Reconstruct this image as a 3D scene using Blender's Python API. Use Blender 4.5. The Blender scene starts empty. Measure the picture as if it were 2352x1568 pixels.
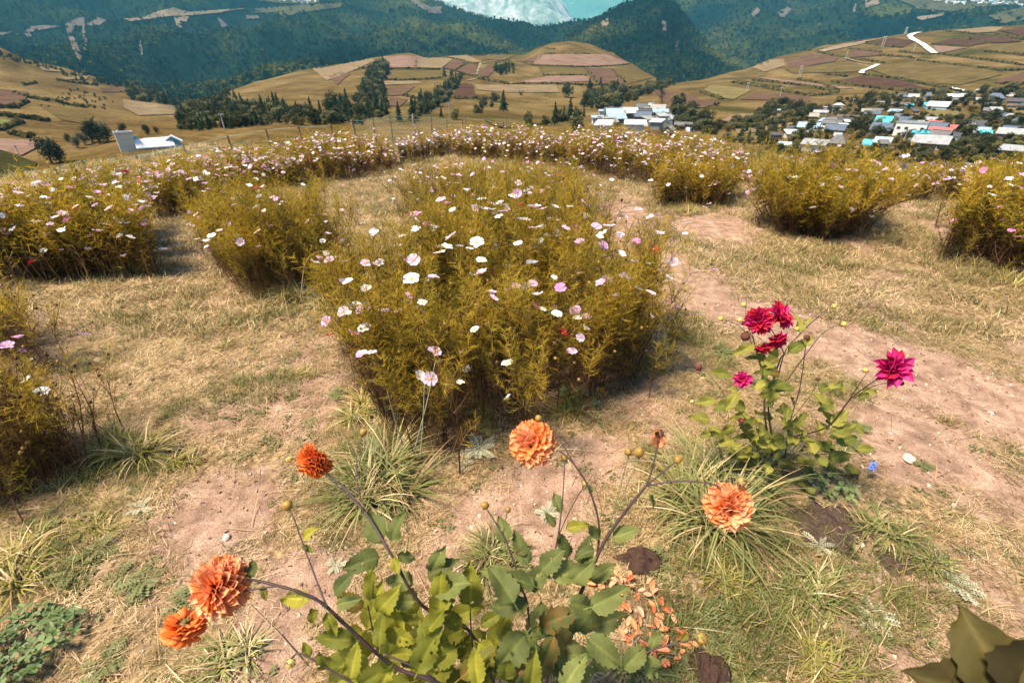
import bpy, math, random
import numpy as np
from mathutils import Vector, Matrix, noise
from mathutils.bvhtree import BVHTree
R = math.radians
rnd = random.Random(7)
SC = bpy.context.scene
COL = SC.collection

# ---------------------------------------------------------------- camera, light, exposure
CAMH = 1.7
PITCH = R(30)
F = 1069.0            # focal length in units of a 2352 wide picture
cam_d = bpy.data.cameras.new('camera')
cam_d.sensor_width = 36.0
cam_d.lens = F / 2352 * 36
cam_d.clip_start = 0.02
cam_d.clip_end = 30000
cam_d.dof.use_dof = True
cam_d.dof.focus_distance = 1.9
cam_d.dof.aperture_fstop = 6.5
cam = bpy.data.objects.new('camera', cam_d)
cam.location = (0, 0, CAMH)
cam.rotation_euler = (R(90) - PITCH, 0, 0)
COL.objects.link(cam)
SC.camera = cam

SUN_EL, SUN_AZ = R(62), R(-112)      # azimuth from +Y, clockwise
world = bpy.data.worlds.new('World'); SC.world = world
world.use_nodes = True
wn = world.node_tree.nodes; wl = world.node_tree.links
bg = wn['Background']
sky = wn.new('ShaderNodeTexSky')
sky.sky_type = 'NISHITA'; sky.sun_disc = False
sky.sun_elevation = SUN_EL; sky.sun_rotation = SUN_AZ
sky.altitude = 2500; sky.air_density = 1.0; sky.dust_density = 2.0; sky.ozone_density = 1.0
bg.inputs['Strength'].default_value = 0.115
wl.new(sky.outputs[0], bg.inputs[0])
sl = bpy.data.lights.new('sun', 'SUN'); sl.energy = 5.0; sl.angle = R(12); sl.color = (1.0, 0.86, 0.68)
sun = bpy.data.objects.new('sun', sl); COL.objects.link(sun)
sd = Vector((math.sin(SUN_AZ) * math.cos(SUN_EL), math.cos(SUN_AZ) * math.cos(SUN_EL), math.sin(SUN_EL)))
sun.rotation_euler = sd.to_track_quat('Z', 'Y').to_euler()
sun.location = (0, 0, 50)
SC.view_settings.view_transform = 'Standard'
SC.view_settings.look = 'None'
SC.view_settings.gamma = 1
SC.view_settings.use_curve_mapping = False
SC.view_settings.exposure = 1.48
SC.render.engine = 'CYCLES'
SC.cycles.max_bounces = 6
SC.cycles.diffuse_bounces = 3
SC.cycles.transparent_max_bounces = 8
SC.cycles.volume_bounces = 1
SC.cycles.use_denoising = True

# ---------------------------------------------------------------- helpers
def ray(x, y):
    """direction through picture point (x, y) of the 2352 x 1568 picture"""
    u = (x - 1176) / F; v = (784 - y) / F
    c, s = math.cos(PITCH), math.sin(PITCH)
    return Vector((u, c + v * s, -s + v * c))
def unit(x, y, dist):
    """metres that one picture unit covers at slant distance dist towards (x, y)"""
    return dist / ray(x, y).length / F
def at(x, y, d):
    """point at horizontal distance d seen towards (x, y)"""
    r = ray(x, y); h = math.hypot(r.x, r.y)
    return Vector((0, 0, CAMH)) + r * (d / h)

def lab(o, label=None, cat=None, group=None, kind=None):
    if label: o['label'] = label
    if cat: o['category'] = cat
    if group: o['group'] = group
    if kind: o['kind'] = kind
    return o
def link(o, parent=None):
    COL.objects.link(o)
    if parent: o.parent = parent
    return o
def empty(name, loc=(0, 0, 0), rz=0.0, **k):
    o = bpy.data.objects.new(name, None); o.location = loc; o.rotation_euler = (0, 0, rz)
    o.empty_display_size = 0.1
    link(o); lab(o, **k); return o
def ordinal(n):
    return str(n) + ({1: 'st', 2: 'nd', 3: 'rd'}.get(n % 10, 'th') if n % 100 not in (11, 12, 13) else 'th')
def number_off(objs, where='from the left'):
    """look-alikes of one group get their place in the row, counted as the picture shows them"""
    gr = {}
    for o in objs: gr.setdefault(o['label'], []).append(o)
    for lb, L in gr.items():
        if len(L) < 2: continue
        L.sort(key=lambda o: project(o.location)[0])
        for i, o in enumerate(L):
            t = '%s, %s %s' % (lb, ordinal(i + 1), where)
            while len(t.split()) > 16: t = t.split(' ', 1)[1]
            o['label'] = t
def project(p):
    c, s = math.cos(PITCH), math.sin(PITCH)
    q = p - Vector((0, 0, CAMH)); dep = q.y * c - q.z * s; up = q.y * s + q.z * c
    return 1176 + q.x / dep * F, 784 - up / dep * F
def mesh(name, verts, faces, mats=None, smooth=False, midx=None):
    me = bpy.data.meshes.new(name)
    me.from_pydata([tuple(v) for v in verts], [], faces)
    for m in (mats or []): me.materials.append(m)
    if midx is not None: me.polygons.foreach_set('material_index', midx)
    if smooth: me.polygons.foreach_set('use_smooth', [True] * len(me.polygons))
    me.update(); return me
def obj(name, me, parent=None, loc=None, rot=None, scl=None, **k):
    o = bpy.data.objects.new(name, me)
    if loc is not None: o.location = loc
    if rot is not None: o.rotation_euler = rot
    if scl is not None: o.scale = (scl,) * 3 if isinstance(scl, (int, float)) else scl
    link(o, parent); lab(o, **k); return o

class MB:
    """collects simple shapes into one mesh"""
    def __init__(s): s.v = []; s.f = []; s.m = []
    def add(s, vs, fs, mi=0):
        b = len(s.v); s.v += [tuple(v) for v in vs]; s.f += [tuple(b + i for i in f) for f in fs]; s.m += [mi] * len(fs)
    def box(s, c, d, mi=0, rz=0.0):
        cx, cy, cz = c; dx, dy, dz = d[0] / 2, d[1] / 2, d[2] / 2; cs, sn = math.cos(rz), math.sin(rz)
        vs = []
        for z in (-dz, dz):
            for x, y in ((-dx, -dy), (dx, -dy), (dx, dy), (-dx, dy)):
                vs.append((cx + x * cs - y * sn, cy + x * sn + y * cs, cz + z))
        s.add(vs, [(3, 2, 1, 0), (4, 5, 6, 7), (0, 1, 5, 4), (1, 2, 6, 5), (2, 3, 7, 6), (3, 0, 4, 7)], mi)
    def tube(s, pts, rad, n=4, mi=0, cap=True):
        pts = [Vector(p) for p in pts]; k = len(pts)
        if not hasattr(rad, '__len__'): rad = [rad] * k
        vs = []; fs = []
        for i, p in enumerate(pts):
            t = (pts[min(i + 1, k - 1)] - pts[max(i - 1, 0)])
            if t.length < 1e-9: t = Vector((0, 0, 1))
            t.normalize()
            a = t.cross(Vector((0.13, 0.31, 0.94)) if abs(t.z) < 0.9 else Vector((1, 0.1, 0))).normalized(); b = t.cross(a)
            for j in range(n):
                q = 2 * math.pi * j / n
                vs.append(p + (a * math.cos(q) + b * math.sin(q)) * rad[i])
        for i in range(k - 1):
            for j in range(n):
                fs.append((i * n + j, i * n + (j + 1) % n, (i + 1) * n + (j + 1) % n, (i + 1) * n + j))
        if cap and n > 2: fs.append(tuple(range(n - 1, -1, -1))); fs.append(tuple((k - 1) * n + j for j in range(n)))
        s.add(vs, fs, mi)
    def mesh(s, name, mats, smooth=False): return mesh(name, s.v, s.f, mats, smooth, s.m)

# ---- materials
def newmat(name):
    m = bpy.data.materials.new(name); m.use_nodes = True
    nt = m.node_tree; b = nt.nodes['Principled BSDF']
    return m, nt, b
def ramp(nt, stops, interp='LINEAR'):
    r = nt.nodes.new('ShaderNodeValToRGB'); cr = r.color_ramp; cr.interpolation = interp
    while len(cr.elements) > 1: cr.elements.remove(cr.elements[-1])
    cr.elements[0].position = stops[0][0]; cr.elements[0].color = (*stops[0][1], 1)
    for p, c in stops[1:]:
        e = cr.elements.new(p); e.color = (*c, 1)
    return r
def noise_n(nt, scale, detail=4, rough=0.55, coord=None, dist=0.0):
    n = nt.nodes.new('ShaderNodeTexNoise'); n.inputs['Scale'].default_value = scale
    n.inputs['Detail'].default_value = detail; n.inputs['Roughness'].default_value = rough
    n.inputs['Distortion'].default_value = dist
    if coord is not None: nt.links.new(coord, n.inputs['Vector'])
    return n
def mix(nt, fac, a, b, blend='MIX'):
    m = nt.nodes.new('ShaderNodeMix'); m.data_type = 'RGBA'; m.blend_type = blend
    for s, v in ((0, fac), (6, a), (7, b)):
        if isinstance(v, (int, float)): m.inputs[s].default_value = v
        elif isinstance(v, tuple): m.inputs[s].default_value = (*v, 1) if len(v) == 3 else v
        else: nt.links.new(v, m.inputs[s])
    return m.outputs[2]
def geo_pos(nt):
    return nt.nodes.new('ShaderNodeNewGeometry').outputs['Position']
def bump(nt, b, h, strength, dist):
    n = nt.nodes.new('ShaderNodeBump'); n.inputs['Strength'].default_value = strength; n.inputs['Distance'].default_value = dist
    nt.links.new(h, n.inputs['Height']); nt.links.new(n.outputs[0], b.inputs['Normal'])

def mat_plain(name, col, rough=0.7, var=0.15, scale=3.0, trans=0.0, spec=0.3):
    """one colour broken up by noise and by object; trans adds light passing through thin leaves"""
    m, nt, b = newmat(name)
    tc = nt.nodes.new('ShaderNodeTexCoord')
    n = noise_n(nt, scale, 4, 0.6, tc.outputs['Object'])
    lo = tuple(c * (1 - var) for c in col); hi = tuple(min(1, c * (1 + var)) for c in col)
    r = ramp(nt, [(0.3, lo), (0.7, hi)]); nt.links.new(n.outputs[0], r.inputs[0])
    nt.links.new(r.outputs[0], b.inputs['Base Color'])
    b.inputs['Roughness'].default_value = rough; b.inputs['Specular IOR Level'].default_value = spec
    if trans > 0:
        add_trans(nt, b, r.outputs[0], trans)
    return m
def add_trans(nt, b, col, f):
    t = nt.nodes.new('ShaderNodeBsdfTranslucent'); nt.links.new(col, t.inputs[0])
    ms = nt.nodes.new('ShaderNodeMixShader'); ms.inputs[0].default_value = f
    nt.links.new(b.outputs[0], ms.inputs[1]); nt.links.new(t.outputs[0], ms.inputs[2])
    nt.links.new(ms.outputs[0], nt.nodes['Material Output'].inputs[0])
def mat_random(name, stops, rough=0.75, trans=0.25, spec=0.25, patch=0.0, patch_scale=1.0):
    """colour picked per object or instance, from a ramp"""
    m, nt, b = newmat(name)
    oi = nt.nodes.new('ShaderNodeObjectInfo')
    r = ramp(nt, stops)
    if patch > 0:
        n = noise_n(nt, patch_scale, 2, 0.5, geo_pos(nt))
        mm = nt.nodes.new('ShaderNodeMix'); mm.inputs[0].default_value = patch
        nt.links.new(oi.outputs['Random'], mm.inputs[2]); nt.links.new(n.outputs[0], mm.inputs[3])
        nt.links.new(mm.outputs[0], r.inputs[0])
    else:
        nt.links.new(oi.outputs['Random'], r.inputs[0])
    nt.links.new(r.outputs[0], b.inputs['Base Color'])
    b.inputs['Roughness'].default_value = rough; b.inputs['Specular IOR Level'].default_value = spec
    if trans > 0: add_trans(nt, b, r.outputs[0], trans)
    return m

# ---- scatter by geometry nodes: every vertex of the object carries a copy of one of the source meshes
PROTO = {}
def proto_collection(name, meshes):
    c = bpy.data.collections.new(name)
    for i, me in enumerate(meshes):
        o = bpy.data.objects.new('%s_source_%02d' % (name, i), me); c.objects.link(o)
    PROTO[name] = (c, len(meshes)); return c
def scatter(name, coll, pts, rots, scls, parent=None, idx=None, seed=1, **k):
    n = len(pts)
    me = bpy.data.meshes.new(name); me.vertices.add(n)
    me.vertices.foreach_set('co', np.asarray(pts, dtype=np.float32).ravel())
    for an, data in (('rot', rots), ('scl', scls)):
        a = me.attributes.new(an, 'FLOAT_VECTOR', 'POINT')
        arr = np.asarray(data, dtype=np.float32)
        if arr.ndim == 1: arr = np.repeat(arr[:, None], 3, 1)
        a.data.foreach_set('vector', arr.ravel())
    if idx is None:
        idx = np.random.RandomState(seed).randint(0, PROTO[coll][1], n)
    a = me.attributes.new('idx', 'INT', 'POINT'); a.data.foreach_set('value', np.asarray(idx, dtype=np.int32))
    o = bpy.data.objects.new(name, me); link(o, parent); lab(o, **k)
    gn = 'scatter_' + coll
    ng = bpy.data.node_groups.get(gn)
    if ng is None:
        ng = bpy.data.node_groups.new(gn, 'GeometryNodeTree')
        ng.interface.new_socket('Geometry', in_out='INPUT', socket_type='NodeSocketGeometry')
        ng.interface.new_socket('Geometry', in_out='OUTPUT', socket_type='NodeSocketGeometry')
        N = ng.nodes; L = ng.links
        gi = N.new('NodeGroupInput'); go = N.new('NodeGroupOutput')
        ci = N.new('GeometryNodeCollectionInfo'); ci.inputs['Collection'].default_value = PROTO[coll][0]
        ci.inputs['Separate Children'].default_value = True; ci.inputs['Reset Children'].default_value = True
        ip = N.new('GeometryNodeInstanceOnPoints'); ip.inputs['Pick Instance'].default_value = True
        def na(nm, ty):
            q = N.new('GeometryNodeInputNamedAttribute'); q.data_type = ty; q.inputs[0].default_value = nm; return q.outputs[0]
        L.new(gi.outputs[0], ip.inputs['Points']); L.new(ci.outputs[0], ip.inputs['Instance'])
        L.new(na('idx', 'INT'), ip.inputs['Instance Index'])
        er = N.new('FunctionNodeEulerToRotation'); L.new(na('rot', 'FLOAT_VECTOR'), er.inputs[0])
        L.new(er.outputs[0], ip.inputs['Rotation']); L.new(na('scl', 'FLOAT_VECTOR'), ip.inputs['Scale'])
        L.new(ip.outputs[0], go.inputs[0])
    md = o.modifiers.new('scatter', 'NODES'); md.node_group = ng
    return o

# ---------------------------------------------------------------- plateau ground
def edge_drop(x, y):
    """how far (x, y) lies beyond the rim of the plateau"""
    e = max(0.0, -9.6 - x + 0.25 * math.sin(y * .6))                                    # left rim
    e2 = max(0.0, (y - 15.5 - 0.6 * math.sin(x * .35)))                                 # far rim
    nx, ny = 0.60, 0.80                                                                # right far rim
    e3 = max(0.0, x * nx + y * ny - 14.2)
    return math.sqrt(e * e + e2 * e2 + e3 * e3)
def gz(x, y):
    z = 0.0
    if y > 4: z -= 0.022 * (y - 4)
    e = edge_drop(x, y)
    z -= 0.40 * (math.sqrt(e * e + 1.0) - 1.0)
    z += 0.05 * noise.noise(Vector((x * .35, y * .35, 0))) + 0.02 * noise.noise(Vector((x * 1.3, y * 1.3, 3)))
    # trodden path across the right, slightly sunk
    return z
def G(x, y):
    """point of the plateau seen towards (x, y)"""
    r = ray(x, y); t = 0.6
    prev = t
    while t < 60:
        p = Vector((0, 0, CAMH)) + r * t
        if p.z < gz(p.x, p.y):
            a, b = prev, t
            for _ in range(14):
                m = (a + b) / 2; p = Vector((0, 0, CAMH)) + r * m
                if p.z < gz(p.x, p.y): b = m
                else: a = m
            return Vector((p.x, p.y, gz(p.x, p.y)))
        prev = t; t *= 1.03
    return p
# ---------------------------------------------------------------- terrain
def axis(segs):
    out = []
    for a, b, n in segs: out += [a + (b - a) * i / n for i in range(n)]
    out.append(segs[-1][1]); return out
gx = axis([(-60, -14, 24), (-14, -3.5, 60), (-3.5, 3.5, 160), (3.5, 16, 70), (16, 60, 22)])
gy = axis([(-12, -1, 16), (-1, 4.5, 140), (4.5, 18, 110), (18, 60, 40)])
def soil_h(x, y):
    h = gz(x, y)
    d = math.hypot(x, y - 1)
    k = 1.0 if d < 6 else 0.5
    h += k * (0.014 * noise.noise(Vector((x * 4, y * 4, 1))) + 0.004 * noise.noise(Vector((x * 27, y * 27, 8))) + 0.009 * noise.noise(Vector((x * 11, y * 11, 5))))
    return h
vs = [(x, y, soil_h(x, y)) for y in gy for x in gx]
nx_ = len(gx)
fs = [(j * nx_ + i, j * nx_ + i + 1, (j + 1) * nx_ + i + 1, (j + 1) * nx_ + i) for j in range(len(gy) - 1) for i in range(nx_ - 1)]

# distance to the trodden paths, used for bare soil and for where the grass grows
def seg_d(px, py, a, b):
    ax, ay = a; bx, by = b; dx, dy = bx - ax, by - ay
    t = max(0, min(1, ((px - ax) * dx + (py - ay) * dy) / (dx * dx + dy * dy + 1e-9)))
    return math.hypot(px - ax - t * dx, py - ay - t * dy)
def gpath(pts): return [(G(x, y).x, G(x, y).y) for x, y in pts]
PATH_R = gpath([(1430, 480), (1500, 600), (1620, 690), (1900, 780), (2130, 850), (2352, 950), (2500, 1000)])
PATH_C = gpath([(640, 1080), (540, 1110), (470, 1180), (600, 1220), (520, 1290)])
PATCHES = [(*gpath([(1250, 1130)])[0], .28), (*gpath([(500, 1170)])[0], .30), (*gpath([(1150, 1180)])[0], .2), (*gpath([(1380, 1050)])[0], .22), (*gpath([(1560, 690)])[0], .35), (*gpath([(1250, 1230)])[0], .2),
           (*gpath([(2100, 860)])[0], .5), (*gpath([(2300, 560)])[0], .8), (*gpath([(1650, 520)])[0], .7), (*gpath([(2050, 1010)])[0], .4), (*gpath([(720, 1330)])[0], .2), (*gpath([(620, 1480)])[0], .2), (*gpath([(2250, 1110)])[0], .3)]
def path_d(x, y, P): return min(seg_d(x, y, P[i], P[i + 1]) for i in range(len(P) - 1))
def bare(x, y):
    """0 grass .. 1 bare trodden soil"""
    b = max(0, 1 - path_d(x, y, PATH_R) / 0.46) * 2.4
    for (cx, cy, r) in PATCHES:
        b = max(b, 1.2 * max(0, 1 - (math.hypot(x - cx, (y - cy)) / r) ** 2))
    n = noise.noise(Vector((x * 1.1, y * 1.1, 9))) * .9 + noise.noise(Vector((x * 3.1, y * 3.1, 2))) * .6
    right = max(0.0, min(1.0, (x - 0.5) / 1.2)) * (0.34 if y < 3.2 else .16)
    return max(0.0, min(1.0, b * (1 + .5 * n) + max(0, n + right - .15) * 0.8))
BEDS = []   # filled by the cosmos section: footprints in world coordinates

m_ground, nt, b = newmat('soil_and_thatch')
P = geo_pos(nt)
at_b = nt.nodes.new('ShaderNodeAttribute'); at_b.attribute_name = 'bare'
n1 = noise_n(nt, 2.2, 8, .65, P); n2 = noise_n(nt, 38, 6, .7, P); n3 = noise_n(nt, 9, 6, .65, P, .6); n4 = noise_n(nt, 160, 3, .6, P)
soil = ramp(nt, [(.28, (.15, .090, .060)), (.50, (.30, .190, .130)), (.72, (.44, .31, .22))]); nt.links.new(n3.outputs[0], soil.inputs[0])
grit = ramp(nt, [(.35, (.55, .5, .47)), (.55, (1, 1, 1)), (.78, (1.35, 1.3, 1.25))]); nt.links.new(n4.outputs[0], grit.inputs[0])
soilc = mix(nt, .8, soil.outputs[0], grit.outputs[0], 'MULTIPLY')
straw = ramp(nt, [(.32, (.050, .032, .016)), (.46, (.17, .108, .052)), (.58, (.36, .245, .125)), (.8, (.58, .43, .25))]); nt.links.new(n2.outputs[0], straw.inputs[0])
green = ramp(nt, [(.3, (.07, .06, .015)), (.7, (.24, .20, .06))]); nt.links.new(n2.outputs[0], green.inputs[0])
gm = ramp(nt, [(.52, (0, 0, 0)), (.66, (.65, .65, .65))]); nt.links.new(n1.outputs[0], gm.inputs[0])
veg = mix(nt, gm.outputs[0], straw.outputs[0], green.outputs[0])
md = nt.nodes.new('ShaderNodeMath'); md.operation = 'ADD'
ms = nt.nodes.new('ShaderNodeMath'); ms.operation = 'MULTIPLY'; ms.inputs[1].default_value = .9
nt.links.new(n3.outputs[0], ms.inputs[0]); nt.links.new(ms.outputs[0], md.inputs[0]); nt.links.new(at_b.outputs['Fac'], md.inputs[1])
bm_ = ramp(nt, [(.42, (0, 0, 0)), (.78, (1, 1, 1))]); nt.links.new(md.outputs[0], bm_.inputs[0])
c = mix(nt, bm_.outputs[0], veg, soilc)
at_l = nt.nodes.new('ShaderNodeAttribute'); at_l.attribute_name = 'bed_shade'
c = mix(nt, at_l.outputs['Fac'], c, (.045, .026, .015))  # dark brown painted in as the shade under the beds
nt.links.new(c, b.inputs['Base Color']); b.inputs['Roughness'].default_value = .95; b.inputs['Specular IOR Level'].default_value = .1
bh = mix(nt, .5, n2.outputs[0], n4.outputs[0]); bump(nt, b, bh, .7, .02)
me = mesh('ground', vs, fs, [m_ground], True)
a = me.attributes.new('bare', 'FLOAT', 'POINT')
a.data.foreach_set('value', [bare(v[0], v[1]) if (abs(v[0]) < 16 and -2 < v[1] < 20) else .3 for v in vs])
ground = obj('ground', me, kind='structure')

# far strips: rows of (x, y, distance) from near to far
def interp(row, x):
    if x <= row[0][0]: return row[0][1], row[0][2]
    for i in range(len(row) - 1):
        x0, y0, d0 = row[i]; x1, y1, d1 = row[i + 1]
        if x <= x1:
            t = (x - x0) / (x1 - x0 + 1e-9); t2 = t * t * (3 - 2 * t) * .5 + t * .5
            return y0 + (y1 - y0) * t2, d0 * (d1 / d0) ** t
    return row[-1][1], row[-1][2]
BV = {}
def strip(name, rows, x0, x1, nx, nv, mat, amp, nscale, back=1.35, drop=0.25, kind='structure', ridged=False, sink=None):
    nr = len(rows); verts = []; faces = []; n_t = nv * (nr - 1)
    for i in range(nx + 1):
        x = x0 + (x1 - x0) * i / nx
        P = [at(x, *interp(r, x)) for r in rows]
        col = []
        for k in range(n_t + 1):
            t = k / n_t * (nr - 1); j = min(int(t), nr - 2); f = t - j
            p0 = P[max(j - 1, 0)]; p1 = P[j]; p2 = P[j + 1]; p3 = P[min(j + 2, nr - 1)]
            q = p1.lerp(p2, f)
            # catmull-rom on the height only, so rows stay in order
            z = .5 * ((2 * p1.z) + (-p0.z + p2.z) * f + (2 * p0.z - 5 * p1.z + 4 * p2.z - p3.z) * f * f + (-p0.z + 3 * p1.z - 3 * p2.z + p3.z) * f ** 3)
            q.z = q.z * .5 + z * .5
            d = math.hypot(q.x, q.y)
            s = nscale
            nn = Vector((q.x / s, q.y / s, .7))
            if ridged:
                h = (1 - abs(noise.noise(nn)) * 2) * .6 + (1 - abs(noise.noise(nn * 2.3)) * 2) * .3 + noise.noise(nn * 5) * .15 + noise.noise(nn * 11) * .07 - .5
            else:
                h = noise.noise(nn) + .5 * noise.noise(nn * 2.2) + .25 * noise.noise(nn * 5)
            edge = min(1.0, (1 - k / n_t) * 4)      # keep the outline of the ridge
            q.z += amp * h * (.25 + .75 * edge)
            if sink and x > sink: q.z -= d * .12 * (x - sink) / 40
            col.append(q)
        top = col[-1]; d = math.hypot(top.x, top.y)
        for m in (1.06, 1.15, back):
            q = Vector((top.x * m, top.y * m, top.z - (m - 1) * d * drop)); col.append(q)
        verts += col
    L = n_t + 4
    for i in range(nx):
        for k in range(L - 1):
            faces.append((i * L + k, (i + 1) * L + k, (i + 1) * L + k + 1, i * L + k + 1))
    me = mesh(name, verts, faces, [mat], True)
    o = obj(name, me, kind=kind)
    BV[o.name] = BVHTree.FromPolygons(verts, faces)
    return o
def hit(x, y, names):
    r = ray(x, y).normalized(); best = None
    for n in names:
        h = BV[n].ray_cast(Vector((0, 0, CAMH)), r)
        if h[0] is not None and (best is None or h[3] < best[3]): best = h
    return best

# ---- materials of far land
def mat_land(name, stops, s1, s2, b_d, green=None, gpos=(.5, .62)):
    m, nt, b = newmat(name); P = geo_pos(nt)
    n1 = noise_n(nt, s1, 6, .62, P, .4); n2 = noise_n(nt, s2, 5, .7, P)
    mm = mix(nt, .45, n1.outputs[0], n2.outputs[0])
    r = ramp(nt, stops); nt.links.new(mm, r.inputs[0]); c = r.outputs[0]
    if green:
        n3 = noise_n(nt, s1 * .45, 5, .6, P, .8); g = ramp(nt, [(gpos[0], (0, 0, 0)), (gpos[1], (1, 1, 1))]); nt.links.new(n3.outputs[0], g.inputs[0])
        c = mix(nt, g.outputs[0], c, green)
    nt.links.new(c, b.inputs['Base Color']); b.inputs['Roughness'].default_value = 1; b.inputs['Specular IOR Level'].default_value = 0
    bump(nt, b, n2.outputs[0], .6, b_d)
    return m
m_hill = mat_land('dry_grass_hill', [(.33, (.034, .022, .008)), (.46, (.080, .052, .019)), (.57, (.135, .092, .036)), (.70, (.20, .145, .068))], .02, .4, .6, (.036, .034, .009), (.50, .68))
m_forest, nt, b = newmat('forest_floor'); n1 = noise_n(nt, .0036, 2, .5, geo_pos(nt)); n2 = noise_n(nt, .05, 6, .7, geo_pos(nt))
r = ramp(nt, [(.30, (.001, .006, .006)), (.44, (.003, .012, .009)), (.54, (.012, .022, .009)), (.66, (.055, .060, .014))]); nt.links.new(mix(nt, .35, n1.outputs[0], n2.outputs[0]), r.inputs[0])  # broad noise paints sunlit and dark zones onto the slopes
nt.links.new(r.outputs[0], b.inputs['Base Color']); b.inputs['Roughness'].default_value = 1; b.inputs['Specular IOR Level'].default_value = 0; bump(nt, b, n2.outputs[0], .8, 10)
def mat_rock():
    m, nt, b = newmat('pale_rock_and_forest'); P = geo_pos(nt)
    mp = nt.nodes.new('ShaderNodeMapping'); mp.inputs['Scale'].default_value = (1, 1, .35); nt.links.new(P, mp.inputs[0])
    n1 = noise_n(nt, .0022, 8, .62, mp.outputs[0], 1.2); n2 = noise_n(nt, .016, 8, .7, mp.outputs[0])
    mm = mix(nt, .4, n1.outputs[0], n2.outputs[0])
    r = ramp(nt, [(.36, (.04, .10, .08)), (.45, (.12, .19, .15)), (.50, (.20, .25, .22)), (.58, (.42, .43, .41)), (.72, (.62, .61, .58))]); nt.links.new(mm, r.inputs[0])
    nt.links.new(r.outputs[0], b.inputs['Base Color']); b.inputs['Roughness'].default_value = 1
    bump(nt, b, n2.outputs[0], .8, 25); return m
m_rock = mat_rock()

strip('far_mountain', [[(900, 110, 4600), (1650, 110, 4600)], [(900, 60, 4900), (1200, 60, 4800), (1320, 60, 4800), (1650, 80, 5200)],
      [(900, 10, 5200), (1100, -10, 5200), (1250, 0, 5200), (1310, 50, 5200), (1350, 70, 5200), (1650, 90, 5300)],
      [(900, -120, 6200), (1150, -140, 6200), (1250, -60, 6000), (1290, 0, 5800), (1320, 50, 5500), (1350, 75, 5400), (1650, 100, 5400)]], 860, 1660, 110, 12, m_rock, 90, 500, ridged=True)
strip('far_mountain', [[(1100, 120, 7000), (1900, 120, 7000)], [(1100, 60, 7600), (1900, 60, 7600)], [(1100, -60, 8600), (1300, -20, 8600), (1420, -70, 8800), (1600, -40, 8600), (1900, -90, 8800)], [(1100, -140, 9600), (1900, -150, 9600)]],
      1050, 1950, 90, 12, mat_land('teal_far_forest', [(.3, (.03, .09, .08)), (.55, (.07, .16, .12)), (.75, (.25, .30, .2))], .0025, .02, 20), 160, 900, ridged=True)
strip('mountain', [[(-500, 480, 600), (0, 480, 600), (450, 480, 600), (600, 430, 600), (900, 300, 900), (1560, 310, 1000)],
      [(-500, 160, 1300), (0, 165, 1300), (450, 190, 1150), (620, 165, 1200), (900, 135, 1500), (1250, 130, 1600), (1560, 150, 1600)],
      [(-500, 60, 2000), (0, 60, 2000), (400, 70, 1900), (700, 60, 1900), (900, 75, 1900), (1100, 80, 1900), (1250, 100, 1900), (1380, 80, 1900), (1560, 100, 1900)],
      [(-500, -40, 2700), (400, -40, 2700), (800, -25, 2600), (900, 10, 2300), (1000, 50, 2200), (1100, 58, 2100), (1250, 80, 2100), (1380, 60, 2050), (1560, 90, 2000)],
      [(-500, -170, 3600), (600, -170, 3600), (820, -100, 3200), (930, -35, 2700), (1000, 0, 2500), (1060, 26, 2400), (1110, 44, 2300), (1150, 62, 2300), (1200, 69, 2250), (1290, 66, 2250), (1330, 56, 2200), (1380, 46, 2200), (1560, 90, 2200)]],
      -500, 1560, 300, 16, m_forest, 95, 420, ridged=True)
strip('mountain', [[(1500, 340, 1300), (2900, 300, 1500)], [(1500, 150, 1800), (1900, 130, 1900), (2900, 60, 2300)], [(1500, 60, 2400), (1900, 60, 2300), (2100, 50, 2400), (2900, 10, 2900)],
      [(1500, -60, 3200), (1900, -30, 2900), (2060, 0, 2900), (2352, -10, 3300), (2900, -40, 3500)], [(1500, -170, 3900), (1900, -140, 3900), (2100, -90, 3900), (2900, -120, 4600)]],
      1480, 2900, 200, 16, m_forest, 110, 460, ridged=True)
strip('mountain', [[(1300, 330, 1050), (1800, 330, 1200)], [(1300, 150, 1350), (1500, 110, 1300), (1640, 160, 1400), (1800, 220, 1500)],
      [(1300, 90, 1600), (1400, 60, 1550), (1520, 50, 1500), (1600, 120, 1550), (1660, 160, 1550), (1800, 230, 1600)],
      [(1300, 75, 1800), (1370, 45, 1780), (1405, 22, 1750), (1440, 4, 1750), (1480, -6, 1750), (1520, -4, 1750), (1548, 4, 1750), (1575, 38, 1720), (1605, 82, 1700), (1640, 120, 1680), (1690, 160, 1650), (1800, 230, 1650)]],
      1300, 1800, 130, 22, m_forest, 26, 210, ridged=True)
strip('left_hill', [[(-500, 950, 45), (0, 820, 45), (400, 680, 45), (620, 640, 45)], [(-500, 420, 150), (0, 375, 150), (180, 362, 150), (330, 330, 155), (450, 315, 150), (620, 310, 150)],
      [(-500, 260, 350), (0, 270, 320), (300, 290, 300), (450, 292, 300), (620, 300, 290)], [(-500, 170, 600), (0, 190, 560), (200, 220, 560), (350, 250, 500), (450, 275, 420), (620, 300, 400)],
      [(-500, 40, 800), (0, 110, 760), (60, 138, 760), (130, 152, 780), (200, 172, 760), (270, 198, 720), (350, 214, 680), (425, 248, 600), (500, 285, 500), (620, 310, 450)]],
      -500, 620, 150, 14, m_hill, 3.0, 60, drop=.5)
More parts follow.
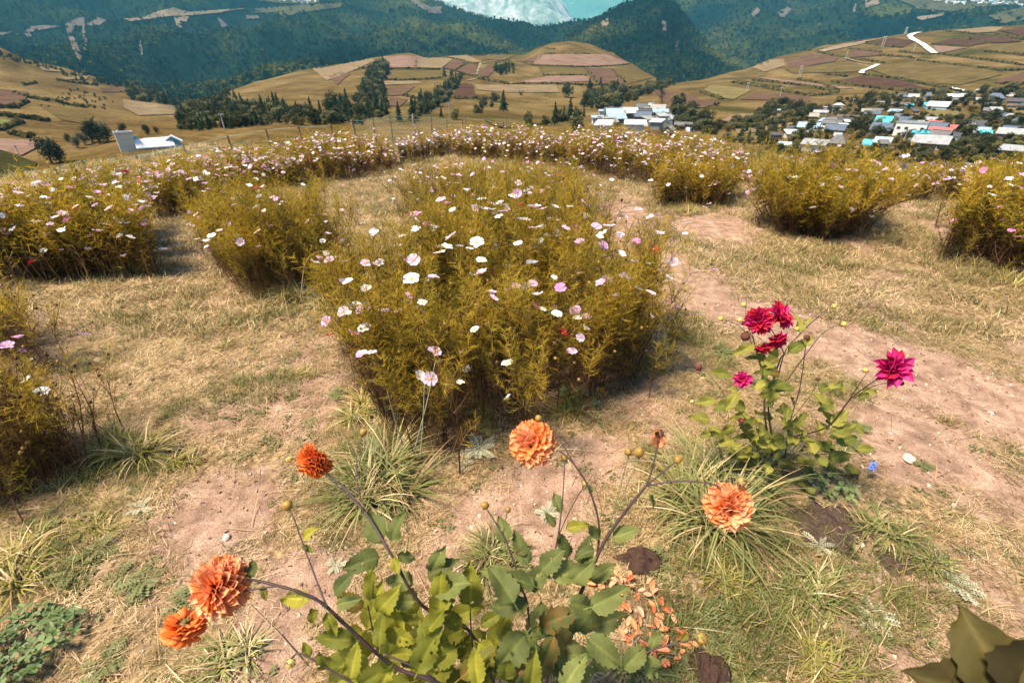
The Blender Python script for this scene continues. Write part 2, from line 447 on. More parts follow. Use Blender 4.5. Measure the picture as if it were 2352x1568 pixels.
strip('terraced_hill', [[(330, 640, 42), (700, 620, 40), (1700, 640, 40)], [(330, 320, 110), (700, 300, 105), (1200, 300, 110), (1700, 320, 100)],
      [(330, 290, 210), (560, 285, 200), (700, 275, 200), (900, 280, 190), (1100, 285, 190), (1300, 280, 200), (1500, 260, 260), (1700, 280, 260)],
      [(330, 275, 380), (560, 250, 380), (700, 235, 380), (930, 235, 400), (1200, 235, 420), (1400, 225, 480), (1550, 215, 480), (1700, 220, 500)],
      [(330, 270, 520), (560, 215, 560), (700, 190, 580), (900, 165, 640), (1100, 165, 640), (1200, 165, 660), (1300, 150, 700), (1420, 160, 700), (1550, 195, 650), (1700, 210, 650)],
      [(330, 270, 600), (480, 235, 620), (545, 203, 640), (600, 185, 700), (700, 160, 760), (800, 145, 800), (870, 131, 820), (910, 124, 820), (940, 122, 820), (985, 134, 840), (1020, 131, 880), (1150, 124, 900), (1200, 126, 900),
       (1240, 108, 880), (1275, 98, 880), (1310, 95, 880), (1350, 100, 880), (1400, 118, 870), (1450, 145, 850), (1480, 165, 830), (1512, 182, 820), (1560, 198, 800), (1700, 215, 800)]],
      330, 1640, 210, 14, m_hill, 2.6, 70, drop=.5, sink=1520)
strip('field_hill', [[(1250, 620, 45), (1700, 640, 42), (2000, 680, 42), (2900, 900, 42)], [(1250, 320, 120), (1700, 365, 130), (2000, 390, 120), (2900, 450, 120)],
      [(1250, 282, 250), (1700, 300, 250), (2000, 305, 250), (2900, 330, 250)], [(1250, 262, 380), (1700, 252, 380), (2000, 248, 400), (2900, 255, 400)],
      [(1250, 256, 470), (1500, 215, 560), (1700, 205, 600), (2000, 190, 620), (2352, 175, 640), (2900, 150, 650)],
      [(1250, 256, 500), (1440, 214, 650), (1530, 193, 720), (1600, 185, 760), (1700, 162, 820), (1800, 128, 900), (1850, 116, 940), (1900, 103, 960), (2000, 90, 1000), (2090, 78, 1050), (2200, 67, 1100), (2352, 58, 1150), (2900, 10, 1300)]],
      1250, 2900, 240, 14, m_hill, 2.6, 80, drop=.4)
# ---- the air: one box of thin teal haze round everything
m_air, nt, b = newmat('haze_air')
nt.nodes.remove(b)
pv = nt.nodes.new('ShaderNodeVolumePrincipled'); pv.inputs['Color'].default_value = (.16, .52, .72, 1); pv.inputs['Density'].default_value = 0.85e-4; pv.inputs['Anisotropy'].default_value = .15
nt.links.new(pv.outputs[0], nt.nodes['Material Output'].inputs['Volume'])
zs = [v.co.z for o in COL.objects if o.type == 'MESH' for v in o.data.vertices]
zlo, zhi = min(zs) - 1, max(zs) + 60
mb = MB(); mb.box((0, 0, (zlo + zhi) / 2), (36000, 36000, zhi - zlo)); obj('haze', mb.mesh('haze', [m_air]), kind='stuff', label='thin teal haze lying over the valley')
print('haze', zlo, zhi)
# ---------------------------------------------------------------- fields, banks, roads on the far hills
from mathutils.geometry import delaunay_2d_cdt
HILLS = ['left_hill', 'terraced_hill', 'field_hill']
MOUNT = ['mountain', 'mountain.001', 'mountain.002']
FAR = ['far_mountain', 'far_mountain.001']
def c1(p): return [(x / 3.0, y / 3.0) for x, y in p]                 # left, middle and right enlargements of the picture
def c2(p): return [(784 + x / 3.0, y / 3.0) for x, y in p]
def c3(p): return [(1568 + x / 3.0, y / 3.0) for x, y in p]
def inside(x, y, P):
    r = False; j = len(P) - 1
    for i in range(len(P)):
        if (P[i][1] > y) != (P[j][1] > y) and x < (P[j][0] - P[i][0]) * (y - P[i][1]) / (P[j][1] - P[i][1]) + P[i][0]: r = not r
        j = i
    return r
def drape(name, poly, mat, names=HILLS, step=3.0, lift=.0009, jit=0.6, **k):
    P = []
    for i in range(len(poly)):
        a, b = poly[i], poly[(i + 1) % len(poly)]; n = max(1, int(math.hypot(b[0] - a[0], b[1] - a[1]) / step))
        for q in range(n):
            t = q / n; P.append((a[0] + (b[0] - a[0]) * t + rnd.uniform(-jit, jit), a[1] + (b[1] - a[1]) * t + rnd.uniform(-jit, jit) * .5))
    nb = len(P); xs = [p[0] for p in P]; ys = [p[1] for p in P]
    y = min(ys) + step * .5
    while y < max(ys):
        x = min(xs) + step * .5
        while x < max(xs):
            if inside(x, y, P) and min(math.hypot(x - p[0], y - p[1]) for p in P[:nb]) > step * .5: P.append((x, y))
            x += step * 1.5
        y += step * .8
    r = delaunay_2d_cdt([Vector(p) for p in P], [], [list(range(nb))], 1, 1e-4)
    vs = []; ok = []
    for v in r[0]:
        h = hit(v.x, v.y, names)
        if h is None: vs.append(Vector((0, 0, 0))); ok.append(None); continue
        vs.append(h[0] + Vector((0, 0, .12 + lift * h[3]))); ok.append(h[3])
    fs = []
    for f in r[2]:
        ds = [ok[i] for i in f]
        if None in ds or max(ds) > 1.22 * min(ds): continue
        fs.append(tuple(f))
    fs = [f if (vs[f[1]] - vs[f[0]]).cross(vs[f[2]] - vs[f[0]]).z > 0 else f[::-1] for f in fs]
    if not fs: return None
    return obj(name, mesh(name, vs, fs, [mat], True), kind='structure', **k)
def mat_field(name, a, b_, sc=.05, row=0.0):
    m, nt, b = newmat(name); P = geo_pos(nt)
    n1 = noise_n(nt, sc, 5, .65, P, .5); n2 = noise_n(nt, sc * 14, 4, .7, P)
    r = ramp(nt, [(.36, a), (.62, b_)]); nt.links.new(mix(nt, .5, n1.outputs[0], n2.outputs[0]), r.inputs[0])
    mp = nt.nodes.new('ShaderNodeMapping'); mp.inputs['Scale'].default_value = (.25, 1, 1); mp.inputs['Rotation'].default_value = (0, 0, .3); nt.links.new(P, mp.inputs[0])
    n3 = noise_n(nt, sc * 5, 6, .75, mp.outputs[0], .8); g = ramp(nt, [(.34, (.55, .52, .48)), (.5, (1, 1, 1)), (.68, (1.3, 1.28, 1.2))]); nt.links.new(n3.outputs[0], g.inputs[0])
    nt.links.new(mix(nt, 1, r.outputs[0], g.outputs[0], 'MULTIPLY'), b.inputs['Base Color']); b.inputs['Roughness'].default_value = 1; b.inputs['Specular IOR Level'].default_value = 0
    bump(nt, b, n2.outputs[0], .5, .5); return m
f_pink = mat_field('ploughed_red_soil', (0.122, 0.073, 0.053), (0.180, 0.116, 0.087))
f_brown = mat_field('ploughed_brown_soil', (0.065, 0.036, 0.023), (0.105, 0.063, 0.042))
f_dark = mat_field('ploughed_dark_soil', (0.044, 0.023, 0.016), (0.069, 0.038, 0.025))
f_olive = mat_field('olive_meadow', (0.065, 0.046, 0.016), (0.105, 0.077, 0.030))
f_tan = mat_field('stubble', (0.122, 0.084, 0.046), (0.177, 0.131, 0.076))
f_yel = mat_field('ripe_yellow_field', (0.102, 0.082, 0.031), (0.143, 0.115, 0.048))
f_lime = mat_field('young_green_field', (0.083, 0.085, 0.029), (0.115, 0.115, 0.046))
f_moss = mat_field('mown_green_slope', (0.019, 0.019, 0.007), (0.036, 0.033, 0.012))
f_road = mat_field('white_gravel', (0.496, 0.440, 0.368), (0.640, 0.592, 0.520))
f_path = mat_field('pale_dirt', (0.177, 0.131, 0.089), (0.244, 0.190, 0.135))
f_bank = mat_field('hedge_bank', (.030, .027, .010), (.09, .07, .025), .3)
f_wood = mat_field('wooded_slope', (.022, .03, .012), (.05, .05, .02), .05)
for p, m in [
    (c2([(290, 395), (430, 388), (560, 392), (515, 470), (330, 470)]), f_pink), (c2([(520, 402), (680, 402), (770, 410), (690, 473), (517, 470)]), f_tan),
    (c2([(702, 470), (790, 415), (870, 440), (780, 488)]), f_brown), (c2([(792, 490), (880, 446), (943, 462), (920, 523)]), f_brown),
    (c2([(300, 485), (720, 492), (690, 540), (290, 553)]), f_olive), (c2([(300, 612), (510, 600), (420, 660), (340, 665)]), f_brown), (c2([(330, 668), (460, 690), (400, 740), (330, 730)]), f_brown),
    (c2([(790, 592), (850, 576), (905, 585), (922, 655), (990, 665), (985, 678), (780, 680)]), f_dark), (c2([(950, 450), (1010, 448), (992, 474), (952, 480)]), f_yel),
    (c2([(1070, 442), (1160, 425), (1130, 444), (1070, 456)]), f_lime), (c2([(950, 482), (1010, 455), (1070, 460), (1020, 530), (935, 535)]), f_brown),
    (c2([(1360, 385), (1500, 376), (1830, 378), (1990, 440), (1860, 455), (1680, 460), (1320, 448)]), f_pink),
    (c2([(1205, 572), (1430, 528), (1680, 525), (1715, 565), (1350, 576)]), f_pink), (c2([(1692, 476), (1860, 476), (1955, 580), (1755, 582)]), f_brown),
    (c2([(1190, 428), (1320, 400), (1400, 372), (1350, 430)]), f_brown), (c2([(1350, 465), (1680, 470), (1690, 520), (1400, 520)]), f_olive), (c2([(1870, 475), (1990, 448), (2150, 540), (1970, 580)]), f_olive),
    (c2([(400, 330), (420, 340)] if 0 else [(730, 392), (860, 386), (980, 430), (880, 436)]), f_tan), (c2([(990, 385), (1200, 384), (1130, 420), (1010, 415)]), f_olive),
    (c2([(300, 565), (520, 560), (560, 580), (300, 590)]), f_tan), (c2([(920, 590), (1480, 590), (1500, 640), (1100, 640), (930, 620)]), f_tan),
    (c2([(-200, 480), (-60, 420), (60, 420), (200, 400), (230, 425), (60, 500), (-100, 560)]), f_tan), (c2([(-90, 530), (0, 500), (60, 515), (-30, 590)]), f_brown),
    (c3([(145, 625), (190, 592), (330, 600), (478, 625), (350, 690), (285, 680)]), f_yel), (c3([(-200, 620), (0, 640), (120, 690), (270, 710), (150, 745), (-100, 750)]), f_brown),
    (c3([(390, 690), (520, 642), (880, 670), (880, 705), (620, 695)]), f_brown), (c3([(1040, 567), (1220, 530), (1500, 560), (1700, 620), (1560, 635), (1260, 605)]), f_dark),
    (c3([(1275, 298), (1450, 266), (1600, 290), (1510, 330), (1370, 320)]), f_dark), (c3([(1160, 335), (1370, 352), (1380, 387), (1150, 402)]), f_brown),
    (c3([(1730, 300), (1860, 270), (2100, 300), (1980, 322)]), f_dark), (c3([(1960, 262), (2140, 247), (2352, 290), (2120, 302)]), f_dark), (c3([(2180, 215), (2352, 195), (2500, 210), (2500, 260), (2352, 260)]), f_dark),
    (c3([(1060, 298), (1170, 268), (1300, 268), (1180, 295)]), f_dark), (c3([(930, 350), (1110, 310), (1290, 280), (1240, 305), (960, 362)]), f_path),
    (c3([(460, 532), (620, 545), (1180, 612), (1100, 618), (700, 570)]), f_pink), (c3([(258, 845), (350, 788), (342, 860)]), f_pink),
    (c3([(2060, 345), (2352, 290), (2500, 285), (2500, 390), (2352, 390)]), f_olive), (c3([(1290, 482), (1600, 425), (2080, 478), (2200, 520), (1900, 592), (1500, 558)]), f_olive),
    (c3([(1870, 215), (2110, 190), (2210, 192), (2160, 225), (1980, 235)]), f_tan), (c3([(1720, 320), (1960, 335), (1760, 372)]), f_pink),
    (c3([(2140, 572), (2352, 500), (2500, 490), (2500, 600), (2300, 590)]), f_brown), (c3([(1560, 790), (1700, 762), (1900, 765), (1900, 800), (1700, 822)]), f_yel), (c3([(2200, 740), (2500, 740), (2500, 800), (2352, 800), (2230, 770)]), f_yel),
    (c3([(480, 470), (560, 420), (700, 410), (700, 460), (560, 500)]), f_tan), (c3([(720, 420), (880, 375), (1080, 400), (1040, 430), (720, 480)]), f_brown),
    (c3([(700, 480), (1150, 430), (1290, 470), (1180, 500), (760, 510)]), f_olive), (c3([(350, 880), (700, 830), (860, 840), (600, 900), (380, 930)]), f_tan), (c3([(380, 790), (560, 785), (700, 795), (560, 830), (400, 820)]), f_tan),
    (c1([(0, 772), (230, 802), (340, 820), (318, 838), (0, 800)]), f_dark), (c1([(-200, 815), (0, 822), (125, 836), (30, 898), (-200, 900)]), f_lime),
    (c1([(-200, 950), (0, 962), (230, 970), (300, 1000), (150, 1078), (0, 1040), (-200, 1030)]), f_pink), (c1([(692, 612), (870, 605), (860, 638), (700, 640)]), f_brown),
    (c1([(-200, 1050), (0, 1045), (140, 1085), (260, 1130), (150, 1300), (-200, 1300)]), f_moss), (c1([(270, 465), (440, 490), (450, 502), (300, 492)]), f_tan), (c1([(420, 540), (620, 525), (600, 550), (450, 556)]), f_tan),
    (c1([(0, 620), (200, 640), (170, 700), (100, 740), (0, 745)]), f_brown), (c1([(260, 720), (420, 740), (650, 800), (600, 860), (420, 830)]), f_olive), (c1([(850, 690), (1000, 710), (1240, 740), (1230, 790), (960, 800), (860, 750)]), f_tan),
]: drape('field', p, m)
def ribbon(name, pts, w, mat, names=HILLS, lift=.0013):
    """a road: a strip of even width laid along the hill"""
    Q = []
    for i in range(len(pts) - 1):
        n = max(2, int(math.hypot(pts[i + 1][0] - pts[i][0], pts[i + 1][1] - pts[i][1]) / 3))
        for q in range(n):
            t = q / n; h = hit(pts[i][0] + (pts[i + 1][0] - pts[i][0]) * t, pts[i][1] + (pts[i + 1][1] - pts[i][1]) * t, names)
            if h and (not Q or abs(h[3] - math.hypot(*Q[-1].xy)) < 120): Q.append(h[0] + Vector((0, 0, .2 + lift * h[3])))
    vs = []; fs = []
    for i, p in enumerate(Q):
        t = (Q[min(i + 1, len(Q) - 1)] - Q[max(i - 1, 0)]); t.z = 0; t.normalize(); s = Vector((-t.y, t.x, 0)) * w * rnd.uniform(.42, .58)
        vs += [p - s, p + s]
        if i: fs.append((2 * i - 2, 2 * i - 1, 2 * i + 1, 2 * i))
    fs = [f if (vs[f[1]] - vs[f[0]]).cross(vs[f[2]] - vs[f[0]]).z > 0 else f[::-1] for f in fs]
    if fs: return obj(name, mesh(name, vs, fs, [mat], True), kind='structure')
for p, w, m in [([(1630, 230), (1590, 238), (1560, 254), (1580, 275), (1615, 292), (1650, 311), (1680, 335), (1715, 362), (1742, 378)], 7, f_road),
                ([(1345, 450), (1285, 478), (1240, 492), (1228, 505), (1245, 518)], 5, f_road), ([(1840, 610), (1925, 628), (2000, 650)], 4, f_road),
                ([(860, 662), (1000, 655), (1210, 646), (1450, 652)], 3, f_path), ([(920, 352), (1060, 330), (1250, 295), (1400, 262), (1560, 240)], 4, f_path), ([(1110, 405), (1200, 430), (1345, 450)], 3, f_path),
                ([(-20, 765), (130, 770), (260, 775)], 3, f_path)]:
    ribbon('dirt_road', c3(p), w, m)
ribbon('dirt_road', c1([(1590, 835), (1630, 810), (1665, 795)]), 4, f_path); ribbon('dirt_road', c2([(870, 560), (940, 545), (1150, 580), (1300, 575)]), 4, f_path)
ribbon('dirt_road', c2([(300, 480), (690, 482), (760, 505), (930, 530)]), 2.5, f_path); ribbon('dirt_road', c2([(1150, 405), (960, 440), (925, 530)]), 2.5, f_path); ribbon('dirt_road', c2([(1010, 835), (1060, 870), (1120, 885), (1250, 880), (1500, 830)]), 1.6, f_bank)

BUSH = []
def bank(pts, h=2.0, w=2.2, names=HILLS):
    """an uneven overgrown bank between two fields"""
    Q = []
    for i in range(len(pts) - 1):
        n = max(2, int(math.hypot(pts[i + 1][0] - pts[i][0], pts[i + 1][1] - pts[i][1]) / 2.2))
        for q in range(n):
            t = q / n; g = hit(pts[i][0] + (pts[i + 1][0] - pts[i][0]) * t, pts[i][1] + (pts[i + 1][1] - pts[i][1]) * t + rnd.uniform(-.5, .5), names)
            if g and (not Q or abs(g[3] - math.hypot(*Q[-1].xy)) < 90): Q.append(g[0])
    mb = MB()
    if len(Q) < 3: return
    vs = []; fs = []
    for i, p in enumerate(Q):
        t = (Q[min(i + 1, len(Q) - 1)] - Q[max(i - 1, 0)]); t.z = 0; t.normalize(); s = Vector((-t.y, t.x, 0))
        hh = h * rnd.uniform(.35, 1.3); ww = w * rnd.uniform(.6, 1.35)
        for _ in range(2):
            if rnd.random() < .55: BUSH.append((p + s * rnd.uniform(-1.5, 1.5) * w + Vector((0, 0, hh * .2)), rnd.uniform(.8, 2.6)))
        vs += [p - s * ww + Vector((0, 0, -.8)), p - s * ww * .6 + Vector((0, 0, hh * .8)), p + Vector((0, 0, hh + .2)), p + s * ww * .6 + Vector((0, 0, hh * .8)), p + s * ww + Vector((0, 0, -.8))]
        if i:
            for j in range(4): fs.append((5 * i - 5 + j, 5 * i - 4 + j, 5 * i + 1 + j, 5 * i + j))
    obj('terrace_bank', mesh('terrace_bank', vs, fs, [f_bank]), kind='structure')
for p in [[(1620, 422), (1800, 445), (2080, 476)], [(1810, 217), (1960, 232), (2080, 247), (2352, 276)], [(1860, 272), (2000, 280), (2130, 300)], [(1715, 310), (1850, 318), (1975, 327)], [(1490, 360), (1600, 372), (1710, 378)],
          [(1345, 382), (1450, 392), (1600, 403)], [(1145, 338), (1230, 352), (1370, 366)], [(1265, 302), (1370, 318), (1520, 332)], [(985, 516), (1060, 520), (1130, 532)], [(1250, 520), (1480, 545), (1700, 590), (1850, 617)],
          [(1030, 568), (1240, 600), (1450, 625), (1660, 632)], [(790, 548), (930, 575), (1080, 632)], [(480, 556), (680, 575), (870, 600), (1050, 635)], [(335, 570), (500, 595), (700, 635), (850, 660)], [(380, 562), (560, 598), (700, 608)],
          [(925, 360), (1130, 402)], [(1150, 408), (1260, 420), (1390, 438)], [(1750, 375), (2000, 405), (2150, 425), (2352, 455)], [(2060, 357), (2200, 370), (2352, 385)], [(2080, 476), (2200, 492), (2352, 485)], [(620, 698), (780, 712)],
          [(855, 655), (950, 660), (1060, 640), (1010, 625)], [(350, 888), (500, 880), (700, 850), (860, 828)], [(2160, 240), (2352, 262)], [(2200, 580), (2352, 590), (2480, 600)], [(130, 635), (200, 665), (280, 690)], [(480, 380), (640, 350), (880, 350)]]: bank(c3(p))
for p in [[(1330, 455), (1500, 462), (1680, 464), (1850, 458), (1988, 443)], [(1405, 371), (1560, 377), (1730, 376)], [(320, 478), (500, 474), (690, 482)], [(1190, 580), (1400, 578), (1700, 590), (1960, 598)], [(700, 482), (820, 510), (930, 532), (1060, 560), (1155, 582)],
          [(945, 445), (925, 530)], [(620, 400), (790, 408), (930, 445)], [(515, 405), (515, 470)], [(280, 552), (450, 556), (600, 548), (700, 535)], [(1400, 335), (1480, 343)], [(1690, 478), (1760, 582)], [(1400, 522), (1560, 522), (1690, 524)],
          [(530, 680), (420, 662)], [(780, 682), (1020, 682)], [(1860, 478), (1955, 575)], [(130, 470), (230, 478)], [(700, 392), (860, 384), (1000, 385), (1180, 382)], [(1060, 440), (1170, 420)], [(940, 545), (1160, 583)], [(1240, 430), (1330, 455)], [(860, 440), (760, 500)]]: bank(c2(p), 1.4, 1.8)
for p in [[(10, 905), (60, 875), (160, 842)], [(0, 800), (150, 815), (330, 840)], [(340, 690), (450, 720), (600, 745)], [(0, 745), (110, 745), (200, 700)], [(120, 935), (210, 955)], [(160, 590), (260, 570)], [(640, 1060), (800, 1040)] if 0 else [(90, 640), (180, 670), (330, 700)],
          [(390, 555), (520, 575), (640, 590)], [(850, 640), (990, 700)]]: bank(c1(p), 1.2, 1.4)

BANKB = True
# ---- scars and clearings on the mountains
SCARS = []
m_scar = mat_field('landslide_scree', (0.055, 0.044, 0.039), (0.115, 0.096, 0.085), .03)
m_scar2 = mat_field('orange_road_cut', (0.099, 0.071, 0.042), (0.169, 0.132, 0.094), .03)
m_clear = mat_field('mountain_clearing', (0.034, 0.036, 0.014), (0.073, 0.066, 0.034), .01)
def scar(p, m, names=MOUNT):
    SCARS.append(p); drape('scree_slope' if m is m_scar else 'road_cut' if m is m_scar2 else 'clearing', p, m, names, 2.0, .002, 1.6)
scar(c1([(450, 180), (560, 130), (590, 180), (520, 200), (500, 240), (540, 330), (575, 400), (560, 430), (530, 410), (500, 340), (470, 240)]), m_scar)
scar(c1([(565, 120), (585, 140), (590, 230), (608, 290), (600, 390), (585, 385), (580, 290), (565, 200)]), m_scar)
scar(c1([(170, 235), (215, 195), (320, 185), (410, 195), (330, 212), (240, 225), (215, 275), (190, 272)]), m_scar)
scar(c1([(-100, 240), (50, 235), (110, 225), (40, 250), (-100, 265)]), m_scar)
scar(c1([(600, 180), (690, 130), (740, 150), (700, 180), (640, 195)]), m_scar)
scar(c1([(860, 140), (1000, 130), (1090, 90), (1200, 65), (1300, 95), (1500, 80), (1700, 68), (1500, 100), (1300, 118), (1150, 125), (1010, 145), (900, 160)]), m_scar2)
scar(c1([(1200, 130), (1300, 125), (1290, 165), (1240, 150), (1260, 210), (1220, 190)]), m_scar2)
scar(c1([(1500, 130), (1530, 150), (1580, 190), (1530, 200)]), m_scar)
scar(c1([(960, 290), (975, 290), (990, 380), (980, 395)]), m_scar)
scar(c1([(1760, 70), (1900, 60), (2100, 45), (2352, 30), (2352, 60), (2050, 100), (1960, 130), (1900, 95), (1760, 100)]), m_clear)
scar(c1([(1690, 118), (1780, 120), (1800, 140), (1700, 140)]), m_scar)
scar(c1([(1700, -20), (1900, -10), (2200, -10), (2200, 30), (2000, 35), (1800, 20)]), m_clear)
scar(c2([(430, -10), (480, 0), (620, 60), (690, 55), (690, 105), (600, 100), (560, 70)]), m_scar)
scar(c2([(1780, 165), (1845, 130), (1835, 185), (1790, 195)]), m_scar2)
scar(c2([(2210, 150), (2235, 160), (2238, 230), (2215, 215)]), m_scar); scar(c2([(2300, 310), (2320, 290), (2325, 370), (2300, 360)]), m_scar)
scar(c3([(650, 100), (720, 60), (750, 75), (700, 130), (665, 130)]), m_scar); scar(c3([(465, 105), (510, 65), (535, 80), (490, 130)]), m_scar); scar(c3([(1165, 90), (1185, 30), (1200, 45), (1180, 105)]), m_scar)
scar(c3([(1250, 10), (1350, 0), (1350, 40), (1260, 65)]), m_scar2)
scar(c3([(1450, 0), (1700, -10), (2500, -20), (2500, 60), (2200, 45), (2000, 70), (1850, 90), (1620, 75), (1560, 40)]), m_clear)
scar(c3([(1600, 130), (1750, 110), (1860, 92), (1830, 108), (1640, 152)]), m_scar2); scar(c3([(2100, 120), (2352, 60), (2500, 60), (2500, 170), (2352, 150), (2200, 175)]), m_clear)

# ---- trees
def conifer_mesh(name, seed, tiers=7, n=9, mats=None, ragged=.35):
    r = random.Random(seed); mb = MB()
    mb.tube([(0, 0, 0), (0, 0, .3), (0, 0, .95)], [.022, .018, .005], 4, 1)
    for t in range(tiers):
        f = t / tiers; z = .10 + .86 * f; rad = .23 * (1 - f) ** .85 + .02; ph = r.random() * 6
        top = (r.uniform(-.01, .01), r.uniform(-.01, .01), z + .20 * (1 - f * .4))
        vs = [top]
        for i in range(n):
            a = ph + 2 * math.pi * i / n + r.uniform(-.2, .2); q = rad * r.uniform(1 - ragged, 1 + ragged)
            vs.append((q * math.cos(a), q * math.sin(a), z - rad * .25 * r.uniform(.2, 1.5)))
            a += math.pi / n; q *= r.uniform(.35, .6); vs.append((q * math.cos(a), q * math.sin(a), z + .02))
        k = 2 * n
        mb.add(vs, [(0, 1 + i, 1 + (i + 1) % k) for i in range(k)])
    return mb.mesh(name, mats)
def leafy_mesh(name, seed, nl=260, lobes=6, size=.07, mats=None, flat=1.0):
    r = random.Random(seed); mb = MB()
    L = [((r.uniform(-.19, .19), r.uniform(-.19, .19), r.uniform(.20, .76)), r.uniform(.15, .25)) for _ in range(lobes)] + [((0, 0, .5), .27), ((0, 0, .28), .24)]
    mb.tube([(0, 0, -.02), (.01, 0, .2), (0, .01, .5)], [.03, .024, .012], 5, 1)
    for (c, _) in L[:4]: mb.tube([(0, 0, .25), (c[0] * .6, c[1] * .6, c[2] * .8), c], [.014, .01, .004], 3, 1, False)
    for i in range(nl):
        c, rr = L[i % len(L)]
        d = Vector((r.gauss(0, 1), r.gauss(0, 1), r.gauss(0, .9))).normalized()
        p = Vector(c) + d * rr * (r.random() ** .35)
        p.z = .08 + (p.z - .08) * flat
        u = Vector((r.gauss(0, 1), r.gauss(0, 1), r.gauss(0, 1))).normalized(); u = (u + d * .2).normalized()
        w = u.orthogonal().normalized(); s = size * r.uniform(.6, 1.3)
        mb.add([p - u * s * .5, p + w * s * .45, p + u * s * .6, p - w * s * .4], [(0, 1, 2, 3)])
    return mb.mesh(name, mats)
m_bark = mat_plain('bark', (.09, .06, .04), .95, .3, 8)
m_con = mat_random('conifer_needles', [(0, (.012, .020, .010)), (.5, (.022, .034, .014)), (1, (.045, .052, .018))], .9, .12, .1, .35, .02)
m_leaf = mat_random('tree_leaves', [(0, (.028, .032, .012)), (.35, (.055, .058, .024)), (.7, (.095, .090, .040)), (1, (.15, .12, .035))], .85, .2, .1)
m_shrub = mat_random('shrub_leaves', [(0, (.03, .03, .010)), (.6, (.06, .052, .018)), (1, (.11, .085, .025))], .9, .15, .1)
m_fcon = mat_random('forest_trees', [(.28, (.001, .007, .007)), (.42, (.004, .016, .011)), (.50, (.012, .028, .012)), (.58, (.048, .060, .013)), (.72, (.13, .12, .024))], 1, .15, 0, .80, .0036)  # position patches colour sunlit and shaded zones into the forest
CON = [conifer_mesh('conifer_tree', 10 + i, 8, 9, [m_con, m_bark]) for i in range(5)]
LEAFY = [leafy_mesh('leafy_tree', 40 + i, 620, 7, .082, [m_leaf, m_bark]) for i in range(6)]
SHRUB = [leafy_mesh('round_shrub', 60 + i, 190, 5, .12, [m_shrub, m_bark], .9) for i in range(3)]
proto_collection('forest', [conifer_mesh('forest_tree', 80 + i, 3, 5, [m_fcon, m_bark]) for i in range(3)] + [leafy_mesh('forest_tree', 90 + i, 34, 4, .26, [m_fcon, m_bark]) for i in range(3)])
proto_collection('wood', CON[:3] + LEAFY[:3] + SHRUB[:2])

def project(p):
    c, s = math.cos(PITCH), math.sin(PITCH)
    q = p - Vector((0, 0, CAMH)); dep = q.y * c - q.z * s; up = q.y * s + q.z * c
    return 1176 + q.x / dep * F, 784 - up / dep * F
NR = np.random.RandomState(3)
def forest_on(oname, n, hmin, hmax):
    o = bpy.data.objects[oname]; me = o.data
    V = np.array([v.co[:] for v in me.vertices]); Fc = np.array([p.vertices[:] for p in me.polygons])
    a, b_, c, d = (V[Fc[:, i]] for i in range(4))
    ar = np.linalg.norm(np.cross(c - a, d - b_), axis=1) / 2; cen = (a + b_ + c + d) / 4; dist = np.linalg.norm(cen, axis=1)
    w = ar / dist ** 2; w /= w.sum()
    pick = NR.choice(len(Fc), n, p=w); u = NR.rand(n, 1); v = NR.rand(n, 1)
    P = (a[pick] * (1 - u) + b_[pick] * u) * (1 - v) + (d[pick] * (1 - u) + c[pick] * u) * v
    keep = []
    for i in range(n):
        q = project(Vector(P[i]))
        if q[0] < -250 or q[0] > 2600 or q[1] < -120: continue
        if NR.rand() < .55 and any(inside(q[0] + NR.normal(0, 1.5), q[1] - 1 + NR.normal(0, 1.0), s) for s in SCARS): continue
        keep.append(i)
    P = P[keep]; k = len(P)
    sc = NR.uniform(hmin, hmax, k); S = np.stack([sc * NR.uniform(.8, 1.4, k), sc * NR.uniform(.8, 1.4, k), sc], 1)
    idx = np.where(NR.rand(k) < .62, NR.randint(0, 3, k), NR.randint(3, 6, k))
    Rr = np.zeros((k, 3)); Rr[:, 2] = NR.uniform(0, 6.28, k); P[:, 2] -= 1
    scatter('forest', 'forest', P, Rr, S, idx=idx, label='dense blue green forest covering the mountain slope', kind='stuff')
forest_on('mountain', 52000, 7, 15); forest_on('mountain.001', 32000, 8, 17); forest_on('mountain.002', 16000, 6, 13)

TREE_N = {}
def plant(kind, x, y, hp, names=HILLS, label='', group=None):
    """a tree whose foot is seen at (x, y) and which stands hp picture units tall"""
    h = hit(x, y, names)
    if h is None: return None
    ms = {'conifer_tree': CON, 'leafy_tree': LEAFY, 'shrub': SHRUB}[kind]
    H = hp * unit(x, y, h[3]) * 1.12
    w = rnd.uniform(.9, 1.35) * (1.15 if kind != 'conifer_tree' else 1)
    o = obj(kind, rnd.choice(ms), loc=h[0] - Vector((0, 0, .02 * H)), rot=(0, 0, rnd.uniform(0, 6.28)), scl=(H * w, H * w, H), label=label, cat={'conifer_tree': 'conifer', 'leafy_tree': 'tree', 'shrub': 'shrub'}[kind], group=group)
    TREE_N[kind] = TREE_N.get(kind, 0) + 1
    return o
def grove(poly, n, kinds, h0, h1, label, group, names=HILLS, asp=1.0):
    xs = [p[0] for p in poly]; ys = [p[1] for p in poly]; k = 0; t = 0; got = []
    while k < n and t < n * 60:
        t += 1; x = rnd.uniform(min(xs), max(xs)); y = rnd.uniform(min(ys), max(ys))
        if not inside(x, y, poly): continue
        if any(abs(x - a) < h0 * .28 and abs(y - b) < h0 * .15 for a, b in got): continue
        got.append((x, y)); kd = rnd.choice(kinds)
        plant(kd, x, y, rnd.uniform(h0, h1) * (.7 if kd == 'shrub' else 1), names, {'conifer_tree': 'dark conifer ', 'leafy_tree': 'leafy olive tree ', 'shrub': 'low round bush '}[kd] + label, {'conifer_tree': 'conifers ', 'leafy_tree': 'leafy trees ', 'shrub': 'bushes '}[kd] + group); k += 1
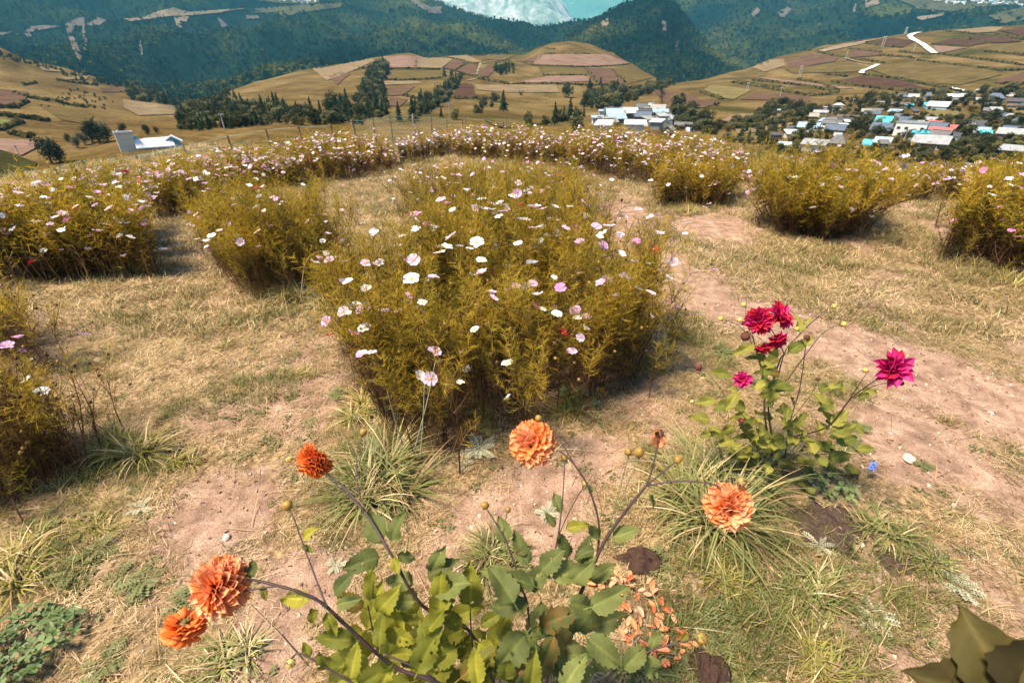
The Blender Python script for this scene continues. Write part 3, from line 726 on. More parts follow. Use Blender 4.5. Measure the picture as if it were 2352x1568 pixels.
C, T, S_ = 'conifer_tree', 'leafy_tree', 'shrub'
grove(c1([(880, 590), (1000, 610), (1270, 680), (1260, 735), (1050, 715), (890, 690)]), 50, [C, C, T], 12, 22, 'in the dark wood behind the white farmhouse', 'in the wood behind the farmhouse')
grove(c1([(1250, 780), (1500, 740), (1750, 720), (2352, 790), (2352, 868), (1900, 862), (1500, 900), (1230, 900)]), 75, [C, C, T], 18, 34, 'in the belt between the light pole and the white farmhouse', 'in the belt beside the light pole')
grove(c1([(1340, 660), (1600, 640), (1650, 720), (1400, 740)]), 20, [C, C, T], 14, 24, 'on the valley floor above the light pole', 'on the valley floor')
grove(c1([(-60, 350), (130, 410), (460, 500), (620, 530), (470, 530), (200, 450), (-60, 395)]), 40, [C, T, S_], 7, 13, 'along the crest of the left hill', 'along the left crest')
grove(c1([(520, 560), (700, 565), (870, 590), (800, 610), (560, 585)]), 20, [C, T], 9, 15, 'on the shoulder of the left hill', 'on the left shoulder')
grove(c1([(350, 690), (470, 620), (620, 630), (830, 720), (730, 770), (560, 750), (420, 740)]), 46, [S_], 6, 10, 'scattered over the left hillside', 'scattered over the left hillside')
grove(c2([(200, 470), (290, 440), (320, 480), (240, 560), (300, 640), (250, 660), (120, 640), (140, 570), (200, 530)]), 26, [C, T, T], 12, 22, 'in the gully left of the red field', 'in the gully left of the red field')
grove(c2([(-80, 720), (80, 700), (330, 740), (350, 790), (180, 830), (0, 868), (-100, 868)]), 34, [C, C, T], 22, 36, 'at the foot of the gully behind the wire fence', 'at the foot of the gully')
grove(c2([(470, 830), (600, 790), (720, 700), (820, 590), (780, 570), (640, 670), (500, 740)]), 34, [C, C, C, T], 18, 32, 'in the slanting row below the brown square field', 'in the slanting row')
grove(c2([(680, 520), (740, 500), (860, 540), (820, 570), (720, 570)]), 10, [T, C], 10, 16, 'at the top of the slanting row', 'at the top of the slanting row')
grove(c2([(1040, 500), (1170, 440), (1210, 530), (1130, 530)]), 14, [C, T], 12, 20, 'in the copse at the foot of the dome hill', 'in the copse by the dome hill')
grove(c2([(1660, 740), (1700, 640), (1860, 630), (1960, 660), (1930, 740), (1760, 760)]), 26, [T, C, T], 20, 32, 'above the roofs of the hamlet', 'above the hamlet')
grove(c2([(1990, 660), (2060, 630), (2280, 560), (2290, 590), (2100, 650)]), 14, [T, S_, C], 12, 22, 'on the hedge between dome hill and field hill', 'on the hedge by the dome hill')
grove(c2([(1770, 310), (1900, 360), (2010, 440), (1960, 430), (1860, 380)]), 9, [C], 12, 20, 'on the back slope of the dome hill', 'behind the dome hill')
grove(c2([(880, 780), (910, 730), (1000, 730), (1060, 700), (1040, 770), (930, 790)]), 8, [T, S_], 14, 26, 'in the clump left of the tall pine', 'left of the tall pine')
for (x, y, hp, kd, lb) in [(400, 840, 40, C, 'pointed dark conifer alone behind the wire fence, left of the stake'), (495, 835, 46, C, 'taller pointed conifer at the lower end of the slanting row'), (690, 812, 22, C, 'small lone conifer right of the slanting row'),
                           (785, 825, 27, T, 'round lone tree just right of the small conifer'), (1118, 772, 42, C, 'tall slim pine on the meadow below the dome hill'), (1060, 700, 24, T, 'round tree left of the tall slim pine'),
                           (1550, 672, 34, T, 'broad dark tree alone under the dome hill'), (1290, 868, 34, T, 'broad bush behind the fence, left of the hamlet'), (1402, 868, 24, T, 'small pointed tree between the fence and the hamlet'),
                           (1470, 862, 46, C, 'tall conifer at the left end of the hamlet'), (1525, 845, 34, T, 'olive tree right of the tall hamlet conifer'), (1575, 815, 40, C, 'second conifer beside the hamlet'), (1625, 905, 34, T, 'bush in front of the hamlet fence'),
                           (1710, 590, 16, C, 'little conifer on the bank under the dome hill'), (1240, 660, 12, S_, 'small bush on the meadow right of the slim pine')]:
    plant(kd, 784 + x / 3.0, y / 3.0, hp, HILLS, lb)
grove(c2([(1450, 850), (1500, 800), (1650, 790), (1700, 830), (1600, 870)]), 9, [T, C], 18, 28, 'left of the hamlet fence', 'left of the hamlet fence')
grove(c2([(2240, 720), (2352, 700), (2352, 900), (2290, 850)]), 12, [T], 20, 30, 'right of the hamlet', 'right of the hamlet')
V1 = 'among the village houses'
grove(c3([(0, 800), (60, 760), (130, 800), (240, 860), (260, 930), (60, 900)]), 16, [T], 20, 32, 'between the hamlet and the pink triangle field', 'between hamlet and pink field')
grove(c3([(330, 860), (560, 850), (600, 880), (340, 890)]), 9, [T], 16, 26, 'in the row above the tan strip field', 'in the row above the strip field')
grove(c3([(280, 960), (450, 900), (660, 880), (660, 950), (420, 1000), (290, 990)]), 14, [T, C], 16, 28, 'in the row below the tan strip field', 'in the row below the strip field')
grove(c3([(500, 770), (640, 730), (880, 745), (900, 790), (700, 850), (640, 830)]), 24, [T], 16, 26, 'in the grove left of the village', 'in the grove left of the village')
grove(c3([(150, 735), (300, 700), (310, 720), (200, 750)]), 6, [S_], 8, 12, 'on the edge of the brown field', 'on the brown field edge')
grove(c3([(1150, 700), (1300, 680), (1430, 690), (1400, 740), (1180, 735)]), 12, [T], 16, 26, 'at the upper left of the village', 'upper left of the village')
grove(c3([(1440, 650), (1800, 640), (1900, 680), (1880, 760), (1600, 700)]), 18, [T, S_], 12, 22, 'along the top edge of the village', 'top edge of the village')
grove(c3([(1880, 640), (2352, 610), (2500, 640), (2500, 740), (2200, 740), (2050, 780), (1900, 720)]), 26, [T], 12, 24, 'at the upper right of the village', 'upper right of the village')
grove(c3([(1150, 900), (1300, 830), (1480, 890), (1450, 960), (1200, 960)]), 14, [T], 18, 28, 'in the middle of the village', 'middle of the village')
grove(c3([(720, 940), (960, 930), (980, 1000), (760, 1040)]), 12, [T], 20, 32, 'beside the greenhouse', 'beside the greenhouse')
grove(c3([(1830, 960), (1900, 880), (2000, 960), (2352, 950), (2500, 1000), (2500, 1100), (1900, 1090), (1800, 1050)]), 26, [T], 18, 32, 'at the lower right of the village', 'lower right of the village')
grove(c3([(1450, 820), (1900, 830), (1900, 860), (1500, 850)]), 14, [S_, T], 10, 18, 'below the golden plot', 'below the golden plot')
grove(c3([(2050, 820), (2180, 780), (2352, 850), (2352, 900), (2100, 870)]), 10, [T], 16, 28, 'near the blue roofed house at the right', 'near the blue roofed house')
grove(c3([(1300, 1050), (1800, 1040), (2200, 1100), (2352, 1160), (1800, 1180), (1400, 1130)]), 26, [T, T, S_], 14, 28, 'along the lower edge of the village', 'lower edge of the village')
grove(c3([(480, 1090), (620, 1050), (800, 1060), (780, 1130), (520, 1150)]), 9, [C, T, S_], 20, 34, 'just beyond the flower field, right', 'just beyond the flower field')
scatter('bank_bushes', 'wood', [b_[0] for b_ in BUSH], [(0, 0, rnd.random() * 6.28) for _ in BUSH], [(b_[1] * 1.3, b_[1] * 1.3, b_[1]) for b_ in BUSH], None, [rnd.choice([6, 7, 7, 5]) for _ in BUSH], label='scrub growing along the banks between the far fields', kind='stuff')
def wood(poly, n, h0, h1, label, idxs):
    xs = [p[0] for p in poly]; ys = [p[1] for p in poly]; P, Rr, S, I = [], [], [], []; t = 0
    while len(P) < n and t < n * 30:
        t += 1; x, y = rnd.uniform(min(xs), max(xs)), rnd.uniform(min(ys), max(ys))
        if not inside(x, y, poly): continue
        h = hit(x, y, HILLS)
        if h is None: continue
        H = rnd.uniform(h0, h1) * unit(x, y, h[3]) * 1.1; P.append(h[0]); Rr.append((0, 0, rnd.random() * 6.28)); q = rnd.uniform(1.1, 1.7); S.append((H * q, H * q, H)); I.append(rnd.choice(idxs))
    scatter('wood', 'wood', P, Rr, S, None, I, label=label, kind='stuff')
hb = []
for hn in HILLS:       # scrub over the open slopes, thicker in some places
    me_ = bpy.data.objects[hn].data
    for p_ in me_.polygons:
        c_ = p_.center; d_ = math.hypot(c_.x, c_.y)
        if d_ < 90 or d_ > 1300 or not (-300 < project(c_)[0] < 2600): continue
        dn = noise.noise(Vector((c_.x / 45, c_.y / 45, 5))) + .6 * noise.noise(Vector((c_.x / 16, c_.y / 16, 2)))
        k_ = p_.area / d_ ** 1.2 * .11 * max(0, dn - .12)
        while rnd.random() < k_:
            k_ -= 1; v0, v1, v2 = (me_.vertices[i_].co for i_ in p_.vertices[:3]); hb.append((v0 + (v1 - v0) * rnd.random() + (v2 - v1) * rnd.random(), rnd.uniform(.5, 1.8) * (1 + d_ / 500)))
print('scrub', len(hb))
scatter('scrub', 'wood', [q[0] for q in hb], [(0, 0, rnd.random() * 6.28) for _ in hb], [(q[1] * 1.5, q[1] * 1.5, q[1]) for q in hb], None, [rnd.choice([6, 7]) for _ in hb], label='low scrub dotted over the open hillsides', kind='stuff')
wood(c1([(880, 560), (1020, 600), (1290, 670), (1270, 745), (1500, 760), (1750, 735), (2352, 800), (2352, 868), (1900, 862), (1500, 900), (1230, 900), (1240, 790), (1260, 740), (1050, 715), (890, 690)]), 420, 13, 24, 'mass of dark wood between the conifers behind the white farmhouse', [0, 1, 2, 3, 4, 5])
wood(c2([(0, 690), (110, 700), (200, 480), (290, 440), (330, 480), (300, 640), (350, 790), (180, 860), (0, 868)]), 130, 12, 20, 'undergrowth of trees filling the gully below the red field', [0, 3, 4, 5])
wood(c2([(470, 830), (560, 800), (740, 690), (800, 590), (760, 580), (640, 680), (500, 750)]), 90, 12, 20, 'undergrowth of the slanting row of trees', [0, 1, 3, 4])
wood(c2([(1640, 750), (1690, 630), (1880, 600), (1960, 650), (2000, 640), (2270, 560), (2290, 590), (2050, 680), (1930, 760)]), 110, 12, 20, 'undergrowth of trees above the hamlet', [3, 4, 5, 6])
wood(c3([(900, 740), (1150, 690), (1450, 650), (1900, 640), (2500, 620), (2500, 1150), (1300, 1120), (900, 1080), (300, 990), (280, 940), (650, 880), (700, 830)]), 620, 8, 17, 'hedges and small trees filling the gaps between the village houses', [3, 4, 5, 6, 7])
wood(c3([(1300, 1040), (1800, 1010), (2500, 960), (2500, 1150), (1300, 1130)]), 130, 11, 20, 'dense willows along the lower edge of the village', [3, 4, 5])
wood(c3([(-60, 750), (60, 750), (260, 880), (500, 770), (640, 730), (880, 745), (900, 790), (640, 850), (260, 940), (-60, 900)]), 150, 10, 18, 'hedges between the hamlet and the village', [3, 4, 5, 6])
# the tall dark trees left of the white farmhouse
m_con2 = mat_plain('dark_needles', (.022, .030, .014), .9, .5, 4, .1)
BIG = [leafy_mesh('crown_big', 120 + i, 1500, 12, .045, [m_con2, m_bark], 1.1) for i in range(3)]
def big_tree(x, y, hp, label):
    h = hit(x, y, HILLS); H = hp * unit(x, y, h[3]) * 1.12
    t = empty('leafy_tree', h[0], rnd.uniform(0, 6), label=label, cat='tree')
    mb = MB(); mb.tube([(0, 0, -.05 * H), (.01 * H, 0, .3 * H), (0, 0, .8 * H)], [.04 * H, .03 * H, .008 * H], 6)
    obj('trunk', mb.mesh('trunk', [m_bark]), t)
    obj('crown', rnd.choice(BIG), t, scl=(H * 1.1, H * 1.1, H * .98))
for a in [(360, 1130, 62, 'large dark tree at the far left, beyond the flower field corner'), (420, 1120, 44, 'smaller dark tree right of the large far left one'), (640, 985, 42, 'dark tree left of the white farmhouse, third from it'), (690, 990, 50, 'tallest dark tree left of the white farmhouse'),
          (750, 980, 42, 'dark tree nearest the white farmhouse tower'), (590, 1000, 30, 'small pointed dark tree left of the farmhouse group'), (475, 980, 18, 'small round tree alone on the left slope'), (540, 1020, 26, 'low bush left of the pointed dark tree'), (850, 925, 26, 'dark tree behind the farmhouse tower'),
          (1020, 930, 22, 'tree in the courtyard beside the farmhouse tower'), (1085, 925, 17, 'small tree at the back of the farmhouse courtyard'), (940, 1000, 18, 'slim grey tree before the farmhouse tower')]:
    big_tree(a[0] / 3.0, a[1] / 3.0, a[2], a[3])
number_off([o for o in COL.objects if o.name.split('.')[0] in ('conifer_tree', 'leafy_tree', 'shrub') and o.get('group')])
# ---------------------------------------------------------------- buildings
def bmat(name, col, rough=.7, var=.10, scale=.8): return mat_plain(name, col, rough, var, scale, 0, .25)
W = {'white': bmat('white_wall', (.56, .55, .52)), 'cream': bmat('cream_wall', (.46, .39, .30)), 'grey': bmat('grey_wall', (.17, .165, .16)), 'blue': bmat('pale_blue_wall', (.30, .38, .43)),
     'brown': bmat('timber_wall', (.14, .085, .055)), 'dark': bmat('dark_stone_wall', (.09, .08, .07)), 'turq': bmat('turquoise_wall', (.10, .38, .45)), 'adobe': bmat('adobe_wall', (.40, .30, .21))}  # the dark wall is a plain near-black stone colour
def roofmat(name, col, ribs=1.6, rough=.5):
    m, nt, b = newmat(name); tc = nt.nodes.new('ShaderNodeTexCoord')
    w = nt.nodes.new('ShaderNodeTexWave'); w.inputs['Scale'].default_value = ribs; w.inputs['Distortion'].default_value = .2; nt.links.new(tc.outputs['Object'], w.inputs[0])
    n = noise_n(nt, .9, 5, .7, tc.outputs['Object']); r = ramp(nt, [(.3, tuple(c * .6 for c in col)), (.65, tuple(min(.9, c * 1.1) for c in col))]); nt.links.new(n.outputs[0], r.inputs[0])
    nt.links.new(r.outputs[0], b.inputs['Base Color']); b.inputs['Roughness'].default_value = rough; bump(nt, b, w.outputs[0], .4, .08); return m
RF = {'white': roofmat('white_sheet_roof', (.58, .59, .60)), 'blue': roofmat('pale_blue_sheet_roof', (.26, .35, .41)), 'turq': roofmat('turquoise_sheet_roof', (.07, .42, .50)), 'slate': roofmat('slate_blue_roof', (.075, .10, .135), 3, .7),
      'grey': roofmat('grey_tile_roof', (.125, .12, .12), 4, .8), 'dark': roofmat('dark_tile_roof', (.06, .055, .055), 4, .85), 'beige': roofmat('beige_sheet_roof', (.25, .23, .19)), 'light': roofmat('light_grey_roof', (.30, .30, .29)),
      'red': roofmat('salmon_red_roof', (.46, .12, .085)), 'pale': roofmat('pale_teal_cover', (.34, .48, .48)), 'brown': roofmat('brown_board_roof', (.11, .075, .055), 3, .9)}
m_win = bmat('dark_window_glass', (.025, .03, .035), .2, .05); m_frame = bmat('window_frame_paint', (.55, .5, .45)); m_door = bmat('door_paint', (.16, .09, .05))
m_conc = bmat('concrete', (.30, .28, .25), .85)

def gable(w, d, h, rise, over=.35):
    """roof as two thick slopes over a w x d plan, ridge along x"""
    mb = MB(); a = w / 2 + over; b_ = d / 2 + over; t = .16; z0 = h - over * rise / (d / 2)
    for s in (-1, 1):
        p = [(-a, s * b_, z0), (a, s * b_, z0), (a, 0, h + rise), (-a, 0, h + rise)]
        q = [(x, y, z + t) for x, y, z in p]
        f = [(0, 1, 2, 3), (7, 6, 5, 4), (0, 4, 5, 1), (1, 5, 6, 2), (2, 6, 7, 3), (3, 7, 4, 0)]
        mb.add([Vector(v) for v in p + q], f if s > 0 else [g[::-1] for g in f])
    return mb
def walls(w, d, h, rise=0.0, flat=False):
    mb = MB(); a, b_ = w / 2, d / 2
    vs = [(-a, -b_, -1.5), (a, -b_, -1.5), (a, b_, -1.5), (-a, b_, -1.5), (-a, -b_, h), (a, -b_, h), (a, b_, h), (-a, b_, h), (-a, 0, h + rise * .98), (a, 0, h + rise * .98)]
    mb.add(vs, [(0, 1, 5, 4), (2, 3, 7, 6), (1, 2, 6, 9, 5), (3, 0, 4, 8, 7)] + ([(4, 5, 6, 7)] if rise == 0 else []))
    return mb
def openings(t, w, d, h, n, door=True, side=-1, storeys=1, wz=None):
    """windows with a frame and a pane set proud of the wall, and a door"""
    for s in range(storeys):
        for i in range(n):
            x = -w / 2 + w * (i + .5) / n
            zc = (h / storeys) * (s + .58) if wz is None else wz
            if door and s == 0 and i == n // 2:
                mb = MB(); mb.box((x, side * (d / 2 + .03), 1.0), (1.0, .08, 2.0)); obj('door', mb.mesh('door', [m_door]), t); continue
            fr = MB(); ww, wh = min(1.2, w / n * .5), 1.0; y = side * (d / 2 + .03)
            for q in (-1, 1):
                fr.box((x + q * ww / 2, y, zc), (.1, .1, wh + .1)); fr.box((x, y, zc + q * wh / 2), (ww - .1, .1, .1))
            f = obj('window', fr.mesh('window', [m_frame]), t)
            pn = MB(); pn.box((x, y - side * .02, zc), (ww - .1, .05, wh - .1)); obj('pane', pn.mesh('pane', [m_win]), f)
def house(x, y, wpx, hpx, rpx, rot, roof, wall, label, kind='gable', dep=None, n=0, group='village houses on the slope below the field hill', names=HILLS, cat='house', storeys=1, nm='village_house'):
    """the foot of the near wall is seen at (x, y), sizes in picture units"""
    g = hit(x, y, names)
    if g is None: print('no ground', label); return
    k = unit(x, y, g[3]) * 1.05
    w = max(2.0, wpx * k); h = max(1.5, hpx * k); rise = max(.25, rpx * k); d = dep * k if dep else max(3.0, min(w * .55, 9))
    az = math.atan2(-g[0].x, g[0].y)
    t = empty(nm, g[0] + Vector((0, 0, -.1)), az + R(rot), label=label, cat=cat, group=group)
    # keep the near wall on the seen foot
    t.location += Vector((-math.sin(az), math.cos(az), 0)) * d / 2
    if kind == 'gable':
        obj('wall', walls(w, d, h, rise).mesh('wall', [W[wall]]), t)
        rf = obj('roof', gable(w, d, h, rise).mesh('roof', [RF[roof]]), t)
        mb = MB(); mb.box((0, 0, h + rise + .19), (w + .6, .3, .14)); obj('ridge_cap', mb.mesh('ridge_cap', [RF[roof]]), rf)
    elif kind == 'shed':      # one slope falling to the viewer
        mb = walls(w, d, h, 0); obj('wall', mb.mesh('wall', [W[wall]]), t)
        mb = MB(); a, b_ = w / 2 + .4, d / 2 + .4; z0, z1 = h + .05, h + rise
        p = [(-a, -b_, z0), (a, -b_, z0), (a, b_, z1), (-a, b_, z1)]
        mb.add(p + [(q[0], q[1], q[2] + .14) for q in p], [(3, 2, 1, 0), (4, 5, 6, 7), (0, 1, 5, 4), (1, 2, 6, 5), (2, 3, 7, 6), (3, 0, 4, 7)]); obj('roof', mb.mesh('roof', [RF[roof]]), t)
    elif kind == 'hip':
        obj('wall', walls(w, d, h, 0).mesh('wall', [W[wall]]), t)
        mb = MB(); a, b_ = w / 2 + .5, d / 2 + .5; c = w * .18
        mb.add([(-a, -b_, h), (a, -b_, h), (a, b_, h), (-a, b_, h), (-c, 0, h + rise), (c, 0, h + rise)], [(0, 1, 5, 4), (2, 3, 4, 5), (1, 2, 5), (3, 0, 4), (3, 2, 1, 0)]); obj('roof', mb.mesh('roof', [RF[roof]]), t)
    elif kind == 'flat':
        obj('wall', walls(w, d, h, 0).mesh('wall', [W[wall]]), t)
        mb = MB(); a, b_ = w / 2 + .15, d / 2 + .15
        for q in (-1, 1):
            mb.box((0, q * (b_ - .1), h + .25), (2 * a, .2, .5)); mb.box((q * (a - .1), 0, h + .25), (.2, 2 * b_ - .4, .5))
        mb.box((0, 0, h + .06), (2 * a - .4, 2 * b_ - .4, .1)); obj('roof', mb.mesh('roof', [RF[roof]]), t)
    elif kind == 'tunnel':    # arched cover over hoops
        mb = MB(); vs = []; fs = []; ns = 12
        for i in range(9):
            xx = -w / 2 + w * i / 8
            for j in range(ns + 1):
                a = math.pi * j / ns; q = 1 + (.03 if i % 2 else 0); vs.append((xx, -math.cos(a) * d / 2 * q, math.sin(a) * h * 1.3 * q - .3))
        for i in range(8):
            for j in range(ns): fs.append((i * (ns + 1) + j, (i + 1) * (ns + 1) + j, (i + 1) * (ns + 1) + j + 1, i * (ns + 1) + j + 1))
        fs.append(tuple(range(ns, -1, -1))); fs.append(tuple(8 * (ns + 1) + j for j in range(ns + 1)))
        mb.add(vs, fs); obj('cover', mb.mesh('cover', [RF[roof]], False), t)
        mb = MB()
        for i in (0, 8): mb.tube([(-w / 2 + w * i / 8, -math.cos(math.pi * j / 8) * d / 2 * 1.05, math.sin(math.pi * j / 8) * h * 1.37 - .3) for j in range(9)], .06, 4)
        obj('hoop', mb.mesh('hoop', [W['grey']]), t)
    if n: openings(t, w, d, h, n, storeys=storeys)
    return t
def A(X, Y): return 1330.2 + X / 8.25, 231.6 + Y / 8.25
def B(X, Y): return 1781.5 + X / 9.43, 201.9 + Y / 9.43
def Cc(X, Y): return 2019 + X / 7.07, 201.9 + Y / 7.07
GA = 'houses of the hamlet beyond the middle of the flower field'
for X, Y, w, h, r, rot, rf, wl_, lb, kd, n in [
    (650, 395, 270, 120, 80, 8, 'blue', 'blue', 'two storey pale blue house with blue sheet roof, left in the hamlet', 'gable', 3),
    (700, 470, 280, 40, 70, 10, 'blue', 'dark', 'lean-to with wide pale blue roof before the two storey blue house', 'shed', 0),
    (930, 335, 280, 42, 80, 8, 'white', 'dark', 'long shed with the brightest white roof in the hamlet', 'shed', 0),
    (340, 440, 180, 62, 25, 6, 'blue', 'white', 'low white hut with small dark windows at the hamlet\'s left end', 'shed', 4),
    (1170, 215, 200, 60, 75, 6, 'grey', 'grey', 'grey tiled house at the top of the hamlet', 'gable', 2),
    (1320, 150, 140, 30, 35, 8, 'blue', 'grey', 'small hut with light blue roof at the top edge of the hamlet', 'shed', 0),
    (1490, 215, 250, 45, 70, -8, 'beige', 'cream', 'long beige roofed house at the top right of the hamlet', 'gable', 3),
    (1500, 300, 300, 65, 45, 4, 'blue', 'white', 'white walled shed with long light blue roof, upper right of the hamlet', 'shed', 2),
    (1140, 262, 150, 35, 35, 5, 'blue', 'white', 'little white hut with blue roof under the grey tiled house', 'shed', 0),
    (1210, 330, 240, 40, 70, -6, 'dark', 'grey', 'dark grey roofed house in the centre of the hamlet', 'gable', 0),
    (1210, 400, 250, 45, 70, -8, 'slate', 'grey', 'grey blue roofed house below the centre of the hamlet', 'gable', 0),
    (575, 545, 200, 40, 65, 12, 'beige', 'brown', 'beige roofed hut below the lean-to', 'shed', 0),
    (460, 620, 240, 30, 65, -10, 'white', 'cream', 'white sheeted shelter at the near left of the hamlet', 'shed', 0),
    (1690, 430, 230, 75, 65, 78, 'white', 'cream', 'white gabled house facing the flower field, right in the hamlet', 'gable', 0),
    (1690, 530, 210, 65, 60, 76, 'grey', 'grey', 'grey gabled house directly below the white gabled one', 'gable', 0),
    (1690, 625, 200, 65, 60, 74, 'beige', 'grey', 'lowest of the three gabled houses in a line', 'gable', 0),
    (1960, 545, 290, 50, 55, -4, 'grey', 'brown', 'long grey house right of the three gabled ones', 'gable', 3),
    (1040, 610, 320, 32, 50, 0, 'white', 'cream', 'low white sheeted shelter in front of the hamlet, middle', 'shed', 0),
    (420, 262, 80, 30, 22, 6, 'blue', 'blue', 'tiny pale blue hut left of the two storey house', 'shed', 0),
    (600, 262, 230, 30, 55, 6, 'slate', 'dark', 'long dark blue grey roof behind the two storey house', 'gable', 0),
    (2090, 590, 140, 60, 45, 20, 'white', 'white', 'white rounded shelter at the right end of the hamlet', 'tunnel', 0)]:
    x, y = A(X, Y); house(x, y, w / 8.25, h / 8.25 * 1.1, r / 8.25, rot, rf, wl_, lb, kd, n=n, group=GA)
for X, Y, w, h, r, rot, rf, wl_, lb, kd, n in [
    (680, 960, 380, 90, 80, -8, 'blue', 'cream', 'cream walled barn with long pale blue roof at the village\'s left', 'gable', 3), (300, 985, 120, 50, 60, -8, 'slate', 'dark', 'small slate roofed hut left of the cream barn', 'gable', 0),
    (330, 1090, 250, 40, 70, 25, 'white', 'cream', 'white roofed shed below the small slate hut', 'shed', 0), (740, 1060, 180, 40, 70, 20, 'pale', 'white', 'teal white shelter below the cream barn', 'hip', 0),
    (165, 1320, 250, 85, 60, 8, 'pale', 'white', 'pale teal plastic greenhouse at the village\'s near left', 'tunnel', 0), (790, 1380, 400, 60, 85, -8, 'light', 'blue', 'long light grey roofed house right of the greenhouse', 'shed', 0),
    (1290, 1310, 290, 50, 160, -6, 'grey', 'dark', 'house with grey pyramid roof right of the long light one', 'hip', 0), (1180, 800, 330, 35, 80, 6, 'grey', 'brown', 'uppermost of the stacked grey roofed houses', 'hip', 0),
    (1180, 880, 330, 35, 80, -10, 'grey', 'dark', 'middle of the stacked grey roofed houses', 'gable', 0), (1260, 985, 350, 50, 90, -8, 'slate', 'dark', 'lowest and darkest of the stacked grey roofed houses', 'gable', 0),
    (1010, 935, 160, 30, 35, -10, 'white', 'white', 'small white roof left of the stacked grey houses', 'shed', 0), (1530, 715, 360, 55, 40, -8, 'brown', 'brown', 'long brown timber house behind the stacked grey houses', 'gable', 4),
    (1480, 800, 240, 30, 60, -8, 'dark', 'brown', 'dark roofed timber house right of the stacked houses', 'gable', 0), (1560, 815, 140, 24, 32, 12, 'white', 'dark', 'small white roof on the dark timber house side', 'shed', 0),
    (1120, 500, 180, 60, 30, 0, 'white', 'white', 'white block house alone at the upper left of the village', 'flat', 2), (1090, 530, 110, 30, 22, 0, 'white', 'white', 'small white annex under the white block house', 'flat', 0), (1300, 545, 150, 50, 22, 0, 'white', 'cream', 'cream white house right of the small annex', 'flat', 2),
    (960, 590, 250, 45, 35, -4, 'light', 'grey', 'grey barn with pale roof left of the white block houses', 'gable', 0), (1345, 430, 190, 25, 45, 0, 'light', 'white', 'pale roofed house at the upper edge, above the white blocks', 'hip', 0),
    (2250, 400, 110, 75, 25, 6, 'white', 'white', 'small white tower like house at the upper middle', 'flat', 0), (2070, 645, 260, 30, 50, -4, 'slate', 'dark', 'blue grey roof in the middle, above the turquoise roof', 'shed', 0), (1960, 580, 200, 30, 50, 6, 'beige', 'brown', 'beige roofed hut left of the blue grey roof', 'gable', 0),
    (2290, 830, 260, 40, 110, -4, 'turq', 'turq', 'house with the brightest turquoise roof', 'shed', 0), (2230, 1010, 330, 30, 130, -6, 'slate', 'dark', 'wide dark slate roof below the turquoise one', 'shed', 0), (2030, 1240, 260, 35, 60, -8, 'turq', 'white', 'low turquoise and white roof near the flowers', 'tunnel', 0),
    (2260, 1310, 250, 30, 90, -5, 'pale', 'dark', 'flat grey teal roof near the flowers', 'shed', 0), (1450, 890, 150, 28, 25, 10, 'white', 'white', 'tiny white shed below the dark timber house', 'shed', 0), (30, 545, 80, 22, 20, 0, 'blue', 'dark', 'small blue roof in the grove at the far left of the village', 'shed', 0)]:
    x, y = B(X, Y); house(x, y, w / 9.43, h / 9.43 * 1.1, r / 9.43, rot, rf, wl_, lb, kd, n=n)
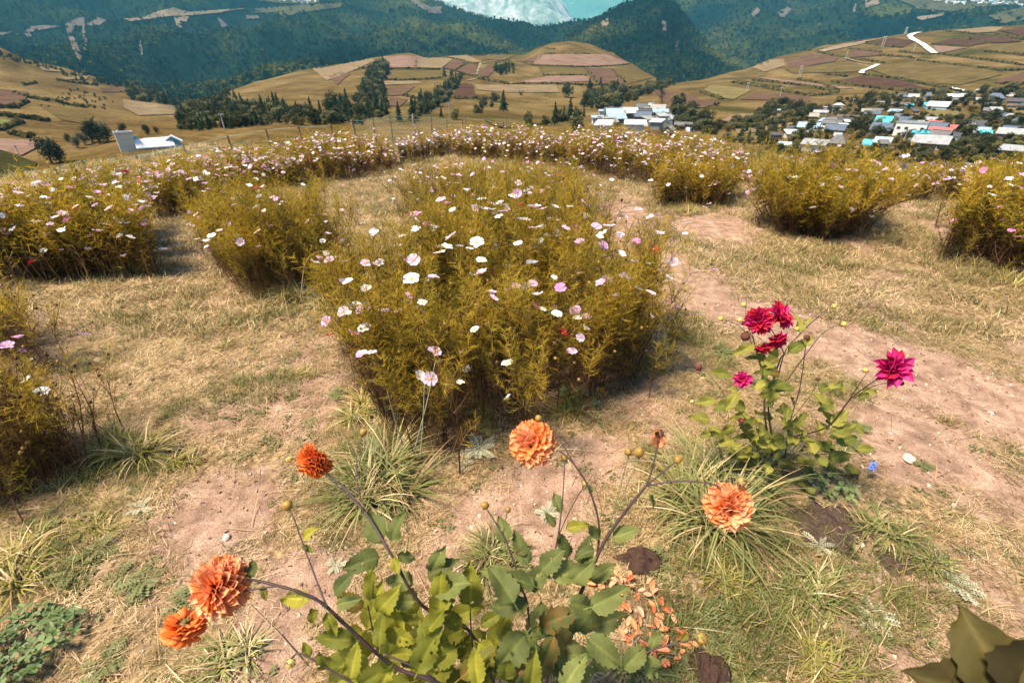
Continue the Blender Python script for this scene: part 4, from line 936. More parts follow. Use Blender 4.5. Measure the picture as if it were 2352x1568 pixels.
for X, Y, w, h, r, rot, rf, wl_, lb, kd, n in [
    (480, 765, 390, 150, 20, -6, 'light', 'white', 'big whitewashed two storey house with a row of small dark windows', 'flat', 4), (360, 590, 160, 30, 50, -6, 'slate', 'grey', 'grey blue roof behind the whitewashed house', 'shed', 0),
    (850, 670, 150, 30, 55, -8, 'red', 'cream', 'house with salmon red roof right behind the whitewashed one', 'shed', 0), (900, 725, 270, 40, 80, -24, 'slate', 'grey', 'slate blue gabled house between two red roofs', 'gable', 0), (950, 790, 265, 30, 55, -4, 'red', 'turq', 'long salmon red roof over a turquoise wall', 'shed', 0),
    (760, 790, 130, 55, 20, -4, 'turq', 'turq', 'turquoise hut between whitewashed house and red roof', 'flat', 1), (950, 890, 250, 40, 90, -30, 'grey', 'brown', 'grey gabled house below the red roof', 'gable', 0), (780, 1010, 420, 60, 100, -3, 'light', 'brown', 'long timber house with wide pale metal roof, lowest in the village', 'shed', 3),
    (1060, 950, 110, 45, 40, -20, 'grey', 'grey', 'small grey annex at the right of the long timber house', 'gable', 0), (1140, 730, 100, 25, 45, -10, 'red', 'cream', 'little pink roof at the right of the slate gabled house', 'shed', 0), (515, 945, 100, 55, 20, -6, 'beige', 'cream', 'small cream hut left of the long timber house', 'flat', 1),
    (690, 810, 260, 10, 20, -4, 'turq', 'turq', 'thin turquoise awning under the whitewashed house', 'shed', 0), (930, 350, 250, 28, 65, -6, 'white', 'blue', 'long white roofed barn above the golden plot', 'shed', 0), (790, 325, 110, 18, 30, 8, 'turq', 'turq', 'turquoise lean-to left of the long white barn', 'shed', 0),
    (540, 190, 130, 25, 45, 0, 'light', 'grey', 'light grey roof at the top edge of the village, left', 'shed', 0), (390, 175, 140, 25, 40, -8, 'slate', 'dark', 'slate roof left of the light grey one at the top edge', 'gable', 0), (765, 205, 110, 30, 80, 60, 'light', 'grey', 'steep pale roof turned sideways at the top edge', 'gable', 0),
    (330, 315, 230, 22, 30, 2, 'brown', 'brown', 'long low grey brown roof above the orchard', 'shed', 0), (470, 325, 100, 18, 20, 10, 'turq', 'turq', 'small turquoise roof right of the long brown one', 'shed', 0), (1180, 190, 150, 25, 40, 0, 'white', 'white', 'white roofed house right of the pole at the top edge', 'shed', 0),
    (1370, 180, 150, 25, 40, 0, 'light', 'grey', 'grey roofed house right of the white one at the top edge', 'gable', 0), (1650, 245, 140, 25, 35, 12, 'light', 'dark', 'pale grey roof at the upper right', 'shed', 0), (1850, 230, 240, 50, 70, -6, 'slate', 'blue', 'slate blue hipped house at the upper right', 'hip', 2),
    (2250, 270, 260, 40, 40, -2, 'dark', 'dark', 'long dark house above the yellow field at the right edge', 'gable', 0), (2130, 135, 120, 25, 25, 0, 'white', 'white', 'small white house at the far upper right', 'flat', 0), (1650, 85, 130, 14, 20, 0, 'light', 'grey', 'pale low roof beside the white gravel road', 'shed', 0),
    (1500, 665, 240, 20, 60, -10, 'dark', 'dark', 'collapsed dark roof slabs right of the big trees', 'shed', 0), (1425, 690, 70, 20, 25, -6, 'red', 'cream', 'tiny red roof before the collapsed slabs', 'shed', 0), (1665, 760, 140, 40, 40, -3, 'blue', 'white', 'little house with bright blue roof at the right', 'gable', 1),
    (1685, 815, 130, 20, 35, 6, 'turq', 'dark', 'crumpled turquoise tarpaulin shelter below the bright blue roof', 'shed', 0), (1560, 800, 80, 50, 12, 0, 'white', 'white', 'white wall hut left of the turquoise shelter', 'flat', 0), (2130, 780, 240, 50, 75, -14, 'slate', 'white', 'slate blue gabled house near the right edge', 'gable', 0),
    (2090, 835, 300, 40, 75, -3, 'light', 'dark', 'long pale roofed barn before the slate blue gabled house', 'shed', 0), (2090, 1140, 240, 25, 60, -8, 'light', 'dark', 'corrugated pale roof low among the trees at the right', 'shed', 0), (60, 590, 150, 25, 40, -4, 'beige', 'brown', 'beige roof left of the whitewashed house, higher up', 'shed', 0)]:
    x, y = Cc(X, Y); house(x, y, w / 7.07, h / 7.07 * 1.1, r / 7.07, rot, rf, wl_, lb, kd, n=n)
k = 0; guard = 0; placed = []
while k < 40 and guard < 600:
    guard += 1
    x, y = rnd.choice([(rnd.uniform(1740, 2352), rnd.uniform(228, 345)), (rnd.uniform(2000, 2352), rnd.uniform(218, 330)), (rnd.uniform(1380, 1560), rnd.uniform(262, 300))])
    if y < 300 - (x - 1740) * .13 and x > 1600 and y < 262: continue
    if any(abs(x - a) < 13 and abs(y - b_) < 7 for a, b_ in placed): continue
    placed.append((x, y)); c_ = rnd.choice([('light', 'pale grey'), ('light', 'pale grey'), ('slate', 'blue grey'), ('grey', 'grey'), ('dark', 'dark grey'), ('white', 'white'), ('blue', 'light blue'), ('beige', 'beige'), ('brown', 'rusty brown')])
    house(x, y, rnd.uniform(9, 22), rnd.uniform(3.5, 6), rnd.uniform(3, 6), rnd.uniform(-35, 35), c_[0], rnd.choice(['grey', 'brown', 'cream', 'dark', 'white']), 'small %s roofed shed among the village trees' % c_[1], rnd.choice(['gable', 'gable', 'shed']), group='small sheds among the village trees', n=rnd.choice([0, 2])); k += 1
number_off([o for o in COL.objects if o.get('group') == 'small sheds among the village trees'])
# far hamlets on the mountains
def far_houses(pts, label, group):
    for (x, y) in pts:
        g = hit(x, y, MOUNT)
        if g is None: continue
        k = unit(x, y, g[3]); t = MB(); w = rnd.uniform(6, 14) * k * .9; h = rnd.uniform(2.5, 4) * k
        o = empty('far_house', g[0], math.atan2(-g[0].x, g[0].y) + rnd.uniform(-.6, .6), label=label, cat='house', group=group)
        obj('wall', walls(w, w * .5, h, h * .4).mesh('wall', [W['white']]), o); obj('roof', gable(w, w * .5, h, h * .4, .3).mesh('roof', [RF[rnd.choice(['white', 'light', 'blue', 'grey'])]]), o)
far_houses([(2150 + i * 6.6 + rnd.uniform(-2, 2), 4 + i * .28 + rnd.uniform(-3, 5)) for i in range(30)], 'tiny pale house of the far village at the top right', 'houses of the far village, top right')
far_houses([(p[0] / 3, p[1] / 3) for p in [(1920, 12), (1960, 18), (2010, 14), (2030, 24), (2070, 12), (2090, 28), (2130, 24), (2150, 10), (2190, 14), (2110, 14)]], 'tiny pale house of the far hamlet at the top left', 'houses of the far hamlet, top left')

number_off([o for o in COL.objects if o.name.startswith('far_house')])
# ---- the white farmhouse on the left
g = hit(338, 341, HILLS); k = unit(338, 341, g[3]) * 1.05; az = math.atan2(-g[0].x, g[0].y)
farm = empty('white_farmhouse', g[0], az + R(4), label='white farmhouse with three storey tower and blue fronted wing on the left slope', cat='farmhouse')
def fbox(nm, mt, c, d, parent=farm):
    mb = MB(); mb.box(c, d); return obj(nm, mb.mesh(nm, [mt]), parent)
U = k            # one picture unit at that distance
tw = fbox('tower', W['cream'], (-32 * U, 5 * U, 14 * U), (30 * U, 20 * U, 36 * U))
for i in range(2): fbox('floor_band', m_conc, (-32 * U, 5 * U, (8 + 12 * i) * U), (30.6 * U, 20.6 * U, .8 * U), tw)
fbox('cornice', bmat('red_brown_cornice', (.36, .20, .15)), (-32 * U, 5 * U, 32.6 * U), (32 * U, 22 * U, 1.4 * U), tw)
mb = MB()
for q in (-1, 1): mb.box((-32 * U, 5 * U + q * 10.4 * U, 34.6 * U), (32 * U, .8 * U, 3 * U)); mb.box((-32 * U + q * 15.6 * U, 5 * U, 34.6 * U), (.8 * U, 20 * U, 3 * U))
obj('parapet', mb.mesh('parapet', [W['white']]), tw)
mb = MB(); mb.tube([(-40 * U, 4 * U, 33 * U), (-40 * U, 4 * U, 38 * U)], 2.2 * U, 10); obj('water_tank', mb.mesh('water_tank', [bmat('tank_steel', (.6, .65, .7), .35)]), farm)
def wing(x, y, w, d, h, rise, wall, roof, nm='wing', rz=0, n=0):
    t = obj(nm, walls(w * U, d * U, h * U, rise * U).mesh(nm, [W[wall]]), farm, (x * U, y * U, 0), (0, 0, R(rz)))
    obj('roof', gable(w * U, d * U, h * U, rise * U, .4).mesh('roof', [RF[roof]]), t)
    for i in range(n):
        xx = -w / 2 + w * (i + .5) / n
        mb = MB(); mb.box((xx * U, -(d / 2 + .25) * U, 4 * U), (5.5 * U, .5 * U, 6 * U)); obj('shutter', mb.mesh('shutter', [bmat('orange_door', (.7, .25, .06)) if i == 1 else W['turq'] if i % 2 else W['blue']]), t)
        mb = MB(); mb.box(((xx + w / n / 2) * U, -(d / 2 + .2) * U, 4 * U), (1.6 * U, .4 * U, 6.5 * U)); obj('window', mb.mesh('window', [m_win]), t)
wing(16, 0, 58, 16, 8, 9, 'blue', 'white', n=4); wing(52, 6, 16, 24, 12, 8, 'turq', 'white', 'gabled_wing', 80); wing(30, 44, 42, 12, 8, 6, 'white', 'white', 'rear_wing'); fbox('stair_block', W['turq'], (-14 * U, 9 * U, 12 * U), (7 * U, 14 * U, 26 * U))
wing(50, 30, 12, 26, 9, 6, 'white', 'white', 'side_wing', 90)
# ---- electricity poles
def pole(x, y, hp, label, double=False, names=HILLS, arms=True):
    g = hit(x, y, names)
    if g is None: return
    H = hp * unit(x, y, g[3]) * 1.15; r = max(.11, g[3] * .00045)
    t = empty('utility_pole', g[0], math.atan2(-g[0].x, g[0].y), label=label, cat='utility pole', group='electricity poles of the valley')
    for s in ((-1, 1) if double else (0,)):
        mb = MB(); mb.tube([(s * H * .09, 0, -.5), (s * H * .09, 0, H)], [r * 1.3, r * .8], 6); obj('post', mb.mesh('post', [m_conc]), t)
    if arms:
        mb = MB(); mb.box((0, 0, H * .93), (H * .26, r * 1.2, r * 1.2)); c = obj('crossarm', mb.mesh('crossarm', [m_conc]), t)
        for s in (-1, 0, 1):
            mb = MB(); mb.tube([(s * H * .11, 0, H * .94), (s * H * .11, 0, H * 1.0)], r * .7, 5); obj('insulator', mb.mesh('insulator', [W['white']]), c)
    return t
for x, y, hp, lb, db in [(1628 + 450, 262 * 0 + 81, 13, 'double electricity pole on the skyline left of the white road', 1), (1568 + 1860 / 3, 192 / 3, 13, 'double pole on the skyline right of the white road', 1), (1568 + 1375 / 3, 325 / 3, 18, 'double pole between the brown terraces', 1), (1568 + 805 / 3, 525 / 3, 18, 'double pole on the tan terrace', 1),
                         (1568 + 440 / 3, 635 / 3, 17, 'pole at the yellow field', 1), (1568 + 670 / 3, 668 / 3, 17, 'pole on the edge of the lower brown field', 0), (1568 + 1120 / 3, 415 / 3, 14, 'pole beside the small roadside hut', 0), (1568 + 1590 / 3, 355 / 3, 10, 'thin pole below the white road', 0),
                         (1568 + 1160 / 3, 745 / 3, 17, 'pole at the upper left of the village', 0), (1568 + 975 / 3, 835 / 3, 16, 'pole above the stacked grey roofs', 0), (1568 + 1840 / 3, 740 / 3, 28, 'tall leaning pole at the golden plot', 0), (1568 + 890 / 3, 985 / 3, 24, 'tall pole near the greenhouse', 0), (1568 + 1520 / 3, 975 / 3, 20, 'leaning pole below the whitewashed house', 0),
                         (784 + 1585 / 3, 860 / 3, 16, 'white pole left of the hamlet', 0), (784 + 2152 / 3, 725 / 3, 10, 'pole at the top of the hamlet', 0), (45, 357, 19, 'thin pole at the far left below the red field', 0), (784 + 745 / 3, 820 / 3, 30, 'thin pale mast right of the wire fence', 0)]:
    pole(x, y, hp, lb, db)
pole(516, 297, 28, 'white concrete pole on the brow left of the flower field', False)
# ---------------------------------------------------------------- cosmos beds
def hull(P):
    P = sorted(set((round(p[0], 4), round(p[1], 4)) for p in P))
    def half(Q):
        H = []
        for p in Q:
            while len(H) > 1 and (H[-1][0] - H[-2][0]) * (p[1] - H[-2][1]) - (H[-1][1] - H[-2][1]) * (p[0] - H[-2][0]) <= 0: H.pop()
            H.append(p)
        return H[:-1]
    return half(P) + half(P[::-1])
def Pz(x, y, h):
    r = ray(x, y); t = .5
    while t < 40:
        p = Vector((0, 0, CAMH)) + r * t
        if p.z < gz(p.x, p.y) + h: return p
        t *= 1.01
    return p
def edge_dist(x, y, H):
    return min(seg_d(x, y, H[i], H[(i + 1) % len(H)]) for i in range(len(H)))

m_stem = mat_random('cosmos_stems', [(0, (.05, .022, .012)), (.5, (.12, .055, .025)), (1, (.22, .13, .045))], .8, 0, .2)
def mat_sprig(name, stops):
    return mat_random(name, stops, .7, .42, .25, .55, 1.7)
m_thr = mat_sprig('cosmos_threads_olive', [(.2, (.085, .076, .007)), (.40, (.20, .160, .012)), (.56, (.36, .26, .020)), (.8, (.56, .38, .045))])
m_thg = mat_sprig('cosmos_threads_gold', [(.25, (.30, .185, .012)), (.6, (.50, .31, .02)), (.9, (.62, .43, .05))])
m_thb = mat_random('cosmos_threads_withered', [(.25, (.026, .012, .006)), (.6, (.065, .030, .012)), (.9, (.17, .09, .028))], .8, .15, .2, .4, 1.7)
def sprig(name, seed, mat, L=.20, nodes=6, w=.0025, curl=0.0, nth=7):
    r = random.Random(seed); mb = MB()
    mb.tube([(0, 0, 0), (r.uniform(-.01, .01), r.uniform(-.01, .01), L * .5), (r.uniform(-.02, .02), r.uniform(-.02, .02), L)], [.0017, .0014, .0008], 3, 1, False)
    for i in range(nodes):
        z = L * (.12 + .88 * i / (nodes - 1)); a0 = r.random() * 6.28
        for s in (0, math.pi):
            a = a0 + s + r.uniform(-.4, .4); ln = L * r.uniform(.30, .46) * (1.05 - .5 * i / nodes); el = r.uniform(.35, 1.1)
            d = Vector((math.cos(a) * math.cos(el), math.sin(a) * math.cos(el), math.sin(el))); o = Vector((0, 0, z)); side = d.cross(Vector((0, 0, 1))).normalized(); up = side.cross(d)
            def thread(p, q, ww):
                sd_ = (q - p).cross(Vector((r.gauss(0, 1), r.gauss(0, 1), r.gauss(0, 1)))).normalized() * ww * .5
                mb.add([p - sd_, p + sd_, q], [(0, 1, 2)])
            thread(o, o + d * ln, w)
            for k in range(nth):
                t = .18 + .75 * k / nth; p = o + d * ln * t; sgn = 1 if k % 2 else -1
                q = p + (d * .8 + side * sgn * r.uniform(.5, .9) + up * r.uniform(-.4, .4 + curl)).normalized() * ln * (.55 - .35 * t) * r.uniform(.8, 1.3)
                thread(p, q, w * .8)
    return mb.mesh(name, [mat, m_stem])
proto_collection('sprig', [sprig('sprig', i, m_thr) for i in range(4)] + [sprig('sprig', 10 + i, m_thg, .21, 7) for i in range(3)] + [sprig('sprig', 20 + i, m_thb, .18, 5, .0019, .4) for i in range(3)])
proto_collection('far_sprig', [sprig('far_sprig', 30 + i, m_thr, .24, 5, .0065, 0, 5) for i in range(4)] + [sprig('far_sprig', 40 + i, m_thg, .24, 5, .0065, 0, 5) for i in range(3)] + [sprig('far_sprig', 50 + i, m_thb, .2, 4, .006, .4, 4) for i in range(3)])

# ---- blossoms
def mat_petal(name, inner, outer, trans=.3):
    """petal colour running from the throat (inner) to the rim (outer), with fine lines along it"""
    m, nt, b = newmat(name)
    a = nt.nodes.new('ShaderNodeAttribute'); a.attribute_name = 'along'
    n = noise_n(nt, 90, 3, .6, nt.nodes.new('ShaderNodeTexCoord').outputs['Object'])
    r = ramp(nt, [(0, inner), (.35, tuple((i + o * 2) / 3 for i, o in zip(inner, outer))), (1, outer)]); nt.links.new(a.outputs['Fac'], r.inputs[0])
    g = ramp(nt, [(.3, (.92, .90, .92)), (.7, (1, 1, 1))]); nt.links.new(n.outputs[0], g.inputs[0])
    c = mix(nt, 1, r.outputs[0], g.outputs[0], 'MULTIPLY'); nt.links.new(c, b.inputs['Base Color'])
    b.inputs['Roughness'].default_value = .55; b.inputs['Specular IOR Level'].default_value = .25
    add_trans(nt, b, c, trans); return m
PM = {'white': mat_petal('white_petal', (.84, .84, .70), (.93, .91, .93)), 'blush': mat_petal('blush_petal', (.62, .35, .50), (.82, .66, .80)), 'lilac': mat_petal('lilac_petal', (.70, .34, .56), (.74, .46, .70)),
      'pink': mat_petal('pink_petal', (.60, .18, .36), (.74, .30, .56)), 'crimson': mat_petal('crimson_petal', (.28, .01, .02), (.42, .012, .03))}
m_disc = mat_plain('pollen_yellow', (.80, .42, .03), .8, .25, 200)
m_bud = mat_random('seed_heads', [(0, (.035, .02, .012)), (.5, (.13, .07, .025)), (1, (.34, .20, .05))], .8, 0, .2)
def set_along(me, vals):
    a = me.attributes.new('along', 'FLOAT', 'POINT'); a.data.foreach_set('value', vals)
def petal_geo(L, Wd, cup, r, lobes=3, nl=5, nw=3, base=.10, el=0.0):
    """one petal pointing along +x: verts, faces, along"""
    vs, al = [], []
    for i in range(nl + 1):
        t = i / nl; w = Wd * (.22 + .78 * math.sin(min(1, t * 1.12) * math.pi * .5) ** 1.2) * (1 if t < .9 else .80)
        for j in range(2 * nw + 1):
            s = (j - nw) / nw; x = base * L + L * t
            if i == nl: x -= L * .08 * abs(math.sin(lobes * math.pi * (s + 1) / 2 + math.pi / 2)) ** .7 * .6 + L * .05 * s * s
            z = cup * L * t * t + .06 * L * s * s - .02 * L * math.cos(s * 3 * math.pi) + r.uniform(-.006, .006) * L
            x2, z2 = x * math.cos(el) - z * math.sin(el), x * math.sin(el) + z * math.cos(el)
            vs.append((x2, w * s * .5, z2)); al.append(t)
    n = 2 * nw + 1
    return vs, [(i * n + j, (i + 1) * n + j, (i + 1) * n + j + 1, i * n + j + 1) for i in range(nl) for j in range(n - 1)], al
def cosmos_petal(col, seed):
    r = random.Random(seed); v, f, a = petal_geo(.036, .026, r.uniform(-.1, .15), r)
    me = mesh('petal', v, f, [PM[col]], True); set_along(me, a); return me
PETAL = {c: [cosmos_petal(c, i) for i in range(3)] for c in PM}
def blossom_mesh(col, seed, low=False):
    r = random.Random(seed); mb = MB(); al = []; cup = r.choice([0, .15, .35, .6, -.1])
    np_ = 8
    for k in range(np_):
        v, f, a = petal_geo(.036, .026 if not low else .028, r.uniform(-.1, .1), r, nl=2 if low else 4, nw=1 if low else 2, el=cup + r.uniform(-.12, .12))
        an = 2 * math.pi * k / np_ + r.uniform(-.08, .08); c, s = math.cos(an), math.sin(an)
        mb.add([(x * c - y * s, x * s + y * c, z + (k % 2) * .0008) for x, y, z in v], f, 0); al += a
    if low:
        mb.add([(.007 * math.cos(2 * math.pi * i / 6), .007 * math.sin(2 * math.pi * i / 6), .003) for i in range(6)] + [(0, 0, .007)], [(i, (i + 1) % 6, 6) for i in range(6)], 1); al += [0] * 7
    me = mb.mesh('flower', [PM[col], m_disc], True); set_along(me, al); return me
def disc_mesh():
    mb = MB(); vs = [(0, 0, .0075)]; fs = []
    for i, (rr, z) in enumerate([(.003, .0075), (.006, .0055), (.0075, .002), (.006, -.003)]):
        for j in range(10): q = 2 * math.pi * (j + .5 * i) / 10; vs.append((rr * math.cos(q) * (1 + .12 * (j % 2)), rr * math.sin(q) * (1 + .12 * (j % 2)), z))
    fs = [(0, 1 + j, 1 + (j + 1) % 10) for j in range(10)] + [(1 + i * 10 + j, 11 + i * 10 + j, 11 + i * 10 + (j + 1) % 10, 1 + i * 10 + (j + 1) % 10) for i in range(3) for j in range(10)]
    mb.add(vs, fs); return mb.mesh('flower_centre', [m_disc], False)
DISC = disc_mesh()
BLOSSOM = {c: [blossom_mesh(c, 5 * i + 1) for i in range(4)] for c in PM}
LOWB = [('white', 8), ('blush', 5), ('lilac', 4), ('pink', 2), ('crimson', 1)]
lowm = []
for c, n in LOWB:
    for i in range(n): lowm.append(blossom_mesh(c, 200 + i + 17 * len(lowm), True))
proto_collection('blossom', lowm)
LOW_IDX = {}; k = 0
for c, n in LOWB: LOW_IDX[c] = list(range(k, k + n)); k += n
def bud_mesh(seed):
    r = random.Random(seed); mb = MB(); n = 7; vs = [(0, 0, -.006)]; prof = [(.0045, -.004), (.0065, .001), (.005, .006), (.0015, .0095)]
    for rr, z in prof:
        for j in range(n): q = 6.283 * j / n; vs.append((rr * math.cos(q), rr * math.sin(q), z))
    fs = [(0, 1 + (j + 1) % n, 1 + j) for j in range(n)] + [(1 + i * n + j, 1 + i * n + (j + 1) % n, 1 + (i + 1) * n + (j + 1) % n, 1 + (i + 1) * n + j) for i in range(3) for j in range(n)]
    mb.add(vs, fs)
    for j in range(8):
        q = 6.283 * j / 8 + r.uniform(-.2, .2); c, s = math.cos(q), math.sin(q); L = r.uniform(.008, .016); z = r.uniform(-.002, .010)
        mb.add([(.005 * c - .0015 * s, .005 * s + .0015 * c, 0), (.005 * c + .0015 * s, .005 * s - .0015 * c, 0), (L * c, L * s, z)], [(0, 1, 2)])
    return mb.mesh('seed_head', [m_bud])
proto_collection('seed_head', [bud_mesh(i) for i in range(4)])

NFL = [0]
def tone(r):
    q = r.random()
    return 'white' if q < .40 else 'blush' if q < .72 else 'lilac' if q < .91 else 'pink' if q < .97 else 'crimson'
def cosmos(label, fronts, tops, h, nst, nfl, seed, single=0, near=False, lean=.28, dens=1.0, given=(), dry=.22, hv=.26, mix_=None, dead=0.0, group='cosmos clumps of the flower field'):
    """a clump or bed of cosmos: thin stems leaning outwards, feathery leaves and blossoms; parts: stems, foliage, flowers"""
    r = random.Random(seed); H = hull([tuple(G(*p).xy) for p in fronts] + [tuple(Pz(x, y, h).xy) for x, y in tops])
    BEDS.append(H)
    cx = sum(p[0] for p in H) / len(H); cy = sum(p[1] for p in H) / len(H)
    x0, x1 = min(p[0] for p in H), max(p[0] for p in H); y0, y1 = min(p[1] for p in H), max(p[1] for p in H)
    root = empty('cosmos_clump', (cx, cy, gz(cx, cy)), label=label, cat='cosmos clump', group=group)
    inv = Vector((cx, cy, gz(cx, cy)))
    def canopy(x, y):
        e = edge_dist(x, y, H); return h * (.72 + .28 * min(1, e / (.35 if near else .5))) * (1 + .10 * noise.noise(Vector((x * 1.7, y * 1.7, seed))))
    st = MB(); SP, SR, SS, SI = [], [], [], []; BP, BR, BS = [], [], []; FL = []
    tips = []; k = 0; guard = 0
    while k < nst and guard < nst * 40:
        guard += 1; x = r.uniform(x0, x1); y = r.uniform(y0, y1)
        if not inside(x, y, H): continue
        out = r.random() < .14
        if out: q_ = Vector((x - cx, y - cy)).normalized() * r.uniform(.08, .26); x += q_.x; y += q_.y
        k += 1; z0 = gz(x, y); hh = (canopy(x, y) if not out else h * r.uniform(.35, .85)) * (r.uniform(1 - hv * 1.4, 1 + hv * .5) if r.random() < .9 else r.uniform(1, 1 + hv))
        e = edge_dist(x, y, H); rim = max(0, 1 - e / .45)
        d = Vector((x - cx, y - cy, 0)); dl = d.length + 1e-6; d /= dl
        ll = hh * lean * (rim ** .8) * r.uniform(.5, 1.5)
        tip = Vector((x, y, z0 + hh)) + d * ll + Vector((r.gauss(0, .06), r.gauss(0, .06), 0)) * hh
        mid = Vector((x, y, z0 + hh * .5)) + d * ll * .30 + Vector((r.gauss(0, .02), r.gauss(0, .02), 0))
        base = Vector((x, y, z0 - .02)); tips.append((tip, mid, base, d))
        st.tube([base - inv, mid - inv, tip - inv], [.0038 if near else .0052, .0030 if near else .0045, .0014 if near else .002], 3, 0, False)
        def along(t): return base.lerp(mid, t * 2) if t < .5 else mid.lerp(tip, t * 2 - 1)
        n = int((14 if near else 10) * dens * hh / .8)
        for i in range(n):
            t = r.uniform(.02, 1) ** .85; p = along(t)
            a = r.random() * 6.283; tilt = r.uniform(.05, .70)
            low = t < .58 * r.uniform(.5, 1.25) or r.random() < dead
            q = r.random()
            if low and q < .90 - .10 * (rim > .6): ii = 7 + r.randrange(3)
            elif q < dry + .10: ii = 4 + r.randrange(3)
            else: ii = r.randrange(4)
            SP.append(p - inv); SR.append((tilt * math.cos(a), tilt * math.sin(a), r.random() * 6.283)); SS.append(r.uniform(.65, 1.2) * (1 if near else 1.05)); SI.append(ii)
        for i in range(r.randrange(2, 6) if near else r.randrange(1, 3)):
            t = r.uniform(.6, .95); p = along(t); q = p + Vector((r.gauss(0, .07), r.gauss(0, .07), r.uniform(.06, .2)))
            st.tube([p - inv, (p + q) / 2 + Vector((r.gauss(0, .01), r.gauss(0, .01), 0)) - inv, q - inv], [.0012, .0010, .0009] if near else .0016, 3, 0, False)
            if r.random() < .95: BP.append(q - inv); BR.append((r.uniform(-.5, .5), r.uniform(-.5, .5), 0)); BS.append(r.uniform(.7, 1.25) * (1 if near else 1.2))
    for i in range(int(nst * (4.0 if near else 2.4))):       # dead growth round the foot
        tip, mid, base, d = r.choice(tips)
        if edge_dist(base.x, base.y, H) > .3 and r.random() < .6: continue
        p = base + Vector((r.gauss(0, .05), r.gauss(0, .05), r.uniform(.02, .36) * h)); a = r.random() * 6.283; tilt = r.uniform(.1, .9)
        SP.append(p - inv); SR.append((tilt * math.cos(a), tilt * math.sin(a), r.random() * 6.283)); SS.append(r.uniform(.5, .95)); SI.append(7 + r.randrange(3) if r.random() < .85 else r.randrange(4))
    if near:
        for i in range(int(nst * 1.6)):
            tip, mid, base, d = r.choice(tips); b2 = base + Vector((r.gauss(0, .04), r.gauss(0, .04), 0)); q = b2 + (mid - base) * r.uniform(.5, 1.3) + Vector((r.gauss(0, .03), r.gauss(0, .03), 0))
            st.tube([b2 - inv, (b2 + q) / 2 + Vector((r.gauss(0, .012), r.gauss(0, .012), 0)) - inv, q - inv], [.0018, .0014, .0008], 3, 0, False)
    # flowers: seen ones first, the rest anywhere over the canopy
    for (px, py, col, size, yaw, tl) in given:
        rr = ray(px, py); t = .8; p = None
        while t < 12:
            p = Vector((0, 0, CAMH)) + rr * t; zz = p.z - gz(p.x, p.y)
            dd = edge_dist(p.x, p.y, H) if not inside(p.x, p.y, H) else 0
            top = canopy(p.x, p.y) * 1.05 if dd == 0 else (h * (.72) if dd < lean * h * .7 * max(.15, zz / h) + .03 else 0)
            if zz < top + .07 * (zz > .4 * h): break
            t += .015
        FL.append((p, col, size * .84, (tl * math.sin(yaw), tl * math.cos(yaw), r.random() * 6.28), True))
    for i in range(int(nfl * (1 if near else 2.1))):
        tip, mid, base, d = r.choice(tips)
        p = tip + Vector((r.gauss(0, .05), r.gauss(0, .05), r.uniform(.0, .16) if r.random() < .8 else r.uniform(-.35, 0) * h))
        a = r.random() * 6.28; tl = abs(r.gauss(.30, .30)); rot = (tl * math.cos(a) + .22, tl * math.sin(a), r.random() * 6.28)
        FL.append((p, (mix_ or tone)(r), r.uniform(.5, .92) if near else r.uniform(.65, 1.05), rot, False))
    FL.sort(key=lambda f: (not f[4], (f[0] - Vector((0, 0, CAMH))).length - (3 if near else 0)))
    lowP, lowR, lowS, lowI = [], [], [], []
    for i, (p, col, s, rot, giv) in enumerate(FL):
        fd = min(tips, key=lambda t_: (t_[0] - p).length_squared); q0 = fd[1] if giv or (fd[0] - p).length > .2 else fd[0]
        mdl = (p + q0) / 2 + Vector((r.gauss(0, .02), r.gauss(0, .02), -.01))
        st.tube([q0 - inv, mdl - inv, p - inv + Vector((0, 0, -.003))], [.0016, .0012, .0010] if near else .0018, 3, 0, False)
        if i < single:
            NFL[0] += 1
            if giv and near and s > .68:      # the biggest ones petal by petal
                f = obj('flower', DISC, root, p - inv, rot, s)
                cup = r.choice([0.05, .2, .35]); npt = 8 if s > .72 else r.choice([7, 8])
                for m_ in range(npt):
                    pt = obj('petal', r.choice(PETAL[col]), f, (0, 0, (m_ % 2) * .0008), (0, -cup + r.uniform(-.12, .1), 2 * math.pi * m_ / npt + r.uniform(-.06, .06)))
            else:
                f = obj('flower', r.choice(BLOSSOM[col]), root, p - inv, rot, s)
                obj('flower_centre', DISC, f)
        else:
            lowP.append(p - inv); lowR.append(rot); lowS.append(s); lowI.append(r.choice(LOW_IDX[col]))
    obj('stems', st.mesh('stems', [m_stem]), root, kind='stuff')
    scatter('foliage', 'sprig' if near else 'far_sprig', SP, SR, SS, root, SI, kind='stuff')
    scatter('seed_heads', 'seed_head', BP, BR, BS, root, kind='stuff', seed=seed)
    if lowP: scatter('flowers', 'blossom', lowP, lowR, lowS, root, lowI, kind='stuff')
    return root

